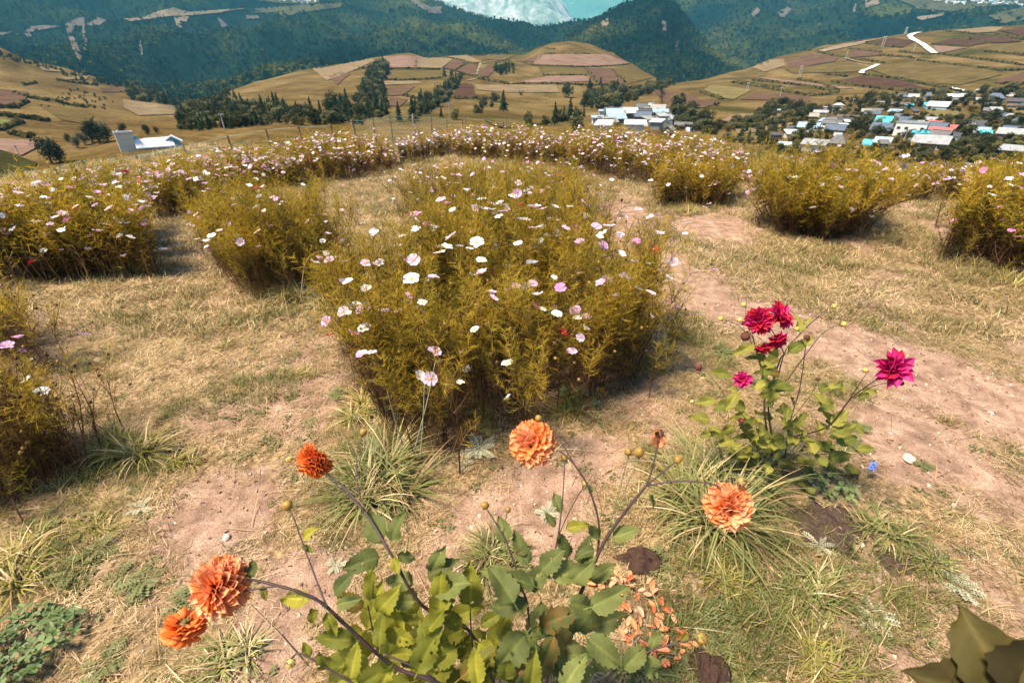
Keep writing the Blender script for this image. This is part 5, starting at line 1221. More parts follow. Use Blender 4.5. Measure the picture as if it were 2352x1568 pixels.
w, bl, li, pk, cr = 'white', 'blush', 'lilac', 'pink', 'crimson'
G1 = [(1188, 447, li, 1.25, 0, .95), (1343, 467, bl, 1.1, .5, .7), (1425, 488, bl, 1.1, -.3, .5), (1437, 500, bl, 1.1, .6, .7), (1420, 503, bl, 1.0, 0, .8), (1463, 556, pk, .9, .2, .2), (1395, 643, bl, 1.15, .2, .8), (1380, 650, li, .9, -.2, .5), (1287, 662, pk, .95, 0, .5),
      (1235, 678, w, 1.0, .8, .4), (1222, 605, w, 1.05, .3, .6), (1108, 627, bl, .95, .9, .3), (1036, 543, bl, 1.1, .1, .6), (1095, 560, w, 1.2, -.2, .4), (1010, 580, w, 1.0, .1, .4), (950, 597, bl, 1.0, -.5, .9), (945, 641, w, 1.25, -.2, .4), (995, 637, bl, .9, -.4, .3),
      (963, 443, w, 1.1, 0, .25), (1200, 505, w, 1.1, .1, .35), (1237, 522, w, 1.0, 0, .45), (1275, 478, w, 1.05, 0, .3), (1222, 522, li, .8, 0, .3), (1210, 440, w, 1.0, .1, .3), (1370, 520, li, 1.0, -.2, .4), (1384, 535, w, .9, 0, .4), (1385, 565, li, 1.0, .8, .8), (1502, 573, cr, .95, .1, .6),
      (1548, 603, bl, 1.0, .6, .8), (1535, 640, w, .9, .3, .5), (792, 648, bl, 1.05, -.4, .8), (842, 665, w, .9, 0, .3), (750, 738, li, .9, -.4, .8), (757, 769, cr, .95, 0, .4), (810, 768, pk, .95, -.6, .8), (860, 535, w, 1.0, 0, .3), (963, 865, w, .95, 0, .7), (987, 870, bl, 1.1, 0, .7),
      (1057, 880, w, .65, 0, .2), (1165, 834, w, .9, 0, .2), (1167, 913, w, .7, 0, .8), (1232, 703, pk, .7, 0, 1.2), (963, 712, bl, .8, -.2, 1.0), (1278, 722, w, .9, 0, .25), (1332, 775, bl, .8, 0, .8), (1090, 755, w, .7, 0, .4), (1110, 480, w, 1.0, 0, .3), (1130, 482, w, .9, 0, .3), (981, 516, pk, .9, 0, .2),
      (1146, 497, w, .9, 0, .3), (1300, 522, li, .8, .3, .4), (1190, 560, bl, .8, 0, .3), (1105, 600, w, .9, 0, .2), (1026, 570, w, .95, 0, .2), (840, 605, bl, .9, .3, .5), (868, 608, w, .9, 0, .2), (803, 722, w, .7, 0, .3), (1245, 440, pk, .8, 0, .2), (1160, 470, w, .8, 0, .4), (820, 700, w, .8, 0, .4)]
cosmos('tall cosmos clump filling the middle of the picture, nearest and largest, white and pink blossoms', [(800, 800), (810, 880), (850, 955), (950, 1020), (1060, 1032), (1200, 985), (1340, 925), (1450, 885), (1490, 800)], [(1000, 470), (1150, 428), (1300, 428), (1420, 490)], .84, 400, 190, 1, 300, True, .19, 1.2, G1)
cosmos('cosmos clump directly behind the tall middle one, full of small white blossoms', [(930, 470), (945, 505), (1050, 530), (1200, 535), (1390, 500)], [(940, 400), (1150, 375), (1300, 378), (1400, 410)], .52, 230, 130, 2, 60, True, .2, 1.3)
cosmos('wide bushy cosmos clump left of the middle one, with bent dry stems', [(500, 600), (530, 650), (585, 688), (650, 680), (745, 645), (785, 610)], [(550, 445), (650, 425), (750, 430)], .78, 230, 95, 3, 55, True, .25, 1.3)
cosmos('large dark based cosmos bed at the left edge', [(-120, 655), (0, 645), (150, 620), (270, 588), (320, 555), (320, 525)], [(-80, 470), (100, 445), (250, 440), (300, 475)], .68, 330, 150, 4, 40, False, .2, 1.2, [(237, 445, pk, 1.1, 0, .9)])
cosmos('small cosmos bed right behind the left edge bed', [(380, 470), (400, 490), (452, 462), (445, 440)], [(300, 415), (380, 398), (440, 392)], .54, 130, 90, 5, 0, False, .2, 1.1)
cosmos('cosmos bed running out to the rim at the far left', [(200, 450), (330, 440)], [(170, 442), (250, 424), (340, 408), (450, 392)], .34, 150, 150, 6, 0, False, .15, 1.0)
cosmos('far left bed of cosmos along the crest', [(450, 438), (560, 442), (660, 430)], [(365, 398), (460, 370), (620, 342)], .46, 330, 320, 7, 0, False, .12, 1.0)
cosmos('far bed of cosmos along the crest left of the fence brace', [(660, 430), (800, 412), (905, 392)], [(630, 338), (760, 320), (890, 318)], .54, 330, 300, 8, 0, False, .12, 1.0)
cosmos('thin far bed of cosmos before the wire netting', [(905, 375), (1040, 345)], [(900, 328), (1030, 307)], .5, 120, 150, 9, 0, False, .1, .9)
cosmos('long far cosmos bed behind the bare path, middle of the crest', [(1040, 340), (1150, 354), (1260, 380)], [(1050, 313), (1150, 302), (1260, 302)], .52, 330, 330, 10, 0, False, .1, 1.0)
cosmos('far cosmos bed in front of the hamlet roofs', [(1260, 380), (1400, 412), (1480, 425)], [(1260, 308), (1400, 304), (1480, 308)], .54, 340, 330, 11, 0, False, .1, 1.0)
cosmos('right end of the far cosmos bed on the crest, lilac tops', [(1480, 422), (1600, 420), (1715, 412)], [(1480, 317), (1600, 328), (1700, 355)], .52, 300, 260, 12, 0, False, .15, 1.0)
cosmos('small round golden cosmos clump on the path right of the middle', [(1510, 455), (1560, 470), (1640, 470), (1688, 448)], [(1520, 395), (1600, 388), (1670, 395)], .5, 130, 34, 13, 0, False, .25, 1.5, dry=.45)
cosmos('stand alone fan shaped cosmos clump right of the path, darkest at its foot', [(1780, 500), (1815, 530), (1890, 550), (1960, 540), (1970, 505)], [(1820, 390), (1890, 372), (1950, 375)], .76, 240, 40, 14, 20, False, .75, 1.5,
       [(1838, 335, li, 1.2, 0, .9), (1950, 312, pk, 1.3, 0, .8), (1968, 337, pk, 1.4, 0, .9), (1868, 350, li, 1.1, 0, .4), (1828, 405, li, 1.1, 0, .7), (1872, 408, li, 1.1, 0, .7), (1980, 345, pk, 1, .5, .9), (2065, 360, li, 1.2, 0, .5), (2100, 365, li, 1.2, 0, .6), (2060, 382, w, 1.2, 0, .8), (2020, 440, bl, 1.1, 0, .8), (1930, 430, bl, .9, 0, .4), (2050, 340, pk, 1, 0, .6)])
cosmos('cosmos bed at the right edge with a few red blossoms', [(2225, 500), (2260, 560), (2365, 622), (2480, 670)], [(2235, 420), (2300, 385), (2450, 380)], .78, 290, 80, 15, 0, False, .22, 1.3, mix_=lambda r: r.choice(['white', 'blush', 'lilac', 'white', 'crimson', 'pink']))
cosmos('low cosmos bed between the fan shaped clump and the right edge', [(2080, 440), (2150, 450), (2240, 442)], [(2090, 400), (2180, 398), (2260, 395)], .42, 110, 70, 16, 0, False, .15, 1.0)
cosmos('sparse withered cosmos clump at the left edge, nearest the viewer', [(-120, 1180), (0, 1150), (70, 1110), (100, 1010)], [(-100, 860), (20, 850), (80, 870)], .56, 100, 4, 17, 20, True, .20, .5, [(77, 828, w, 1.0, 0, .4)], dry=.5, dead=.45)
cosmos('slender cosmos stems at the left edge above the withered clump', [(-120, 800), (0, 790), (40, 750)], [(-100, 660), (30, 665)], .6, 40, 6, 18, 20, True, .2, .8, [(18, 795, li, 1.2, 0, .3), (42, 776, li, 1.0, 0, .3)], dry=.5)
print('single flowers', NFL)

# shade under the beds, painted into the ground colour
me = ground.data; la = me.attributes.new('bed_shade', 'FLOAT', 'POINT'); LV = []
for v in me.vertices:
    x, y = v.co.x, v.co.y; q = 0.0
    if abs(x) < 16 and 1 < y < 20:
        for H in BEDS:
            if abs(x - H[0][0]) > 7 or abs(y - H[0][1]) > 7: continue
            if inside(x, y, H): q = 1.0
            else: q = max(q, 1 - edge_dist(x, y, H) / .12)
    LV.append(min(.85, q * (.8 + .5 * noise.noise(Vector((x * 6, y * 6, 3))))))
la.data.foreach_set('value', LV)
# ---------------------------------------------------------------- ground cover
def mat_blade(name, stops, patch=.5, ps=1.3, trans=.25, rough=.6):
    return mat_random(name, stops, rough, trans, .3, patch, ps)
m_straw = mat_blade('dry_straw', [(.2, (.12, .074, .032)), (.45, (.31, .200, .090)), (.65, (.49, .34, .17)), (.9, (.67, .51, .31))], .35, 2.5, .15)
m_dryg = mat_blade('half_dry_grass', [(.2, (.085, .066, .020)), (.45, (.18, .132, .040)), (.62, (.30, .22, .080)), (.85, (.48, .36, .17))], .6, 1.1)
m_grn = mat_blade('green_grass', [(.2, (.065, .085, .020)), (.5, (.125, .14, .032)), (.8, (.24, .22, .06))], .6, 1.7)
m_weed = mat_blade('weed_leaves', [(.2, (.075, .085, .025)), (.6, (.14, .14, .045)), (.9, (.24, .22, .09))], .5, 2.0)
def blade(mb, base, az, L, w, el, droop, seg=3, mi=0, twist=0.0):
    p = Vector(base); d = Vector((math.cos(az) * math.cos(el), math.sin(az) * math.cos(el), math.sin(el))); side = Vector((-math.sin(az), math.cos(az), 0)); vs = []
    for i in range(seg + 1):
        t = i / seg; ww = w * (1 - t ** 1.6) * .5 + w * .02; s = (side + Vector((0, 0, twist * t))).normalized()
        vs += [p - s * ww, p + s * ww]; e = el - droop * t
        d = Vector((math.cos(az) * math.cos(e), math.sin(az) * math.cos(e), math.sin(e))); p = p + d * (L / seg)
        if p.z < .003: p.z = .003 + .002 * (i % 2)
    mb.add(vs, [(2 * i, 2 * i + 1, 2 * i + 3, 2 * i + 2) for i in range(seg)], mi)
def thatch(name, seed, n, R_, L, w, el, mats, mi=lambda r: 0):
    r = random.Random(seed); mb = MB()
    for i in range(n):
        q = R_ * math.sqrt(r.random()); a = r.random() * 6.283
        blade(mb, (q * math.cos(a), q * math.sin(a), .002), r.random() * 6.283, L * r.uniform(.4, 1.2), w * r.uniform(.6, 1.3), r.uniform(*el), r.uniform(.2, 1.1), 2, mi(r))
    return mb.mesh(name, mats)
MS = [m_straw, m_dryg, m_grn]
proto_collection('cover', [thatch('straw_mat', i, 34, .085, .060, .0021, (.02, .45), MS, lambda r: 0 if r.random() < .8 else 1) for i in range(4)]
                 + [thatch('dry_grass', 10 + i, 30, .055, .058, .0026, (.2, 1.1), MS, lambda r: 1 if r.random() < .7 else 0) for i in range(4)]
                 + [thatch('green_grass', 20 + i, 30, .05, .065, .003, (.3, 1.2), MS, lambda r: 2 if r.random() < .75 else 1) for i in range(3)]
                 + [thatch('small_weed', 60 + i, 16, .035, .024, .011, (.1, .7), [m_weed]) for i in range(2)]
                 + [thatch('long_straw', 30 + i, 4, .10, .20, .0026, (.0, .12), MS) for i in range(3)])
proto_collection('far_cover', [thatch('far_straw', 40 + i, 26, .16, .11, .0055, (.05, .7), MS, lambda r: 0 if r.random() < .55 else 1) for i in range(4)]
                 + [thatch('far_grass', 50 + i, 26, .12, .12, .006, (.3, 1.2), MS, lambda r: 1 if r.random() < .6 else 2) for i in range(3)])
def in_bed(x, y): return any(inside(x, y, H) for H in BEDS)
def bed_near(x, y, d=.22): return any((abs(x - H[0][0]) < 6) and edge_dist(x, y, H) < d for H in BEDS)
r6 = random.Random(66)
P_, R_, S_2, I_ = [], [], [], []
GREENS = [(*G(x, y).xy, rr) for x, y, rr in [(650, 700, .5), (620, 900, .35), (300, 1080, .3), (900, 1000, .3), (1650, 1280, .35), (1900, 1350, .35), (2080, 1300, .3), (1150, 1330, .2), (1550, 480, .7), (1800, 1420, .3), (120, 1300, .3), (1900, 600, .35), (2150, 560, .5), (1750, 600, .2), (1600, 800, .3), (1700, 1380, .3), (520, 1540, .25), (2300, 640, .4)]]
def greenish(x, y):
    g = sum(max(0, 1 - math.hypot(x - a, y - b_) / q) for a, b_, q in GREENS)
    return g + max(0, noise.noise(Vector((x * 1.9, y * 1.9, 31))) * 1.2 - .12) + max(0, noise.noise(Vector((x * 6, y * 6, 11))) - .2)
def fill(n, x0, x1, y0, y1, far):
    P_, R_, S_2, I_ = [], [], [], []
    for _ in range(n):
        x = r6.uniform(x0, x1); y = r6.uniform(y0, y1)
        if y < 1.5 and abs(x) > 1.6 + y: continue
        if abs(x) > 1.25 * y + 1.5: continue
        if edge_drop(x, y) > 5: continue
        b_ = bare(x, y); g = greenish(x, y)
        clump = .5 + 1.1 * noise.noise(Vector((x * 4.5, y * 4.5, 77)))
        if b_ > .85 and r6.random() < .93: continue
        if r6.random() < b_ * 1.1 or r6.random() > .35 + clump + (.5 if g > .5 else 0): 
            if r6.random() > .10: continue
        if in_bed(x, y) and r6.random() < .7: continue
        P_.append((x, y, soil_h(x, y))); R_.append((r6.uniform(-.12, .12), r6.uniform(-.12, .12), r6.random() * 6.283))
        s = r6.uniform(.55, 1.15)
        if far:
            i = r6.randrange(4) if r6.random() > .18 + .6 * g else 4 + r6.randrange(3)
        else:
            q = r6.random()
            if q < .10: i = 13 + r6.randrange(3)
            elif q < .22: i = 11 + r6.randrange(2)
            elif q < .28 + .75 * g: i = 8 + r6.randrange(3) if g > .25 and r6.random() < .7 else 4 + r6.randrange(4)
            else: i = r6.randrange(4)
            if i >= 4 and i < 11 and g > .6: s *= 1.25
        I_.append(i); S_2.append(s)
    return P_, R_, S_2, I_
a = fill(19000, -3.4, 3.6, -.2, 3.4, False); scatter('grass_cover', 'cover', a[0], a[1], a[2], None, a[3], label='dry trampled grass and straw on the near ground', kind='stuff')
a = fill(22000, -8, 9, 3.0, 9.5, True); scatter('grass_cover', 'far_cover', a[0], a[1], a[2], None, a[3], label='dry grass on the ground between the flower beds', kind='stuff')
a = fill(13000, -12, 14, 9.3, 19, True); scatter('grass_cover', 'far_cover', a[0], a[1], [s * 1.6 for s in a[2]], None, a[3], label='dry grass on the rim of the field', kind='stuff')
# loose grit
proto_collection('grit', [mesh('grit', [(0.003 * q for q in v) for v in [(-1, -.8, 0), (1, -.6, .1), (.7, 1, 0), (-.9, .7, .1), (-.5, -.4, .9), (.5, -.2, 1), (.2, .6, .8)]], [(0, 1, 5, 4), (1, 2, 6, 5), (2, 3, 4, 6), (3, 0, 4), (4, 5, 6)], [mat_random('grit_stone', [(0, (.20, .11, .075)), (.6, (.36, .22, .15)), (1, (.6, .5, .4))], .9, 0, .2)]) for _ in range(1)])
gp = []; 
while len(gp) < 5200:
    x = r6.uniform(-2.6, 3.2); y = r6.uniform(-.1, 3.6)
    if abs(x) < 1.25 * y + 1.3 and r6.random() < .12 + bare(x, y): gp.append((x, y, soil_h(x, y)))
scatter('loose_grit', 'grit', gp, [(r6.random() * 3, r6.random() * 3, r6.random() * 6) for _ in gp], [r6.choice([.4, .6, .8, 1.2, 2.2, 3.2]) for _ in gp], label='loose grit and crumbs of soil on the bare ground', kind='stuff')

# ---- grass tufts standing out one by one
def tuft_mesh(name, seed, n, L, w, mat, el=(.35, 1.35), droop=(.7, 2.0), seg=5, R0=.035):
    r = random.Random(seed); mb = MB()
    for i in range(n):
        a = r.random() * 6.283; q = R0 * r.random(); az = a + r.gauss(0, .35)
        blade(mb, (q * math.cos(a), q * math.sin(a), 0), az, L * r.uniform(.45, 1.1), w * r.uniform(.6, 1.2), r.uniform(*el), r.uniform(*droop), seg, 0 if r.random() < .72 else 1, r.uniform(-.5, .5))
    return mb.mesh(name, [mat, m_straw], True)
m_tg = mat_blade('long_grass', [(0, (.12, .135, .04)), (.5, (.19, .20, .06)), (1, (.30, .28, .10))], 0, 1, .25, .5)
m_ty = mat_blade('yellow_grass', [(0, (.20, .18, .035)), (1, (.33, .28, .06))], 0, 1, .3, .5)
def tuft(x, y, wpx, n, mat, label, hgt=1.0, seed=0, subs=7, wd=.0062, lenf=.78):
    g = G(x, y); Rw = wpx * unit(x, y, (g - Vector((0, 0, CAMH))).length) * .5
    t = empty('grass_tuft', g, 0, label=label, cat='grass tuft'); r = random.Random(seed + 900)
    for i in range(subs):
        a = r.random() * 6.283; q = Rw * .52 * math.sqrt(r.random()) if i else 0
        me = tuft_mesh('blades', seed * 31 + i, n // subs, Rw * lenf, wd, mat)
        o = obj('blades', me, t, (q * math.cos(a), q * math.sin(a), soil_h(g.x + q * math.cos(a), g.y + q * math.sin(a)) - g.z), (0, 0, a), (1, 1, hgt)); o['kind'] = 'stuff'
TU = [(890, 1125, 340, 620, m_tg, 'wide grass tuft with flattened blades left of the middle, before the tall cosmos clump', .85, 10), (1665, 1165, 390, 760, m_tg, 'biggest grass tuft, arching long blades under the crimson dahlia', 1.0, 12), (1130, 1290, 250, 330, m_tg, 'smaller grass tuft behind the dahlia leaves in the middle', .8, 6),
      (290, 1040, 250, 420, m_ty, 'yellow green grass tuft beside the withered clump at the left', .9, 8), (520, 1525, 190, 220, m_tg, 'grass tuft at the bottom edge, under the two hanging dahlias', .8, 5), (655, 690, 170, 260, m_ty, 'bright green grass tuft at the foot of the wide bushy cosmos clump', 1.0, 5),
      (740, 705, 130, 160, m_ty, 'paler grass tuft right beside the bright green one', .8, 4), (1740, 1050, 220, 260, m_tg, 'dark grass growing around the foot of the crimson dahlia', 1.2, 6), (2040, 1235, 170, 200, m_tg, 'low grass tuft right of the dark mound', .7, 5), (1880, 1370, 230, 300, m_tg, 'spreading grass patch below the dark mound', .6, 8),
      (1660, 1340, 150, 180, m_ty, 'thin brownish grass tuft below the biggest tuft', .8, 5), (430, 1055, 130, 140, m_ty, 'small yellow tuft right of the yellow green one', .7, 4), (700, 860, 110, 110, m_ty, 'small tuft on the path left of the tall cosmos clump', .6, 3), (520, 790, 80, 70, m_ty, 'little tuft alone on the left path', .6, 3),
      (60, 1300, 260, 320, m_ty, 'long dry grass tuft at the left edge', .8, 7), (1960, 480, 90, 130, m_ty, 'grass fringe at the foot of the fan shaped clump', 1, 3), (1590, 490, 130, 150, m_ty, 'green fringe at the foot of the small round clump', .7, 4), (2330, 650, 130, 150, m_ty, 'grass fringe at the foot of the right edge bed', .8, 4),
      (1480, 1545, 190, 230, m_tg, 'long grass blades under the right side of the orange dahlia', .9, 6), (1320, 950, 160, 180, m_ty, 'dry tuft at the right foot of the tall cosmos clump', .7, 4), (840, 940, 170, 190, m_ty, 'weedy tuft at the left foot of the tall cosmos clump', .7, 4), (220, 1210, 150, 170, m_ty, 'dull tuft between the left grass and the bare path', .6, 4),
      (1860, 1500, 210, 240, m_ty, 'mixed dry tuft at the bottom right', .6, 6), (2150, 1300, 140, 150, m_tg, 'small green tuft right of the low one', .6, 4)]
for i, (x, y, wp, n, m, lb, hg, sb) in enumerate(TU): tuft(x, y, wp, n, m, lb, hg, i + 1, sb, .0085 if i < 2 else .0066, 1.0 if i < 2 else .8)

# ---- silverweed and other small rosettes
def pinnate_mesh(name, seed, L, n, mat, wl=.30):
    r = random.Random(seed); mb = MB(); el = r.uniform(.25, .6)
    P = [Vector((L * t * math.cos(el * (1 - t)), 0, L * t * math.sin(el) * (1 - .45 * t) + .004)) for t in [i / n for i in range(n + 1)]]
    mb.tube([P[0], P[n // 2], P[-1]], .0009, 3, 0, False)
    for i in range(1, n + 1):
        for s in (-1, 1):
            ln = L * wl * (.5 + .5 * math.sin(math.pi * i / (n + 1))); o = P[i]; d = Vector((.45, s, .1 + r.uniform(-.1, .2))).normalized() * ln; q = Vector((1, 0, 0)) * ln * .28
            mb.add([o, o + d * .4 - q, o + d, o + d * .6 + q], [(0, 1, 2, 3)] if s < 0 else [(3, 2, 1, 0)])
    return mb.mesh(name, [mat])
m_silver = mat_plain('silver_green_leaf', (.34, .33, .22), .6, .2, 30, .15)
m_rose = mat_plain('rosette_leaf', (.13, .14, .045), .6, .3, 20, .2)
PIN = [pinnate_mesh('leaf', i, .055, 7, m_silver) for i in range(3)]; PIN2 = [pinnate_mesh('leaf', 9 + i, .06, 6, m_rose, .36) for i in range(3)]
def rosette(x, y, n, scale, meshes, label, name='weed_rosette', group=None):
    g = G(x, y); t = empty(name, g, 0, label=label, cat='weed', group=group)
    for i in range(n): obj('leaf', rnd.choice(meshes), t, (0, 0, 0), (rnd.uniform(-.2, .2), rnd.uniform(-.15, .25), 6.283 * i / n + rnd.uniform(-.3, .3)), scale * rnd.uniform(.75, 1.15))
for x, y, n, s, lb in [(1100, 1035, 11, 1.6, 'silvery fern leaved weed at the foot of the tall cosmos clump'), (1066, 1070, 6, .8, 'smaller silvery weed beside the larger one'), (1255, 1180, 8, .9, 'silvery weed between the orange dahlia stems'), (2010, 1420, 8, 1.2, 'silvery weed at the lower right'), (1880, 1255, 8, 1.1, 'silvery weed beside the dark mound'),
                       (2200, 1350, 9, 1.2, 'pale weed at the right, near the bottom'), (320, 1170, 7, .9, 'pale weed left of the bare path'), (770, 1300, 6, .8, 'pale weed by the leaves of the orange dahlia')]: rosette(x, y, n, s, PIN, lb)
for i in range(42):
    x, y = rnd.choice([(rnd.uniform(1650, 2340), rnd.uniform(860, 1540)), (rnd.uniform(40, 500), rnd.uniform(1180, 1540)), (rnd.uniform(700, 1200), rnd.uniform(900, 1000)), (rnd.uniform(1560, 1760), rnd.uniform(720, 860)), (rnd.uniform(1450, 1700), rnd.uniform(1290, 1560))])
    rosette(x, y, rnd.randint(6, 11), rnd.uniform(.7, 1.3), PIN2, 'flat green leaved rosette in the trampled dry grass', group='small rosettes in the grass')
# ---- clover at the lower left corner
def clover_leaf(seed):
    r = random.Random(seed); mb = MB()
    for k in range(3):
        a = 2.094 * k; c, s = math.cos(a), math.sin(a); pts = [(0, 0), (.009, -.008), (.019, -.010), (.026, -.005), (.024, 0), (.026, .005), (.019, .010), (.009, .008)]
        mb.add([(x * c - y * s, x * s + y * c, .002 + .35 * abs(y)) for x, y in pts], [(0, 1, 2, 4), (2, 3, 4), (0, 4, 6, 7), (4, 5, 6)])
    mb.tube([(0, 0, 0), (.004, .003, -.03), (.0, .0, -.07)], .0008, 3, 0, False)
    return mb.mesh('leaf', [m_clov], False)
m_clov = mat_random('clover_green', [(0, (.07, .11, .035)), (1, (.14, .19, .06))], .55, .2, .3)
CL = [clover_leaf(i) for i in range(3)]
for (x, y, n, rad, lb) in [(60, 1500, 90, .15, 'dense clover patch in the lower left corner'), (1900, 1130, 26, .10, 'small clover patch behind the dark mound'), (1330, 930, 30, .12, 'clover at the right foot of the tall cosmos clump')]:
    g = G(x, y); t = empty('clover_patch', g, 0, label=lb, cat='clover patch')
    for i in range(n):
        a = rnd.random() * 6.283; q = rad * math.sqrt(rnd.random()); obj('leaf', rnd.choice(CL), t, (q * math.cos(a), q * math.sin(a), rnd.uniform(.03, .075)), (rnd.uniform(-.5, .5), rnd.uniform(-.5, .5), rnd.random() * 6.28), rnd.uniform(.7, 1.15))
number_off([o for o in COL.objects if o.get('group') == 'small rosettes in the grass'])
# ---- stones
m_stone = mat_plain('pale_stone', (.46, .35, .28), .8, .25, 60)
def stone(x, y, wpx, label, mat=m_stone, sq=.45, name='stone', cat='stone'):
    g = G(x, y); s = wpx * unit(x, y, (g - Vector((0, 0, CAMH))).length) * .5; r = random.Random(int(x * 7 + y)); vs = []; n1, n2 = 6, 9
    ph = (r.random() * 9, r.random() * 9)
    for i in range(n1 + 1):
        th = math.pi * i / n1
        for j in range(n2):
            p = Vector((math.sin(th) * math.cos(6.283 * j / n2), math.sin(th) * math.sin(6.283 * j / n2), math.cos(th))); k = 1 + .28 * noise.noise(p * 1.6 + Vector((*ph, 0)))
            vs.append((p.x * s * k, p.y * s * .75 * k, p.z * s * sq * k + s * sq * .5))
    fs = [(i * n2 + j, (i + 1) * n2 + j, (i + 1) * n2 + (j + 1) % n2, i * n2 + (j + 1) % n2) for i in range(n1) for j in range(n2)]
    return obj(name, mesh(name, vs, fs, [mat]), loc=g, rot=(0, 0, r.random() * 6), label=label, cat=cat)
for x, y, w_, lb in [(2086, 1055, 34, 'flat white stone at the right, near the blue flower'), (520, 1235, 22, 'rounded pinkish pebble on the bare path at the left'), (1320, 1193, 14, 'pale pebble between the orange dahlia stems'), (1102, 1185, 12, 'small pebble right of the wide tuft'), (1612, 870, 12, 'pebble behind the crimson dahlia'),
                     (2275, 950, 16, 'pale pebble beyond the trodden path'), (2120, 752, 10, 'pebble on the right path'), (1980, 690, 9, 'small pebble on the right path, farther'), (2235, 1385, 30, 'flat grey stone at the lower right'), (690, 1310, 9, 'small stone by the leaves at the left'), (2190, 1160, 13, 'pebble right of the blue flower')]: stone(x, y, w_, lb)
# ---- dark things on the ground
m_dung = mat_plain('dark_dried_dung', (.045, .024, .016), .9, .4, 40, 0, .2)
m_moist = mat_plain('dark_loose_soil', (.055, .036, .026), .95, .4, 60, 0, .1)
def heap(x, y, wpx, hpx, zh, mat, label, name, cat, fold=0.0, seed=1):
    g = G(x, y); k = unit(x, y, (g - Vector((0, 0, CAMH))).length); a, b_ = wpx * k * .5, hpx * k * .72; vs = []; n1, n2 = 34, 20
    for i in range(n1 + 1):
        for j in range(n2 + 1):
            u, v = -1 + 2 * i / n1, -1 + 2 * j / n2; rr = math.hypot(u, v); e = max(0, 1 - rr ** 2.2)
            f = fold * abs(math.sin(v * 9 + u * 2.5 + 2.5 * noise.noise(Vector((u * 2, v * 2, seed))))) ** .6
            z = zh * e * (.55 + .5 * noise.noise(Vector((u * 2.4, v * 2.4, seed))) + .30 * noise.noise(Vector((u * 7, v * 7, seed))) + .25 * noise.noise(Vector((u * 17, v * 17, seed))) + f) - .004 * (rr > .97)
            wob = 1 + .45 * noise.noise(Vector((u * 2, v * 2, seed + 4))); X, Y = u * a * wob, v * b_ * wob
            if rr > 1: X, Y, z = X / rr, Y / rr, -.01
            vs.append((X, Y, z + soil_h(g.x + X, g.y + Y) - g.z))
    fs = [(i * (n2 + 1) + j, (i + 1) * (n2 + 1) + j, (i + 1) * (n2 + 1) + j + 1, i * (n2 + 1) + j + 1) for i in range(n1) for j in range(n2)]
    obj(name, mesh(name, vs, fs, [mat], True), loc=g, label=label, cat=cat)
heap(1478, 1290, 125, 46, .05, m_dung, 'wrinkled dark brown dung pat beside the fallen orange petals', 'dung_pat', 'dung pat', .55, 2)
heap(1625, 1550, 95, 80, .06, m_dung, 'dark brown dung lump at the bottom edge, right of the petals', 'dung_pat', 'dung pat', .3, 5)
heap(1895, 1205, 150, 105, .05, m_moist, 'dark mound of loose soil right of the biggest tuft', 'soil_mound', 'soil mound', .1, 3)
heap(2060, 1290, 90, 50, .02, m_moist, 'small dark clods below the soil mound', 'soil_mound', 'soil mound', .2, 7)
# ---- long dry stalks lying about
def stalk(pts, rad, label, mat=m_straw, name='dry_stalk', lift=.006):
    P = [G(*p) + Vector((0, 0, lift * (1 + (i % 2)))) for i, p in enumerate(pts)]; o = P[0].copy(); mb = MB(); mb.tube([p - o for p in P], rad, 5)
    obj(name, mb.mesh(name, [mat], True), loc=o, label=label, cat='dry stalk')
m_stk = mat_plain('grey_dry_stalk', (.24, .17, .09), .8, .25, 40)
stalk([(575, 1390), (640, 1455), (705, 1528)], .0026, 'long grey stalk lying below the hanging dahlia', m_stk)
stalk([(455, 1100), (470, 1075), (498, 1062), (497, 1050)], .0016, 'thin bent straw on the bare path'); stalk([(1645, 1340), (1665, 1385)] if 0 else [(1618, 1300), (1640, 1340), (1665, 1378)], .0035, 'short blackened stick right of the petals', mat_plain('blackened_stick', (.03, .025, .02)))
for i in range(26):
    x, y = rnd.uniform(60, 2300), rnd.uniform(900, 1540); a = rnd.uniform(-.5, .5); L = rnd.uniform(40, 120)
    stalk([(x, y), (x + L * .5 * math.cos(a), y + L * .5 * math.sin(a) + rnd.uniform(-5, 5)), (x + L * math.cos(a), y + L * math.sin(a))], rnd.uniform(.0009, .0015), 'pale straw lying on the trampled ground'); bpy.data.objects[-1] if 0 else None
for o in COL.objects:
    if o.get('label') == 'pale straw lying on the trampled ground': o['group'] = 'loose straws on the ground'
number_off([o for o in COL.objects if o.get('group') == 'loose straws on the ground'])
# ---- bent dry stems in the left clump, standing grasses at the middle clump
def reed(pts, rad, mat, label, leafn=0, name='dry_reed', cat='dry reed'):
    P = [Vector((0, 0, CAMH)) + ray(x, y) * d for x, y, d in pts]; o = P[0].copy(); mb = MB(); Q = []
    for i in range(len(P) - 1):
        p0, p1, p2, p3 = P[max(i - 1, 0)], P[i], P[i + 1], P[min(i + 2, len(P) - 1)]
        for q in range(4):
            f = q / 4; Q.append(.5 * ((2 * p1) + (p2 - p0) * f + (2 * p0 - 5 * p1 + 4 * p2 - p3) * f * f + (3 * p1 - p0 - 3 * p2 + p3) * f ** 3))
    Q.append(P[-1]); mb.tube([q - o for q in Q], [rad * (1 - .6 * i / len(Q)) for i in range(len(Q))], 4)
    return obj(name, mb.mesh(name, [mat], True), loc=o, label=label, cat=cat)
reed([(690, 700, 3.05), (700, 610, 3.0), (725, 580, 2.95), (765, 580, 2.9), (790, 598, 2.85)], .004, m_stk, 'pale bent stem arching out of the wide bushy clump')
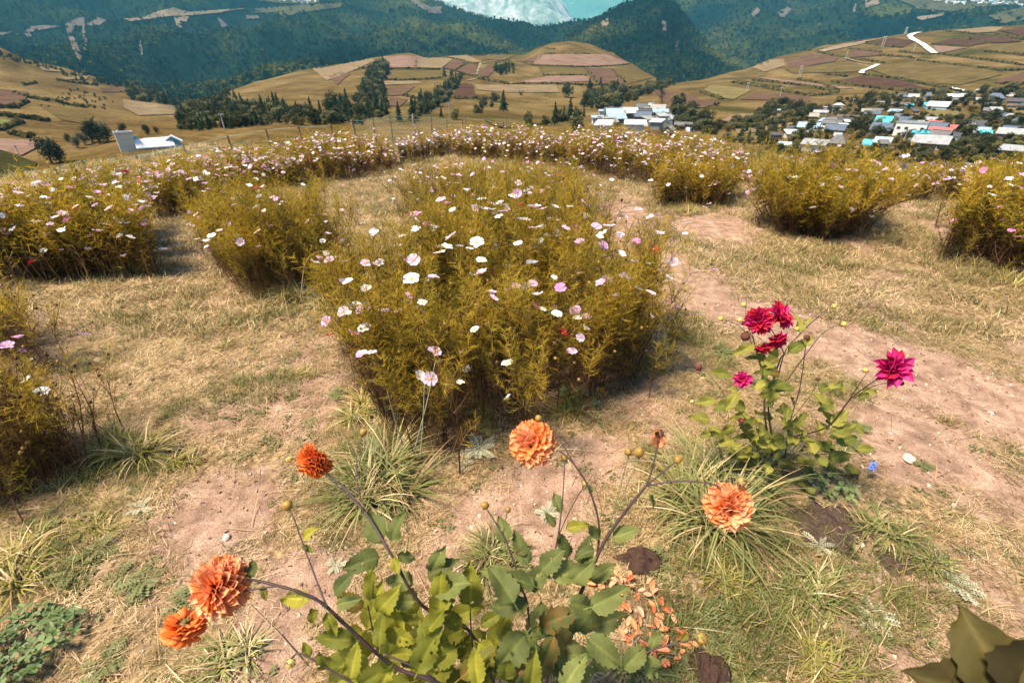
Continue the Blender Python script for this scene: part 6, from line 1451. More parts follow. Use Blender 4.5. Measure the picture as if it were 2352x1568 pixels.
for x0, y0, x1, y1, bend, lb in [(950, 1020, 1000, 830, 18, 'tall blue green grass blade at the front of the tall cosmos clump'), (925, 1000, 890, 900, -14, 'thin seeding grass left of the tall blade'), (965, 1040, 975, 880, 6, 'second tall blade beside the first')]:
    reed([(x0, y0 + 20, 2.25), ((x0 + x1) / 2 + bend * .3, (y0 + y1) / 2, 2.1), (x1, y1, 2.0)], .003, m_silver, lb, name='tall_grass', cat='tall grass')
# ---- blue flower spike
g = G(1985, 1100); t = empty('blue_flower_spike', g, label='single blue flower spike right of the crimson dahlia', cat='wild flower')
mb = MB(); mb.tube([(0, 0, 0), (.004, 0, .05), (.012, 0, .095)], .0016, 5); obj('stem', mb.mesh('stem', [m_rose]), t)
m_blue = mat_plain('blue_petal', (.16, .26, .75), .6, .2, 60, .2)
fm = MB(); vs = [(0, 0, 0)] + [(.010 * math.cos(6.283 * j / 10) * (1 if j % 2 else .45), .010 * math.sin(6.283 * j / 10) * (1 if j % 2 else .45), .003) for j in range(10)]; fm.add(vs, [(0, 1 + j, 1 + (j + 1) % 10) for j in range(10)]); bf = fm.mesh('flower', [m_blue])
for i in range(22):
    a = 2.4 * i; z = .065 + .0022 * i; rr = .010 - .0002 * i; obj('flower', bf, t, (.008 + rr * math.cos(a), rr * math.sin(a), z), (0, 1.1, a), 1.0, ) if 0 else obj('flower', bf, t, (.008 + rr * math.cos(a), rr * math.sin(a), z), (-.9 * math.sin(a), .9 * math.cos(a), 0), .9)
mb = MB(); mb.tube([(.006, 0, .055), (.009, 0, .085), (.012, 0, .118)], [.006, .009, .003], 7); obj('calyx', mb.mesh('calyx', [m_silver]), t)
# ---------------------------------------------------------------- dahlias
def mat_dleaf(name, lo, hi):
    m, nt, b = newmat(name); tc = nt.nodes.new('ShaderNodeTexCoord'); oi = nt.nodes.new('ShaderNodeObjectInfo')
    a = nt.nodes.new('ShaderNodeAttribute'); a.attribute_name = 'vein'
    n = noise_n(nt, 45, 6, .75, tc.outputs['Object'], .6)
    r = ramp(nt, [(.2, (.16, .085, .02)), (.27, lo), (.72, hi), (.86, tuple(min(1, c_ * 1.35) for c_ in hi))]); mm = nt.nodes.new('ShaderNodeMix'); mm.inputs[0].default_value = .55; nt.links.new(n.outputs[0], mm.inputs[2]); nt.links.new(oi.outputs['Random'], mm.inputs[3]); nt.links.new(mm.outputs[0], r.inputs[0])
    v = ramp(nt, [(.0, (1.35, 1.35, 1.1)), (.35, (1, 1, 1)), (1, (.9, .92, .9))]); nt.links.new(a.outputs['Fac'], v.inputs[0])
    c = mix(nt, 1, r.outputs[0], v.outputs[0], 'MULTIPLY'); nt.links.new(c, b.inputs['Base Color']); b.inputs['Roughness'].default_value = .65; b.inputs['Specular IOR Level'].default_value = .2
    bump(nt, b, a.outputs['Fac'], .5, .002); add_trans(nt, b, c, .38); return m
m_lfy = mat_dleaf('dahlia_leaf_yellow_green', (.12, .13, .016), (.30, .27, .03))
m_lfg = mat_dleaf('dahlia_leaf_grey_green', (.075, .092, .026), (.165, .18, .050))
m_lfc = mat_dleaf('crimson_dahlia_leaf', (.11, .125, .022), (.27, .24, .045))
m_dst = mat_plain('dahlia_stem', (.050, .028, .026), .6, .35, 30, 0, .35)
m_dstg = mat_plain('green_brown_stem', (.13, .12, .05), .6, .3, 30, 0, .3)
def leaf_mesh(mat, seed, L=.10, Wd=.058, teeth=8, tooth=.20):
    """serrated blade folded along its midrib, with side veins"""
    r = random.Random(seed); nl = teeth * 2; nw = 3; vs = []; vein = []; curl = r.uniform(-.75, .35); fold = r.uniform(.1, .5); wav = r.uniform(.8, 2.4); tw = r.uniform(-.7, .7); ph = r.uniform(0, 6)
    for i in range(nl + 1):
        t = i / nl; w = Wd * .5 * (math.sin(math.pi * min(1, t * .97 + .03) ** .62) ** .9) * (1 - .12 * t)
        if i in (0, nl): w = .0008
        for j in range(-nw, nw + 1):
            s = j / nw; ww = w * (1 + (tooth if (i % 2 and abs(j) == nw) else 0)); x = L * t + abs(s) * L * .10 * math.sin(math.pi * t) + (L * tooth * .125 if (abs(j) == nw and i % 2) else 0)
            z = curl * L * t * t * .8 + fold * abs(s) * w + wav * .004 * math.sin(t * 9 + s * 2 + ph) * abs(s) + tw * t * ww * s + .0025 * math.sin(t * nl * math.pi) * abs(s) * (1 - abs(s))
            vs.append((x, ww * s, z)); vein.append(0.0 if j == 0 else (.55 + .25 * (i % 2)) if abs(j) < nw else .8)
    n = 2 * nw + 1; fs = [(i * n + j, (i + 1) * n + j, (i + 1) * n + j + 1, i * n + j + 1) for i in range(nl) for j in range(n - 1)]
    fs = [f for f in fs if r.random() > .012]
    b0 = len(vs); vs += [(-.018, -.0012, -.002), (-.018, .0012, -.002), (.002, .0012, 0), (.002, -.0012, 0)]; fs.append((b0, b0 + 3, b0 + 2, b0 + 1)); vein += [0] * 4
    me = mesh('leaf', vs, fs, [mat], True); a = me.attributes.new('vein', 'FLOAT', 'POINT'); a.data.foreach_set('value', vein); return me
LFY = [leaf_mesh(m_lfy, i, .10, (.050, .060, .044)[i % 3]) for i in range(7)]; LFG = [leaf_mesh(m_lfg, 10 + i, .10, (.050, .060, .044)[i % 3]) for i in range(7)]; LFC = [leaf_mesh(m_lfc, 20 + i, .09, (.05, .042)[i % 2]) for i in range(6)]
m_or = mat_petal('orange_dahlia_petal', (.70, .115, .012), (.88, .30, .085), .28)
m_or2 = mat_petal('salmon_dahlia_petal', (.76, .20, .05), (.90, .43, .21), .30)
m_or3 = mat_petal('deep_orange_dahlia_petal', (.66, .085, .008), (.82, .19, .03), .25)
m_fad = mat_petal('fading_orange_petal', (.72, .40, .16), (.84, .34, .16), .3)
m_cri = mat_petal('crimson_dahlia_petal', (.20, .004, .010), (.50, .010, .040), .22)
m_mag = mat_petal('magenta_dahlia_petal', (.30, .004, .06), (.62, .02, .17), .22)
def dpetal(mat, seed, L=.05, Wd=.036, pointed=True, curlc=.7, bend=-.004):
    r = random.Random(seed); nl, nw = 6, 3; vs = []; al = []; rp = r.uniform(0, 6)
    for i in range(nl + 1):
        t = i / nl; w = Wd * .5 * (math.sin(math.pi * (t * .80 + .12)) ** .9) * (1 if i < nl else .25)
        for j in range(-nw, nw + 1):
            s = j / nw; vs.append((L * t * (1 - .05 * s * s), w * s, bend * t * t * (L / .05) + .004 * math.sin(t * 3) + curlc * w * s * s - curlc * .4 * w + .0012 * math.sin(s * 7 + rp) * t + .0010 * math.sin(t * 9 + rp) * s)); al.append(t)
    n = 2 * nw + 1; me = mesh('petal', vs, [(i * n + j, (i + 1) * n + j, (i + 1) * n + j + 1, i * n + j + 1) for i in range(nl) for j in range(n - 1)], [mat], True); set_along(me, al); return me
DP = {k: [dpetal(m, 7 * i + 3) for i in range(3)] for k, m in (('or', m_or), ('or2', m_or2), ('or3', m_or3), ('fad', m_fad))}
DP['cri'] = [dpetal(m_cri, i + 5, .05, .024, True, .9, -.003) for i in range(3)]; DP['mag'] = [dpetal(m_mag, i + 50, .05, .024, True, .9, -.003) for i in range(3)]
m_cal = mat_plain('dahlia_calyx', (.14, .10, .03), .6, .3, 60)
def basis(d, up=Vector((0, 0, 1))):
    """rotation whose z axis points along d"""
    return d.to_track_quat('Z', 'Y')
def head(parent, inv, pos, facing, rad, keys, n=80, ball=.95, tmax=2.35, jitter=.14, label=None, nm='flower_head', rows=None):
    """a double bloom: petals one by one on a ball, the small ones round the heart"""
    q = basis(facing.normalized()); mb = MB(); mb.tube([(0, 0, -.30 * rad), (0, 0, -.12 * rad), (0, 0, .10 * rad)], [.10 * rad, .26 * rad, .05 * rad], 9)
    h = obj(nm, mb.mesh(nm, [m_cal], True), parent, pos - inv); h.rotation_mode = 'QUATERNION'; h.rotation_quaternion = q
    if label: h['label'] = label
    for i in range(n):
        f = (i + .6) / n; th = tmax * (f ** .58); az = 2.39996 * i
        s = rad / .05 * ((.80 + .22 * min(1, th / 1.0)) if ball > .9 else (.55 + .45 * min(1, th))) * rnd.uniform(.86, 1.08)
        d = Vector((math.sin(th) * math.cos(az), math.sin(th) * math.sin(az), math.cos(th) * ball + .03))
        core = .46 * rad if ball > .9 else .0
        d0 = d.copy()
        if core:
            o = Vector((d.x, d.y, 0)); o = (o.normalized() if o.length > 1e-4 else Vector((1, 0, 0))); o = (o - d * o.dot(d)); d = (d + o * .42).normalized(); s *= .60
        d = (d + Vector((rnd.gauss(0, jitter), rnd.gauss(0, jitter), rnd.gauss(0, jitter)))).normalized()
        # local x along d, local z (inner face) towards the heart of the bloom
        zz = (Vector((0, 0, 1)) - d * d.z); zz = zz.normalized() if zz.length > 1e-3 else Vector((1, 0, 0)); yy = zz.cross(d)
        M = Matrix((d, yy, zz)).transposed().to_4x4()
        p = obj('petal', rnd.choice(DP[rnd.choice(keys)]), h); p.rotation_mode = 'QUATERNION'; p.location = d0 * core; p.rotation_quaternion = M.to_quaternion(); p.scale = (s, s * rnd.uniform(.9, 1.15), s)
    mb = MB()
    for j in range(7):
        a = 6.283 * j / 7; c, s = math.cos(a), math.sin(a); mb.add([(.1 * rad * c - .06 * rad * s, .1 * rad * s + .06 * rad * c, -.28 * rad), (.1 * rad * c + .06 * rad * s, .1 * rad * s - .06 * rad * c, -.28 * rad), (.42 * rad * c, .42 * rad * s, -.46 * rad)], [(0, 1, 2), (2, 1, 0)] if 0 else [(0, 1, 2)])
    obj('calyx', mb.mesh('calyx', [m_cal]), h)
    return h
m_budy = mat_plain('yellow_bud', (.50, .32, .07), .5, .35, 60, 0, .4); m_budo = mat_plain('ochre_bud', (.26, .14, .02), .5, .4, 60, 0, .4); m_budw = mat_plain('withered_head', (.10, .03, .02), .9, .4, 60)
def bud(parent, inv, pos, d, rad, mat, nm='bud'):
    mb = MB(); prof = [(-.9, .25), (-.6, .8), (-.1, 1.0), (.45, .85), (.85, .45), (1.05, .08)]; n = 10
    vs = [(rr * math.cos(6.283 * j / n) * rad * (1 + .06 * (j % 2)), rr * math.sin(6.283 * j / n) * rad * (1 + .06 * (j % 2)), z * rad) for z, rr in prof for j in range(n)]
    mb.add(vs, [(i * n + j, i * n + (j + 1) % n, (i + 1) * n + (j + 1) % n, (i + 1) * n + j) for i in range(len(prof) - 1) for j in range(n)] + [tuple(range(n - 1, -1, -1))])
    h = obj(nm, mb.mesh(nm, [mat], True), parent, pos - inv); h.rotation_mode = 'QUATERNION'; h.rotation_quaternion = basis(d)
    for j in range(6):
        a = 6.283 * j / 6 + .2; c, s = math.cos(a), math.sin(a); mb = MB(); L = rnd.uniform(1.1, 1.7)
        mb.add([(.5 * rad * c - .35 * rad * s, .5 * rad * s + .35 * rad * c, -.8 * rad), (.5 * rad * c + .35 * rad * s, .5 * rad * s - .35 * rad * c, -.8 * rad), (L * rad * c, L * rad * s, rnd.uniform(-1.4, -.4) * rad)], [(0, 1, 2)])
        obj('sepal', mb.mesh('sepal', [m_dstg]), h)
    return h
def W3(x, y, d): return Vector((0, 0, CAMH)) + ray(x, y) * d
def smooth(P):
    Q = []
    for i in range(len(P) - 1):
        p0, p1, p2, p3 = P[max(i - 1, 0)], P[i], P[i + 1], P[min(i + 2, len(P) - 1)]
        for q in range(6):
            f = q / 6; Q.append(.5 * ((2 * p1) + (p2 - p0) * f + (2 * p0 - 5 * p1 + 4 * p2 - p3) * f * f + (3 * p1 - p0 - 3 * p2 + p3) * f ** 3))
    return Q + [P[-1]]
def stem(parent, inv, pts, r0, r1, mat=None, nm='stem'):
    Q = smooth([W3(*p) if len(p) == 3 and not isinstance(p, Vector) else p for p in pts]); k = len(Q); mb = MB()
    mb.tube([q - inv for q in Q], [(r0 + (r1 - r0) * i / (k - 1)) * .80 * (1 + .10 * math.sin(i * 1.7)) for i in range(k)], 7)
    obj(nm, mb.mesh(nm, [mat or m_dst], True), parent); return Q
def leaf(parent, inv, pos, d, meshes, s, nrm=None):
    """leaf with its stalk end at pos, growing along d, upper face towards nrm"""
    d = d.normalized(); n = (nrm or Vector((0, -.25, 1))); n = (n - d * n.dot(d)).normalized(); y = n.cross(d)
    M = Matrix((d, y, n)).transposed()
    o = obj('leaf', rnd.choice(meshes), parent, pos - inv + d * .018 * s); o.rotation_mode = 'QUATERNION'; o.rotation_quaternion = M.to_quaternion(); o.scale = (s,) * 3; return o
CAMP = Vector((0, 0, CAMH))
# ---- the orange dahlia at the viewer's feet
base = Vector((.03, .50, gz(.03, .5))); dp = empty('dahlia_plant', base, label='orange dahlia plant at the viewer\'s feet with big leaves and spreading blooms', cat='dahlia plant')
def Lf(x, y, dep, ang, s, ms, el=.15):
    """leaf at picture point (x, y); ang is its direction on the picture"""
    p = W3(x, y, dep); q = W3(x + 60 * math.cos(ang), y - 60 * math.sin(ang), dep * (1 + rnd.uniform(-.03, .03))); d = (q - p).normalized() + Vector((0, 0, el * rnd.uniform(-1, 1)))
    leaf(dp, base, p, d, ms, s, Vector((rnd.uniform(-.35, .35), -.55 + rnd.uniform(-.3, .3), 1)))
# main shoots
stem(dp, base, [base, (1270, 1500, 1.16), (1330, 1370, 1.10), (1385, 1250, 1.07), (1440, 1170, 1.04), (1485, 1115, 1.02)], .0070, .0035)
stem(dp, base, [(1372, 1275, 1.08), (1375, 1200, 1.06), (1352, 1120, 1.05), (1318, 1065, 1.05), (1285, 1035, 1.06)], .0034, .0024); stem(dp, base, [(1318, 1065, 1.05), (1285, 1010, 1.06), (1250, 975, 1.08), (1238, 962, 1.08)], .0022, .0014)
stem(dp, base, [(1485, 1115, 1.02), (1560, 1104, 1.0), (1640, 1113, .98), (1668, 1140, .98)], .0026, .0018); stem(dp, base, [(1485, 1115, 1.02), (1500, 1070, 1.02), (1512, 1010, 1.02)], .0026, .0018); stem(dp, base, [(1485, 1115, 1.02), (1520, 1085, 1.01), (1555, 1058, 1.0)], .0024, .0016)
stem(dp, base, [(1385, 1260, 1.07), (1410, 1170, 1.07), (1440, 1060, 1.07), (1443, 1045, 1.07)], .0020, .0014, m_dstg); stem(dp, base, [(1410, 1180, 1.07), (1450, 1090, 1.06), (1466, 1045, 1.06)], .0018, .0012, m_dstg)
stem(dp, base, [base, (1100, 1480, 1.10), (970, 1390, 1.04), (900, 1275, 1.02), (845, 1185, 1.06), (800, 1130, 1.10), (755, 1090, 1.12)], .0055, .0026)
stem(dp, base, [(835, 1170, 1.06), (780, 1120, 1.09), (725, 1068, 1.11)], .0020, .0016); stem(dp, base, [(845, 1185, 1.06), (822, 1120, 1.09), (820, 1040, 1.13), (833, 1000, 1.15)], .0018, .0013); stem(dp, base, [(725, 1068, 1.11), (690, 1050, 1.13), (665, 1055, 1.13)], .0014, .0010)
stem(dp, base, [base, (1050, 1600, 1.00), (905, 1530, .96), (800, 1440, .93), (740, 1385, .91), (690, 1360, .90), (640, 1345, .90), (575, 1330, .90), (515, 1325, .88)], .0058, .0026)
stem(dp, base, [(640, 1345, .90), (570, 1355, .89), (500, 1370, .88), (450, 1395, .89), (432, 1412, .90)], .0020, .0015)
stem(dp, base, [(752, 1395, .91), (730, 1340, .93), (700, 1260, .97), (675, 1190, .99), (662, 1165, 1.0)], .0026, .0016); stem(dp, base, [base, (1215, 1450, 1.05), (1195, 1340, 1.05), (1165, 1250, 1.06), (1135, 1195, 1.08), (1115, 1165, 1.09)], .0040, .0016)
stem(dp, base, [(1155, 1228, 1.07), (1160, 1200, 1.08), (1165, 1175, 1.09)], .0015, .0011); stem(dp, base, [(1260, 1330, 1.1), (1280, 1240, 1.09), (1292, 1150, 1.09), (1297, 1060, 1.09)], .0030, .0014); stem(dp, base, [(1280, 1235, 1.09), (1310, 1170, 1.09), (1342, 1115, 1.08)], .0018, .0012)
stem(dp, base, [base, (1380, 1570, 1.05), (1480, 1500, 1.0), (1560, 1475, .98), (1610, 1462, .97)], .0040, .0016); stem(dp, base, [base, (960, 1640, .92), (850, 1590, .88), (745, 1530, .87), (690, 1500, .87), (668, 1512, .87)], .0040, .0014)
stem(dp, base, [base, (1100, 1560, 1.08), (1085, 1480, 1.08), (1080, 1400, 1.08)], .0040, .0020); stem(dp, base, [(870, 1500, .98), (855, 1440, .98), (845, 1390, .99)], .0030, .0018); stem(dp, base, [(1000, 1560, .93), (950, 1530, .93), (880, 1500, .93)], .003, .002)
# blooms
head(dp, base, W3(1223, 1018, 1.08), Vector((-.15, -.75, .40)), .053, ['or', 'or', 'or2'], 150, label='full salmon orange bloom high in the middle')
head(dp, base, W3(723, 1058, 1.13), Vector((.1, .75, -.55)) * -1 + Vector((0, .6, -.6)), .045, ['or3', 'or'], 120, label='deep orange bloom seen from behind, left of the middle')
head(dp, base, W3(508, 1345, .90), Vector((-.3, -.6, .3)), .056, ['or2', 'or2', 'or'], 170, jitter=.2, label='big pale ruffled bloom hanging at the left')
head(dp, base, W3(424, 1438, .92), Vector((-.1, -.5, -.9)), .040, ['or3', 'or3', 'or'], 90, label='small deep orange bloom hanging head down at the lower left')
head(dp, base, W3(1672, 1162, .99), Vector((-.1, -.8, .25)), .050, ['or2', 'or', 'or2'], 160, label='dense salmon bloom before the biggest grass tuft')
# wilted bloom
wp = W3(1515, 995, 1.02); wh = bud(dp, base, wp, Vector((0, -.2, 1)), .010, m_budw, 'wilted_bloom'); wh['label'] = 'wilted bloom with drooping petals'
for i in range(9):
    a = rnd.uniform(0, 6.28); d = Vector((.38 * math.cos(a), .3 * math.sin(a) - .15, -1 if i < 8 else .5)).normalized(); zz = Vector((math.cos(a), math.sin(a), .2)); zz = (zz - d * zz.dot(d)).normalized()
    p = obj('petal', rnd.choice(DP['fad']), wh); p.rotation_mode = 'QUATERNION'; p.rotation_quaternion = wh.rotation_quaternion.inverted() @ Matrix((d, zz.cross(d), zz)).transposed().to_quaternion(); p.scale = (.72, .6, .8)
for x, y, d, rad, m, dx in [(1237, 960, 1.08, .0085, m_budo, (0, 0, 1)), (1297, 1050, 1.09, .0085, m_budo, (0, -.2, 1)), (835, 992, 1.15, .0095, m_budo, (.6, 0, .5)), (664, 1055, 1.13, .0080, m_budy, (-.3, 0, -1)), (660, 1160, 1.0, .0115, m_budo, (-.5, -.2, .2)), (1113, 1160, 1.09, .0095, m_budo, (-.5, 0, .6)), (1167, 1170, 1.09, .0065, m_budo, (.2, 0, 1)),
                        (1443, 1037, 1.07, .0085, m_budo, (0, 0, 1)), (1468, 1038, 1.06, .0115, m_budo, (.3, -.3, 1)), (1557, 1055, 1.0, .0085, m_budo, (.5, 0, .5)), (1612, 1465, .97, .0115, m_budo, (.4, -.3, -.6)), (668, 1522, .87, .0085, m_budy, (0, -.1, -1)), (1345, 1108, 1.08, .0070, m_budy, (.6, 0, .5)), (1703, 1105, .97, .0105, m_budo, (.4, 0, -.6))]:
    bud(dp, base, W3(x, y, d), Vector(dx), rad, m)
stem(dp, base, [(1640, 1113, .98), (1675, 1100, .975), (1700, 1095, .97)], .0013, .0010)
# leaves set by hand round the shoots (picture point of the stalk, depth, direction, size)
up, dn, lf, rt = 1.57, -1.57, 3.14, 0
for x, y, d, a, s, ms in [(890, 1255, 1.03, 1.9, 1.05, LFG), (895, 1250, 1.03, 1.1, .95, LFG), (885, 1275, 1.03, 3.4, .95, LFG), (905, 1270, 1.03, -.2, .6, LFG), (900, 1270, 1.02, -1.4, .5, LFY), (975, 1330, 1.05, .5, .9, LFG), (985, 1320, 1.05, 1.2, .9, LFG), (960, 1345, 1.04, 2.6, .85, LFG), (990, 1350, 1.04, .15, 1.1, LFG),
                          (965, 1380, 1.04, 3.3, .8, LFG), (725, 1375, .91, 2.9, .85, LFY), (735, 1392, .91, -2.2, .75, LFY), (745, 1395, .91, -1.2, .7, LFY), (760, 1375, .92, .8, .7, LFG), (765, 1390, .92, .3, .6, LFG), (575, 1335, .9, 1.7, .45, LFG), (600, 1340, .9, -1.2, .35, LFY), (695, 1240, .98, .8, .5, LFY), (690, 1250, .98, -.6, .35, LFY),
                          (1170, 1255, 1.06, 1.9, .75, LFG), (1180, 1275, 1.06, .4, .5, LFG), (1290, 1215, 1.09, .3, .7, LFY), (1280, 1215, 1.09, 2.4, .5, LFG), (1290, 1185, 1.09, 1.9, .6, LFG), (1385, 1240, 1.07, 2.3, .7, LFG), (1395, 1240, 1.07, .3, .85, LFG), (1370, 1260, 1.07, 3.3, .55, LFG), (1490, 1130, 1.02, -1.3, .55, LFG), (1350, 1110, 1.05, -1.0, .3, LFG), (1495, 1120, 1.02, 2.2, .3, LFG),
                          (1220, 1310, 1.05, 1.8, 1.0, LFG), (1235, 1320, 1.05, .9, .9, LFG), (1255, 1330, 1.05, .2, 1.0, LFG), (1300, 1345, 1.06, .6, 1.1, LFG), (1240, 1350, 1.04, 2.8, 1.0, LFG), (1290, 1385, 1.03, .0, 1.15, LFG), (1340, 1400, 1.02, .3, 1.2, LFG), (1230, 1390, 1.02, 3.0, 1.1, LFG), (1330, 1450, .99, -.5, 1.2, LFG),
                          (1270, 1440, .98, -1.2, 1.2, LFG), (1220, 1440, .98, -2.4, 1.15, LFG), (1190, 1400, .99, 2.2, 1.1, LFG), (1300, 1520, .95, -1.2, 1.2, LFG), (1225, 1520, .94, -1.9, 1.1, LFG), (1420, 1545, .97, .7, .9, LFG), (1490, 1500, 1.0, 1.2, .6, LFG), (1480, 1500, 1.0, -1.2, .8, LFG), (1560, 1478, .98, 1.0, .35, LFY),
                          (1080, 1405, 1.07, 1.6, 1.1, LFY), (1070, 1440, 1.06, 2.7, .95, LFY), (1095, 1440, 1.06, .5, .75, LFY), (1090, 1470, 1.05, -.6, .65, LFY), (1060, 1480, 1.04, -2.5, .9, LFY), (1110, 1490, 1.03, -1.4, .9, LFY), (1010, 1420, 1.02, 1.7, 1.2, LFY), (985, 1440, 1.01, 1.2, 1.2, LFY), (960, 1480, 1.0, .9, 1.1, LFY), (930, 1470, .99, 2.2, 1.0, LFY),
                          (850, 1390, .99, 1.5, .95, LFY), (845, 1400, .98, 2.7, .8, LFY), (860, 1410, .98, .7, .85, LFY), (850, 1440, .97, -2.6, .9, LFY), (870, 1445, .97, -.5, .9, LFY), (830, 1470, .95, 2.9, 1.0, LFY), (870, 1500, .94, 1.6, .8, LFY), (880, 1505, .93, .3, .7, LFY), (860, 1510, .93, 3.5, .75, LFY), (900, 1540, .91, -1.8, .9, LFY), (950, 1560, .90, 1.0, 1.2, LFY), (1010, 1540, .92, 1.9, 1.1, LFY),
                          (1040, 1570, .91, .9, 1.1, LFY), (1100, 1590, .90, 1.5, .9, LFY), (1160, 1570, .92, 1.3, 1.0, LFY), (1215, 1590, .90, 1.5, .85, LFY), (1280, 1600, .90, 1.1, 1.0, LFG), (760, 1545, .88, 2.2, .7, LFY), (715, 1515, .88, 1.9, .4, LFY), (800, 1580, .88, 1.4, .8, LFY), (860, 1600, .88, 1.2, .9, LFY), (1150, 1480, 1.02, .4, 1.0, LFG), (1140, 1530, .98, -.2, 1.0, LFG),
                          (1180, 1330, 1.07, 2.9, .8, LFG), (1330, 1310, 1.08, 1.2, .9, LFG), (1310, 1290, 1.09, 1.9, .9, LFG), (1345, 1340, 1.07, .7, .9, LFG), (1200, 1360, 1.05, .8, .9, LFG)]:
    Lf(x, y, d, a + rnd.uniform(-.2, .2), s * .80, ms)
for i in range(80):      # the deeper leaves of the bush
    x, y = rnd.uniform(820, 1370), rnd.uniform(1420, 1600); ms = LFY if x < 1130 else LFG
    Lf(x, y, rnd.uniform(1.08, 1.28), rnd.uniform(0, 6.28), rnd.uniform(.8, 1.15), ms, .3)
# ---- the crimson dahlia
cb = G(1780, 1080); cd = empty('dahlia_plant', cb, label='crimson dahlia plant behind the biggest grass tuft, with one magenta bloom at its right', cat='dahlia plant')
D0 = 2.0
def s2(pts, r0, r1, m=None): return stem(cd, cb, pts, r0, r1, m)
s2([cb, (1757, 960, 2.1), (1757, 880, 2.05), (1740, 815, 2.0), (1728, 770, 1.97)], .0062, .0030); s2([cb + Vector((.02, 0, 0)), (1765, 940, 2.1), (1790, 830, 2.0), (1800, 810, 1.98), (1765, 745, 1.95)], .0055, .0022)
s2([(1775, 930, 2.1), (1800, 815, 2.0), (1835, 770, 1.97), (1870, 735, 1.95), (1905, 705, 1.93)], .0034, .0016); s2([(1810, 870, 2.03), (1850, 815, 1.98), (1890, 765, 1.95), (1930, 745, 1.93)], .0026, .0014)
s2([cb + Vector((.04, 0, 0)), (1815, 970, 2.1), (1835, 900, 2.05), (1845, 840, 2.0), (1852, 780, 1.95)], .0045, .0018); s2([(1830, 1000, 2.1), (1900, 980, 1.9), (1950, 920, 1.75), (2000, 880, 1.66), (2040, 860, 1.62)], .0040, .0022)
s2([(1930, 950, 1.8), (1965, 895, 1.72), (1990, 858, 1.68)], .0020, .0013); s2([(1960, 915, 1.73), (2010, 885, 1.66), (2065, 878, 1.6)], .0018, .0012); s2([(1757, 900, 2.06), (1730, 880, 2.03), (1712, 868, 2.0)], .0028, .0018)
s2([(1760, 990, 2.1), (1700, 950, 2.05), (1660, 900, 2.05), (1625, 855, 2.05), (1605, 845, 2.05)], .0022, .0013, m_dstg); s2([(1728, 790, 1.98), (1700, 750, 1.97), (1660, 733, 1.97)], .0018, .0012); s2([(1728, 775, 1.98), (1715, 740, 1.97), (1712, 705, 1.97)], .0018, .0012)
s2([(1820, 960, 2.08), (1860, 910, 2.0), (1878, 875, 1.97)], .0018, .0012)
for x, y, d, rad, n, ks, fc, lb in [(1742, 737, 1.96, .066, 52, ['cri', 'cri', 'mag'], (-.35, -.7, .5), 'left one of the two crimson blooms side by side'), (1788, 727, 1.98, .068, 52, ['cri', 'cri', 'mag'], (.45, -.4, .6), 'right one of the two crimson blooms side by side'), (1783, 778, 1.93, .050, 36, ['cri', 'mag'], (.2, -.8, -.2), 'smaller crimson bloom below the pair'),
                              (1752, 796, 1.94, .042, 22, ['cri'], (-.3, -.6, -.7), 'crumpled crimson bloom under the smaller one'), (2047, 845, 1.60, .070, 34, ['mag', 'mag', 'cri'], (.0, -.85, .55), 'open magenta bloom at the far right of the plant'), (1706, 872, 2.02, .046, 18, ['mag'], (-.2, -.6, .5), 'half hidden magenta bloom low on the left')]:
    h = head(cd, cb, W3(x, y, d), Vector(fc), rad, ks, n, .8, 1.62, .08, lb)
    mb = MB(); mb.tube([(0, 0, .0), (0, 0, .12 * rad)], [.22 * rad, .12 * rad], 9); obj('flower_centre', mb.mesh('flower_centre', [m_budy]), h)
bud(cd, cb, W3(1712, 772, 1.95), Vector((-.4, -.3, -.8)), .020, m_budw, 'withered_bloom')['label'] = 'withered dark bloom left under the pair'
for x, y, d, rad, m, dx in [(1655, 732, 1.97, .011, m_budy, (-1, 0, .2)), (1708, 700, 1.97, .011, m_budy, (-1, 0, .1)), (1700, 735, 1.96, .011, m_budy, (-1, 0, .1)), (1915, 703, 1.93, .011, m_budy, (1, 0, .1)), (1938, 744, 1.93, .012, m_budy, (1, 0, .1)), (1853, 775, 1.95, .013, m_budw, (.1, -.2, .8)), (1988, 850, 1.68, .009, m_budy, (0, 0, 1)), (2070, 880, 1.6, .009, m_budw, (.4, -.3, -.4)),
                        (1604, 843, 2.05, .016, m_budw, (-.6, 0, .3)), (1878, 870, 1.97, .009, m_budw, (0, 0, 1)), (1590, 922, 2.2, .010, m_budy, (-1, 0, -.3)), (1702, 965, 2.0, .011, mat_plain('red_bud', (.5, .06, .05), .5), (0, 0, 1)), (1830, 755, 1.95, .010, m_budy, (.5, 0, .5))]:
    bud(cd, cb, W3(x, y, d), Vector(dx), rad, m)
s2([(1700, 1000, 2.1), (1650, 950, 2.15), (1605, 922, 2.2)], .0015, .0010, m_dstg); s2([(1740, 1000, 2.05), (1715, 985, 2.02), (1702, 970, 2.0)], .0015, .0010, m_dstg)
for i in range(118):
    for _ in range(30):
        x, y = rnd.gauss(1790, 95), rnd.gauss(985, 75)
        if 1610 < x < 1985 and 800 < y < 1115 and (y > 880 or abs(x - 1800) < 75): break
    dep = 1.98 + (y - 900) * .0012 + rnd.uniform(-.12, .10); p = W3(x, y, dep); o = Vector((p.x - cb.x, p.y - cb.y, 0)); o = o.normalized() if o.length > .01 else Vector((1, 0, 0))
    d = (o * .9 + Vector((rnd.gauss(0, .45), rnd.gauss(0, .45), rnd.uniform(-.5, .45)))).normalized()
    leaf(cd, cb, p, d, LFC, rnd.uniform(.55, 1.12), Vector((rnd.uniform(-.4, .4), -.5 + rnd.uniform(-.3, .3), 1)))
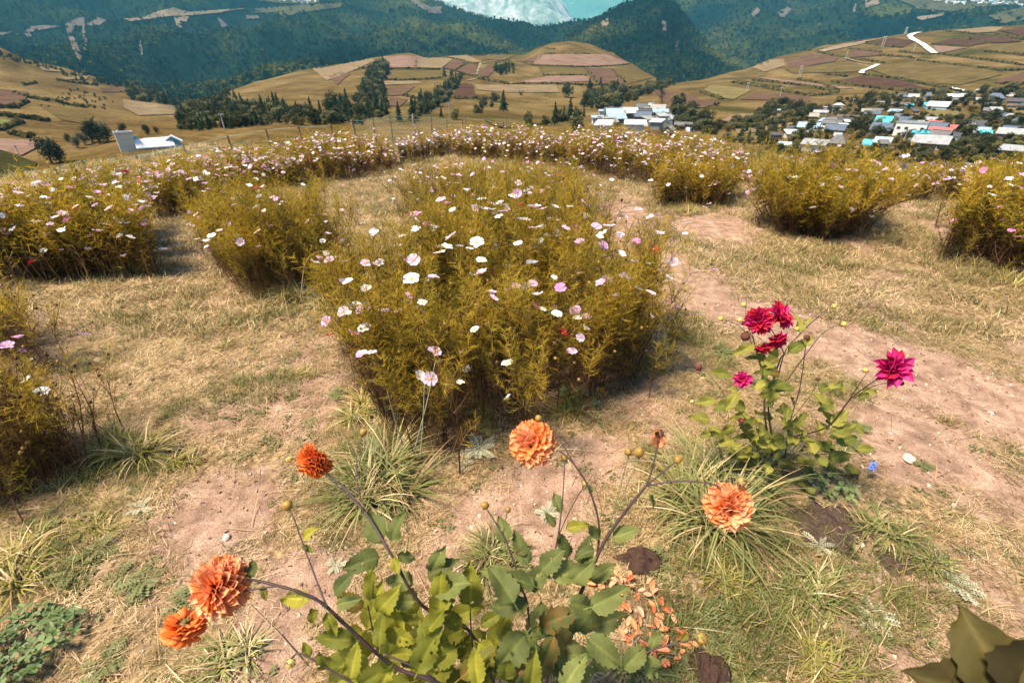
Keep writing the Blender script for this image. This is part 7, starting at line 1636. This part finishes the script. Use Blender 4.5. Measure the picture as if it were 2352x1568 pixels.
for x, y, d, a, s in [(1835, 775, 1.95, 1.5, .9), (1850, 800, 1.95, 2.4 - 1.2, .6), (1800, 815, 1.97, .5, 1.15), (1790, 830, 1.97, 2.2, .9), (1770, 830, 1.98, 2.9, .9), (1690, 865, 2.0, 3.0, 1.1), (1840, 745, 1.95, .4, .5), (1940, 905, 1.76, 2.2, .6), (1965, 915, 1.74, .3, .55), (1740, 790, 1.95, 3.6, 1.0), (1900, 1000, 1.9, .3, 1.1), (1905, 985, 1.9, .8, 1.0)]:
    p = W3(x, y, d); q = W3(x + 60 * math.cos(a), y - 60 * math.sin(a), d); leaf(cd, cb, p, (q - p).normalized() + Vector((0, 0, .1)), LFC, s, Vector((rnd.uniform(-.3, .3), -.6, 1)))
# ---- petals fallen on the ground
m_fal2 = mat_petal('fallen_pale_petal', (.80, .44, .24), (.84, .36, .20), .15); m_fal3 = mat_petal('fallen_dark_petal', (.55, .18, .07), (.66, .16, .06), .1)
m_fal = mat_petal('fallen_salmon_petal', (.78, .34, .15), (.80, .24, .10), .1); DF = [dpetal((m_fal, m_fal2, m_fal, m_fal3, m_fal2, m_fal)[i], 90 + i, .046, .022, True, (.4, 1.2, .8, 1.6, .6, 1)[i], (.004, -.01, .012, -.004, .008, 0)[i]) for i in range(6)]
PG = [(1345, 1300), (1400, 1310), (1500, 1350), (1540, 1420), (1590, 1490), (1560, 1530), (1480, 1520), (1410, 1470), (1380, 1380), (1340, 1340)]; k = 0
while k < 96:
    x, y = rnd.uniform(1330, 1600), rnd.uniform(1290, 1540)
    if not inside(x, y, PG): continue
    g = G(x, y); obj('fallen_petal', rnd.choice(DF), None, Vector((g.x, g.y, soil_h(g.x, g.y) + rnd.uniform(.012, .028))), (rnd.uniform(-.5, .5), rnd.uniform(-.35, .35), rnd.random() * 6.28), rnd.uniform(.6, .95), label='salmon dahlia petal fallen on the dry grass right of the leaves', cat='petal', group='fallen petals by the dung pat'); k += 1
# ---- out of focus leaf close to the lens at the lower right
m_near = mat_dleaf('dark_red_green_leaf', (.030, .018, .008), (.075, .060, .016)); nb = W3(2330, 1640, .42)
nl = empty('large_leaf_plant', nb, label='dark reddish green leaves close to the viewer in the lower right corner', cat='plant')
mb = MB(); mb.tube([(.02, .02, -.35), (0, 0, -.1), (0, 0, 0)], .004, 6); obj('stem', mb.mesh('stem', [m_dst]), nl)
LN = [leaf_mesh(m_near, 70 + i, .085, .085, 7, .13) for i in range(3)]
for d, s, n in [((-.9, .35, .22), .70, (0, -.5, 1)), ((-.25, .5, .70), .78, (-.3, -.6, .6)), ((.2, .5, .85), .85, (.1, -.8, .5)), ((-.6, -.1, .05), .7, (0, -.4, 1))]: leaf(nl, nb, nb, Vector(d), LN, s, Vector(n))

# ---------------------------------------------------------------- wire fence on the rim
m_wood = mat_plain('weathered_post_wood', (.20, .15, .11), .9, .4, 12); m_gst = mat_plain('green_fence_stake', (.07, .13, .11), .6, .2); m_net = mat_plain('green_wire', (.20, .34, .32), .5, .15); m_rust = mat_plain('rusty_post', (.13, .06, .035), .8, .3)
def Q5(X, Y): return 784 + X / 4.305, 225.7 + Y / 4.305
FD = 16.6
fo = at(1000, 290, FD); fo.z = gz(fo.x, fo.y); fence = empty('wire_fence', fo, label='green wire fence with wooden and metal posts along the far rim of the flower field', cat='fence')
tops = []
for X, Y, rad, m, ln in [(100, 212, .045, m_wood, .06), (310, 188, .014, m_gst, .0), (477, 158, .014, m_gst, 0), (708, 158, .055, m_wood, 0), (885, 175, .016, m_gst, 0), (1040, 200, .014, m_gst, 0), (1198, 220, .02, m_rust, 0), (1228, 180, .014, m_gst, 0), (1415, 200, .014, m_gst, 0), (1603, 232, .022, m_rust, 0), (1635, 188, .014, m_gst, 0), (1780, 235, .014, m_gst, 0), (1965, 268, .02, m_rust, 0)]:
    x, y = Q5(X, Y); p = at(x, y, FD + (X - 700) * .0006); z = gz(p.x, p.y); tops.append(p); mb = MB(); b0 = Vector((p.x + ln, p.y, z - .1)) - fo
    mb.tube([b0, (b0 + p - fo) / 2 + Vector((rnd.uniform(-.01, .01), 0, 0)), p - fo], [rad * 1.1, rad, rad * .9], 6); obj('post', mb.mesh('post', [m]), fence)
p = at(*Q5(708, 235), FD); q = at(*Q5(772, 385), FD - .2); mb = MB(); mb.tube([p - fo, q - fo], .03, 5); obj('brace', mb.mesh('brace', [m_wood]), fence)
mb = MB()
for a, b_ in zip(tops[:-1], tops[1:]):
    for k_ in range(3):
        f = [.03, .45, .8][k_]; za, zb = gz(a.x, a.y), gz(b_.x, b_.y); A_ = Vector((a.x, a.y, a.z - f * (a.z - za))); B_ = Vector((b_.x, b_.y, b_.z - f * (b_.z - zb))); M_ = (A_ + B_) / 2 - Vector((0, 0, .04)); mb.tube([A_ - fo, M_ - fo, B_ - fo], .005, 3, 0, False)
obj('wire', mb.mesh('wire', [m_net]), fence)
mb = MB()
for a, b_ in zip(tops[:8], tops[1:8]):
    L = (b_ - a).length; n = max(4, int(L / .14)); 
    for i in range(-10, n):
        for s in (-1, 1):
            t0, t1 = i / n, i / n + 1.15 / L
            if s < 0: t0, t1 = t1, t0
            u0, u1 = 0.0, 1.0; 
            def pt(t, u):
                h0 = a.lerp(b_, t); zg = gz(h0.x, h0.y); return Vector((h0.x, h0.y, zg + (h0.z - .08 - zg) * u))
            lo, hi = min(t0, t1), max(t0, t1)
            c0, c1_ = max(0, lo), min(1, hi)
            if c0 >= c1_: continue
            def uu(t): return (t - t0) / (t1 - t0)
            mb.tube([pt(c0, uu(c0)) - fo, pt(c1_, uu(c1_)) - fo], .0032, 3, 0, False)
obj('netting', mb.mesh('netting', [m_net]), fence, kind='stuff')
f2 = at(300, 340, 15); f2.z = gz(f2.x, f2.y); fence2 = empty('wire_fence', f2, label='thin wire fence on leaning stakes along the left rim of the flower field', cat='fence'); tp = []
for X, Y, B_y in [(150, 1185, 1230), (372, 1160, 1200), (560, 1105, 1160), (936, 1075, 1110), (1262, 1008, 1040), (1565, 935, 1015), (1830, 890, 985), (2055, 868, 915), (2278, 860, 945)]:
    x, y = X / 3, Y / 3; p = at(x, y, 15.5 if X > 900 else 13.5); z = gz(p.x, p.y); tp.append(p); mb = MB(); mb.tube([Vector((p.x + .05, p.y, z - .1)) - f2, p - f2], .022, 5); obj('post', mb.mesh('post', [m_rust if X > 1500 else m_wood]), fence2)
mb = MB()
for a, b_ in zip(tp[:-1], tp[1:]):
    for f in (.05, .5): mb.tube([a.lerp(Vector((a.x, a.y, gz(a.x, a.y))), f) - f2, b_.lerp(Vector((b_.x, b_.y, gz(b_.x, b_.y))), f) - f2], .004, 3, 0, False)
obj('wire', mb.mesh('wire', [m_net]), fence2)
